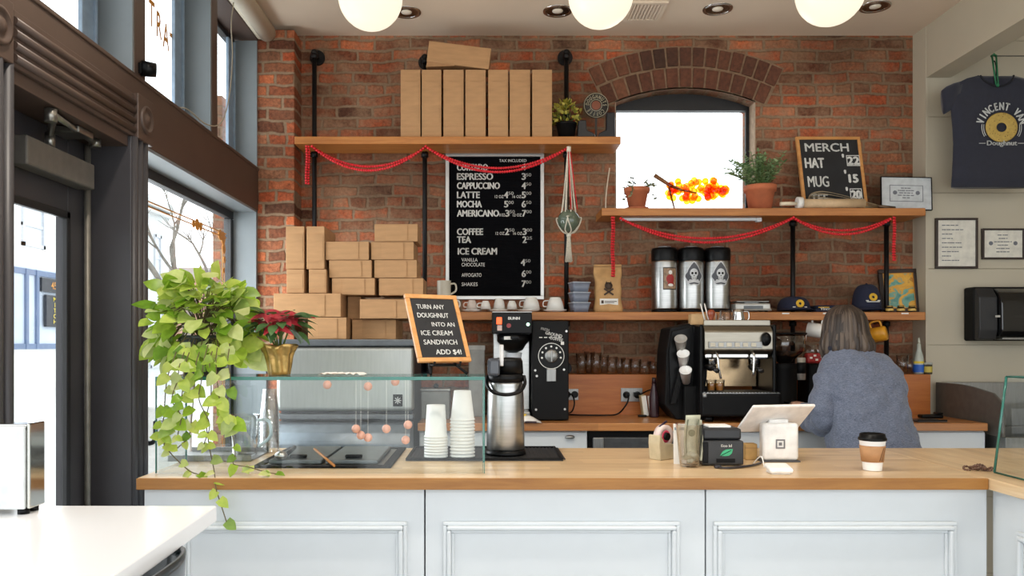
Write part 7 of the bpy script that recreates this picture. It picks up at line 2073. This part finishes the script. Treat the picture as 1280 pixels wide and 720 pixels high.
# continuous body, voxel-fused
b = B()
b.loft([ring(.04, 0, .78, .155, .12), ring(.042, .0, .90, .155, .12), ring(.032, .03, 1.05, .145, .10), ring(.015, .07, 1.18, .155, .095), ring(.005, .10, 1.245, .12, .075), ring(-.015, .12, 1.29, .07, .058), ring(-.04, .14, 1.33, .056, .056), ring(-.052, .16, 1.38, .055, .055)])
hc = Vector((HX, HY, HZ))
b.sph(hc + Vector((0, .0, .03)), .085, scale=(.92, 1.08, 1.12), u=28, v=20)
b.sph(hc + Vector((0, .035, -.03)), .066, scale=(.9, 1.0, 1.1), u=24, v=16)
face = Matrix.Rotation(radians(22), 4, 'Z')
def fp(v): return hc + (face @ Vector(v))
b.tube([fp((0, .088, .03)), fp((0, .112, -.008)), fp((0, .092, -.02))], [.008, .014, .009], 10)          # nose
b.sph(fp((0, .088, -.052)), .018, scale=(1.3, .6, .5)); b.sph(fp((0, .082, -.085)), .022)                # lips, chin
for s in (-1, 1):
    b.sph(fp((s * .082, -.002, .0)), .026, scale=(.35, .7, 1.1))                                          # ears
    b.sph(fp((s * .033, .078, .022)), .014)
def limb(pts, rr): b.tube(smooth_path(pts, 5), None or [rr[0] + (rr[-1] - rr[0]) * i / (5 * (len(pts) - 1)) for i in range(5 * (len(pts) - 1) + 1)], 16)
arms = {-1: [(-.135, .09, 1.225), (-.158, .055, 1.10), (-.162, .045, 1.01), (-.165, .17, .99), (-.15, .33, 1.04)], 1: [(.17, .10, 1.215), (.20, .12, 1.10), (.20, .15, 1.0), (.18, .24, 1.0), (.14, .33, 1.04)]}
hands = {}
for s, A in arms.items():
    limb(A, [.044, .025])
    wv = (Vector(A[-1]) - Vector(A[-2])).normalized(); wp = Vector(A[-1])
    side = wv.cross(Vector((0, 0, 1))).normalized(); upv = side.cross(wv)
    b.sph(wp + wv * .045, .04, scale=(.9, 1.1, .5)); hands[s] = (wp, wv, side, upv)
    for k, (off, L_) in enumerate(((-.027, .062), (-.009, .075), (.009, .07), (.026, .055))):
        p0 = wp + wv * .07 + side * off
        b.tube([p0, p0 + wv * L_ * .5 - upv * .006, p0 + wv * L_ * .8 - upv * .024, p0 + wv * L_ * .9 - upv * .042], [.0092, .0088, .008, .0065], 10)
    th_ = wp + wv * .03 - side * s * -.03
    b.tube([th_, th_ + wv * .03 + side * s * .022 - upv * .008, th_ + wv * .052 + side * s * .022 - upv * .024], [.012, .0105, .008], 10)
for s in (-1, 1):
    limb([(.04 + s * .08, 0, .84), (.02 + s * .09, .01, .48), (s * .10, -.01, .10)], [.085, .042])
    b.tube([(s * .10, -.03, .05), (s * .105, .06, .045), (s * .11, .15, .03)], [.038, .04, .028], 14)
body = obj('body', b, SKIN, t)
md = body.modifiers.new('fuse', 'REMESH'); md.mode = 'VOXEL'; md.voxel_size = .0065; md.use_smooth_shade = True
md = body.modifiers.new('soft', 'SMOOTH'); md.iterations = 3; md.factor = .5
# jacket
b = B()
b.loft([ring(.045, -.02, .76, .205, .165), ring(.042, -.015, .86, .202, .16), ring(.036, .005, .97, .190, .150), ring(.028, .04, 1.09, .186, .140), ring(.022, .075, 1.19, .200, .130), ring(.02, .095, 1.262, .186, .112), ring(.012, .106, 1.308, .148, .095), ring(-.008, .116, 1.336, .098, .080), ring(-.024, .126, 1.350, .074, .07)])
SLV = {}
for s, A in arms.items():
    A = [Vector(p) for p in A]
    P = smooth_path([A[0] + Vector((-s * .035, 0, -.005))] + A[1:4] + [A[4] - (A[4] - A[3]) * .12], 6)
    rr = [(.080 if s < 0 else .072) - .034 * (i / (len(P) - 1)) ** .9 for i in range(len(P))]
    SLV[s] = (P, rr)
P, rr = SLV[1]; b.tube(P, rr, 18)
P, rr = SLV[-1]; b.tube(P[:7], [r * .9 for r in rr[:7]], 18)
# collar roll
JK = N('chambray')
pb = JK.n('ShaderNodeBsdfPrincipled'); tc = JK.n('ShaderNodeTexCoord')
def stretch(v, sc):
    m_ = JK.n('ShaderNodeMapping'); m_.inputs['Scale'].default_value = v; JK.l(tc.outputs['Object'], m_.inputs[0])
    n_ = JK.n('ShaderNodeTexNoise'); n_.inputs['Scale'].default_value = sc; n_.inputs['Detail'].default_value = 5; JK.l(m_.outputs[0], n_.inputs['Vector']); return n_.outputs['Fac']
wv1, wv2, wv3 = stretch((.9, .9, 9), 100), stretch((9, 9, .9), 100), stretch((1, 1, .6), 5)
cc = JK.ramp(JK.mix(.5, wv1, wv2), [(.36, lin((58, 66, 86))), (.64, lin((130, 138, 157)))])
JK.l(cc, pb.inputs['Base Color']); pb.inputs['Roughness'].default_value = .9; pb.inputs['Sheen Weight'].default_value = .2
bp = JK.n('ShaderNodeBump'); bp.inputs['Strength'].default_value = .55; bp.inputs['Distance'].default_value = .03
JK.l(JK.math('ADD', wv3, JK.math('MULTIPLY', wv1, .05)), bp.inputs['Height']); JK.l(bp.outputs[0], pb.inputs['Normal']); JK.l(pb.outputs[0], JK.out.inputs[0])
jk = obj('jacket', b, JK.m, t)
md = jk.modifiers.new('fuse', 'REMESH'); md.mode = 'VOXEL'; md.voxel_size = .009; md.use_smooth_shade = True
md = jk.modifiers.new('soft', 'SMOOTH'); md.iterations = 6; md.factor = .5
tx = bpy.data.textures.new('folds', 'CLOUDS'); tx.noise_scale = .07
md = jk.modifiers.new('folds', 'DISPLACE'); md.texture = tx; md.strength = .034; md.mid_level = .5; md.texture_coords = 'LOCAL'
b = B(); P, rr = SLV[-1]; b.tube(P[1:], [r * (1 + .05 * sin(i * 1.9)) for i, r in enumerate(rr[1:])], 22)
sl_ = obj('sleeve', b, JK.m, t)
md = sl_.modifiers.new('fuse', 'REMESH'); md.mode = 'VOXEL'; md.voxel_size = .009; md.use_smooth_shade = True
md = sl_.modifiers.new('soft', 'SMOOTH'); md.iterations = 4; md.factor = .5
md = sl_.modifiers.new('folds', 'DISPLACE'); md.texture = tx; md.strength = .030; md.mid_level = .5; md.texture_coords = 'LOCAL'
b = B(); P = [(-.030 + .082 * cos(a),   .130 + .074 * sin(a), 1.347 - .012 * sin(a)) for a in [2 * pi * k / 30 for k in range(30)]]
b.tube(P, .017, 10, closed=True); obj('collar', b, mat('dark_collar', (34, 38, 52), .9), t, label='dark navy collar')
# trousers and shoes
b = B()
b.loft([ring(.04, 0, .70, .17, .13), ring(.04, 0, .80, .18, .135), ring(.04, 0, .92, .165, .12)])
for s in (-1, 1): b.tube(smooth_path([(.04 + s * .085, 0, .84), (.02 + s * .095, .01, .48), (s * .105, -.01, .07)], 5), [.105, .1, .095, .09, .084, .078, .074, .07, .066, .064, .062], 18)
tr_ = obj('trousers', b, mat('dark_trousers', (44, 46, 54), .85), t)
md = tr_.modifiers.new('fuse', 'REMESH'); md.mode = 'VOXEL'; md.voxel_size = .012; md.use_smooth_shade = True
for s in (-1, 1):
    b = B(); b.loft([[(s * .105 + .048 * cos(a), .05 + .125 * sin(a), z) for a in [2 * pi * k / 24 for k in range(24)]] for z in (.001, .03)] + [[(s * .105 + .042 * cos(a), .04 + .11 * sin(a), .06) for a in [2 * pi * k / 24 for k in range(24)]], [(s * .105 + .036 * cos(a), -.01 + .05 * sin(a), .09) for a in [2 * pi * k / 24 for k in range(24)]]])
    obj('shoe', b, BLACKM, t)
# hair: bob built from locks over a cap
b = B(); rg = random.Random(13)
top = hc + Vector((0, 0, .03))
b.sph(top + face @ Vector((0, -.016, .014)), .088, scale=(.98, 1.0, 1.10), u=32, v=20)
HB = hc.z - .095
for k in range(230):
    a = radians(rg.uniform(160, 396))
    fa = face @ Vector((cos(a), sin(a), 0))
    if a > radians(360 + 50) : pass
    st_ = top + Vector((fa.x * .02, fa.y * .02, .116)) + Vector((rg.uniform(-.01, .01), rg.uniform(-.01, .01), 0))
    R1_ = .092 + rg.uniform(-.004, .006); R2_ = .100 + rg.uniform(-.012, .014) + (.014 if fa.x > .3 else 0)
    end = HB + rg.uniform(-.022, .03) + .022 * max(0, fa.y)
    P = smooth_path([st_, top + Vector((fa.x * .078, fa.y * .082, .075)), top + Vector((fa.x * R1_, fa.y * R1_ * 1.04, .0)), hc + Vector((fa.x * R2_, fa.y * R2_ * 1.04, -.045)), Vector((hc.x + fa.x * (R2_ - .012 + rg.uniform(-.012, .012)), hc.y + fa.y * (R2_ - .012), end))], 4)
    n = len(P); b.tube(P, [.010 + .006 * sin(pi * min(1, i / (n - 1) * .9 + .1)) * 1.0 if i < n - 2 else .007 - .003 * (i - n + 2) for i in range(n)], 6)
HM = N('hair'); pb = HM.n('ShaderNodeBsdfPrincipled'); geo = HM.n('ShaderNodeNewGeometry')
HM.l(HM.ramp(geo.outputs['Random Per Island'], [(0, lin((40, 31, 26))), (.5, lin((64, 52, 44))), (1, lin((98, 84, 72)))]), pb.inputs['Base Color'])
pb.inputs['Roughness'].default_value = .5; HM.l(pb.outputs[0], HM.out.inputs[0])
obj('hair', b, HM.m, t)
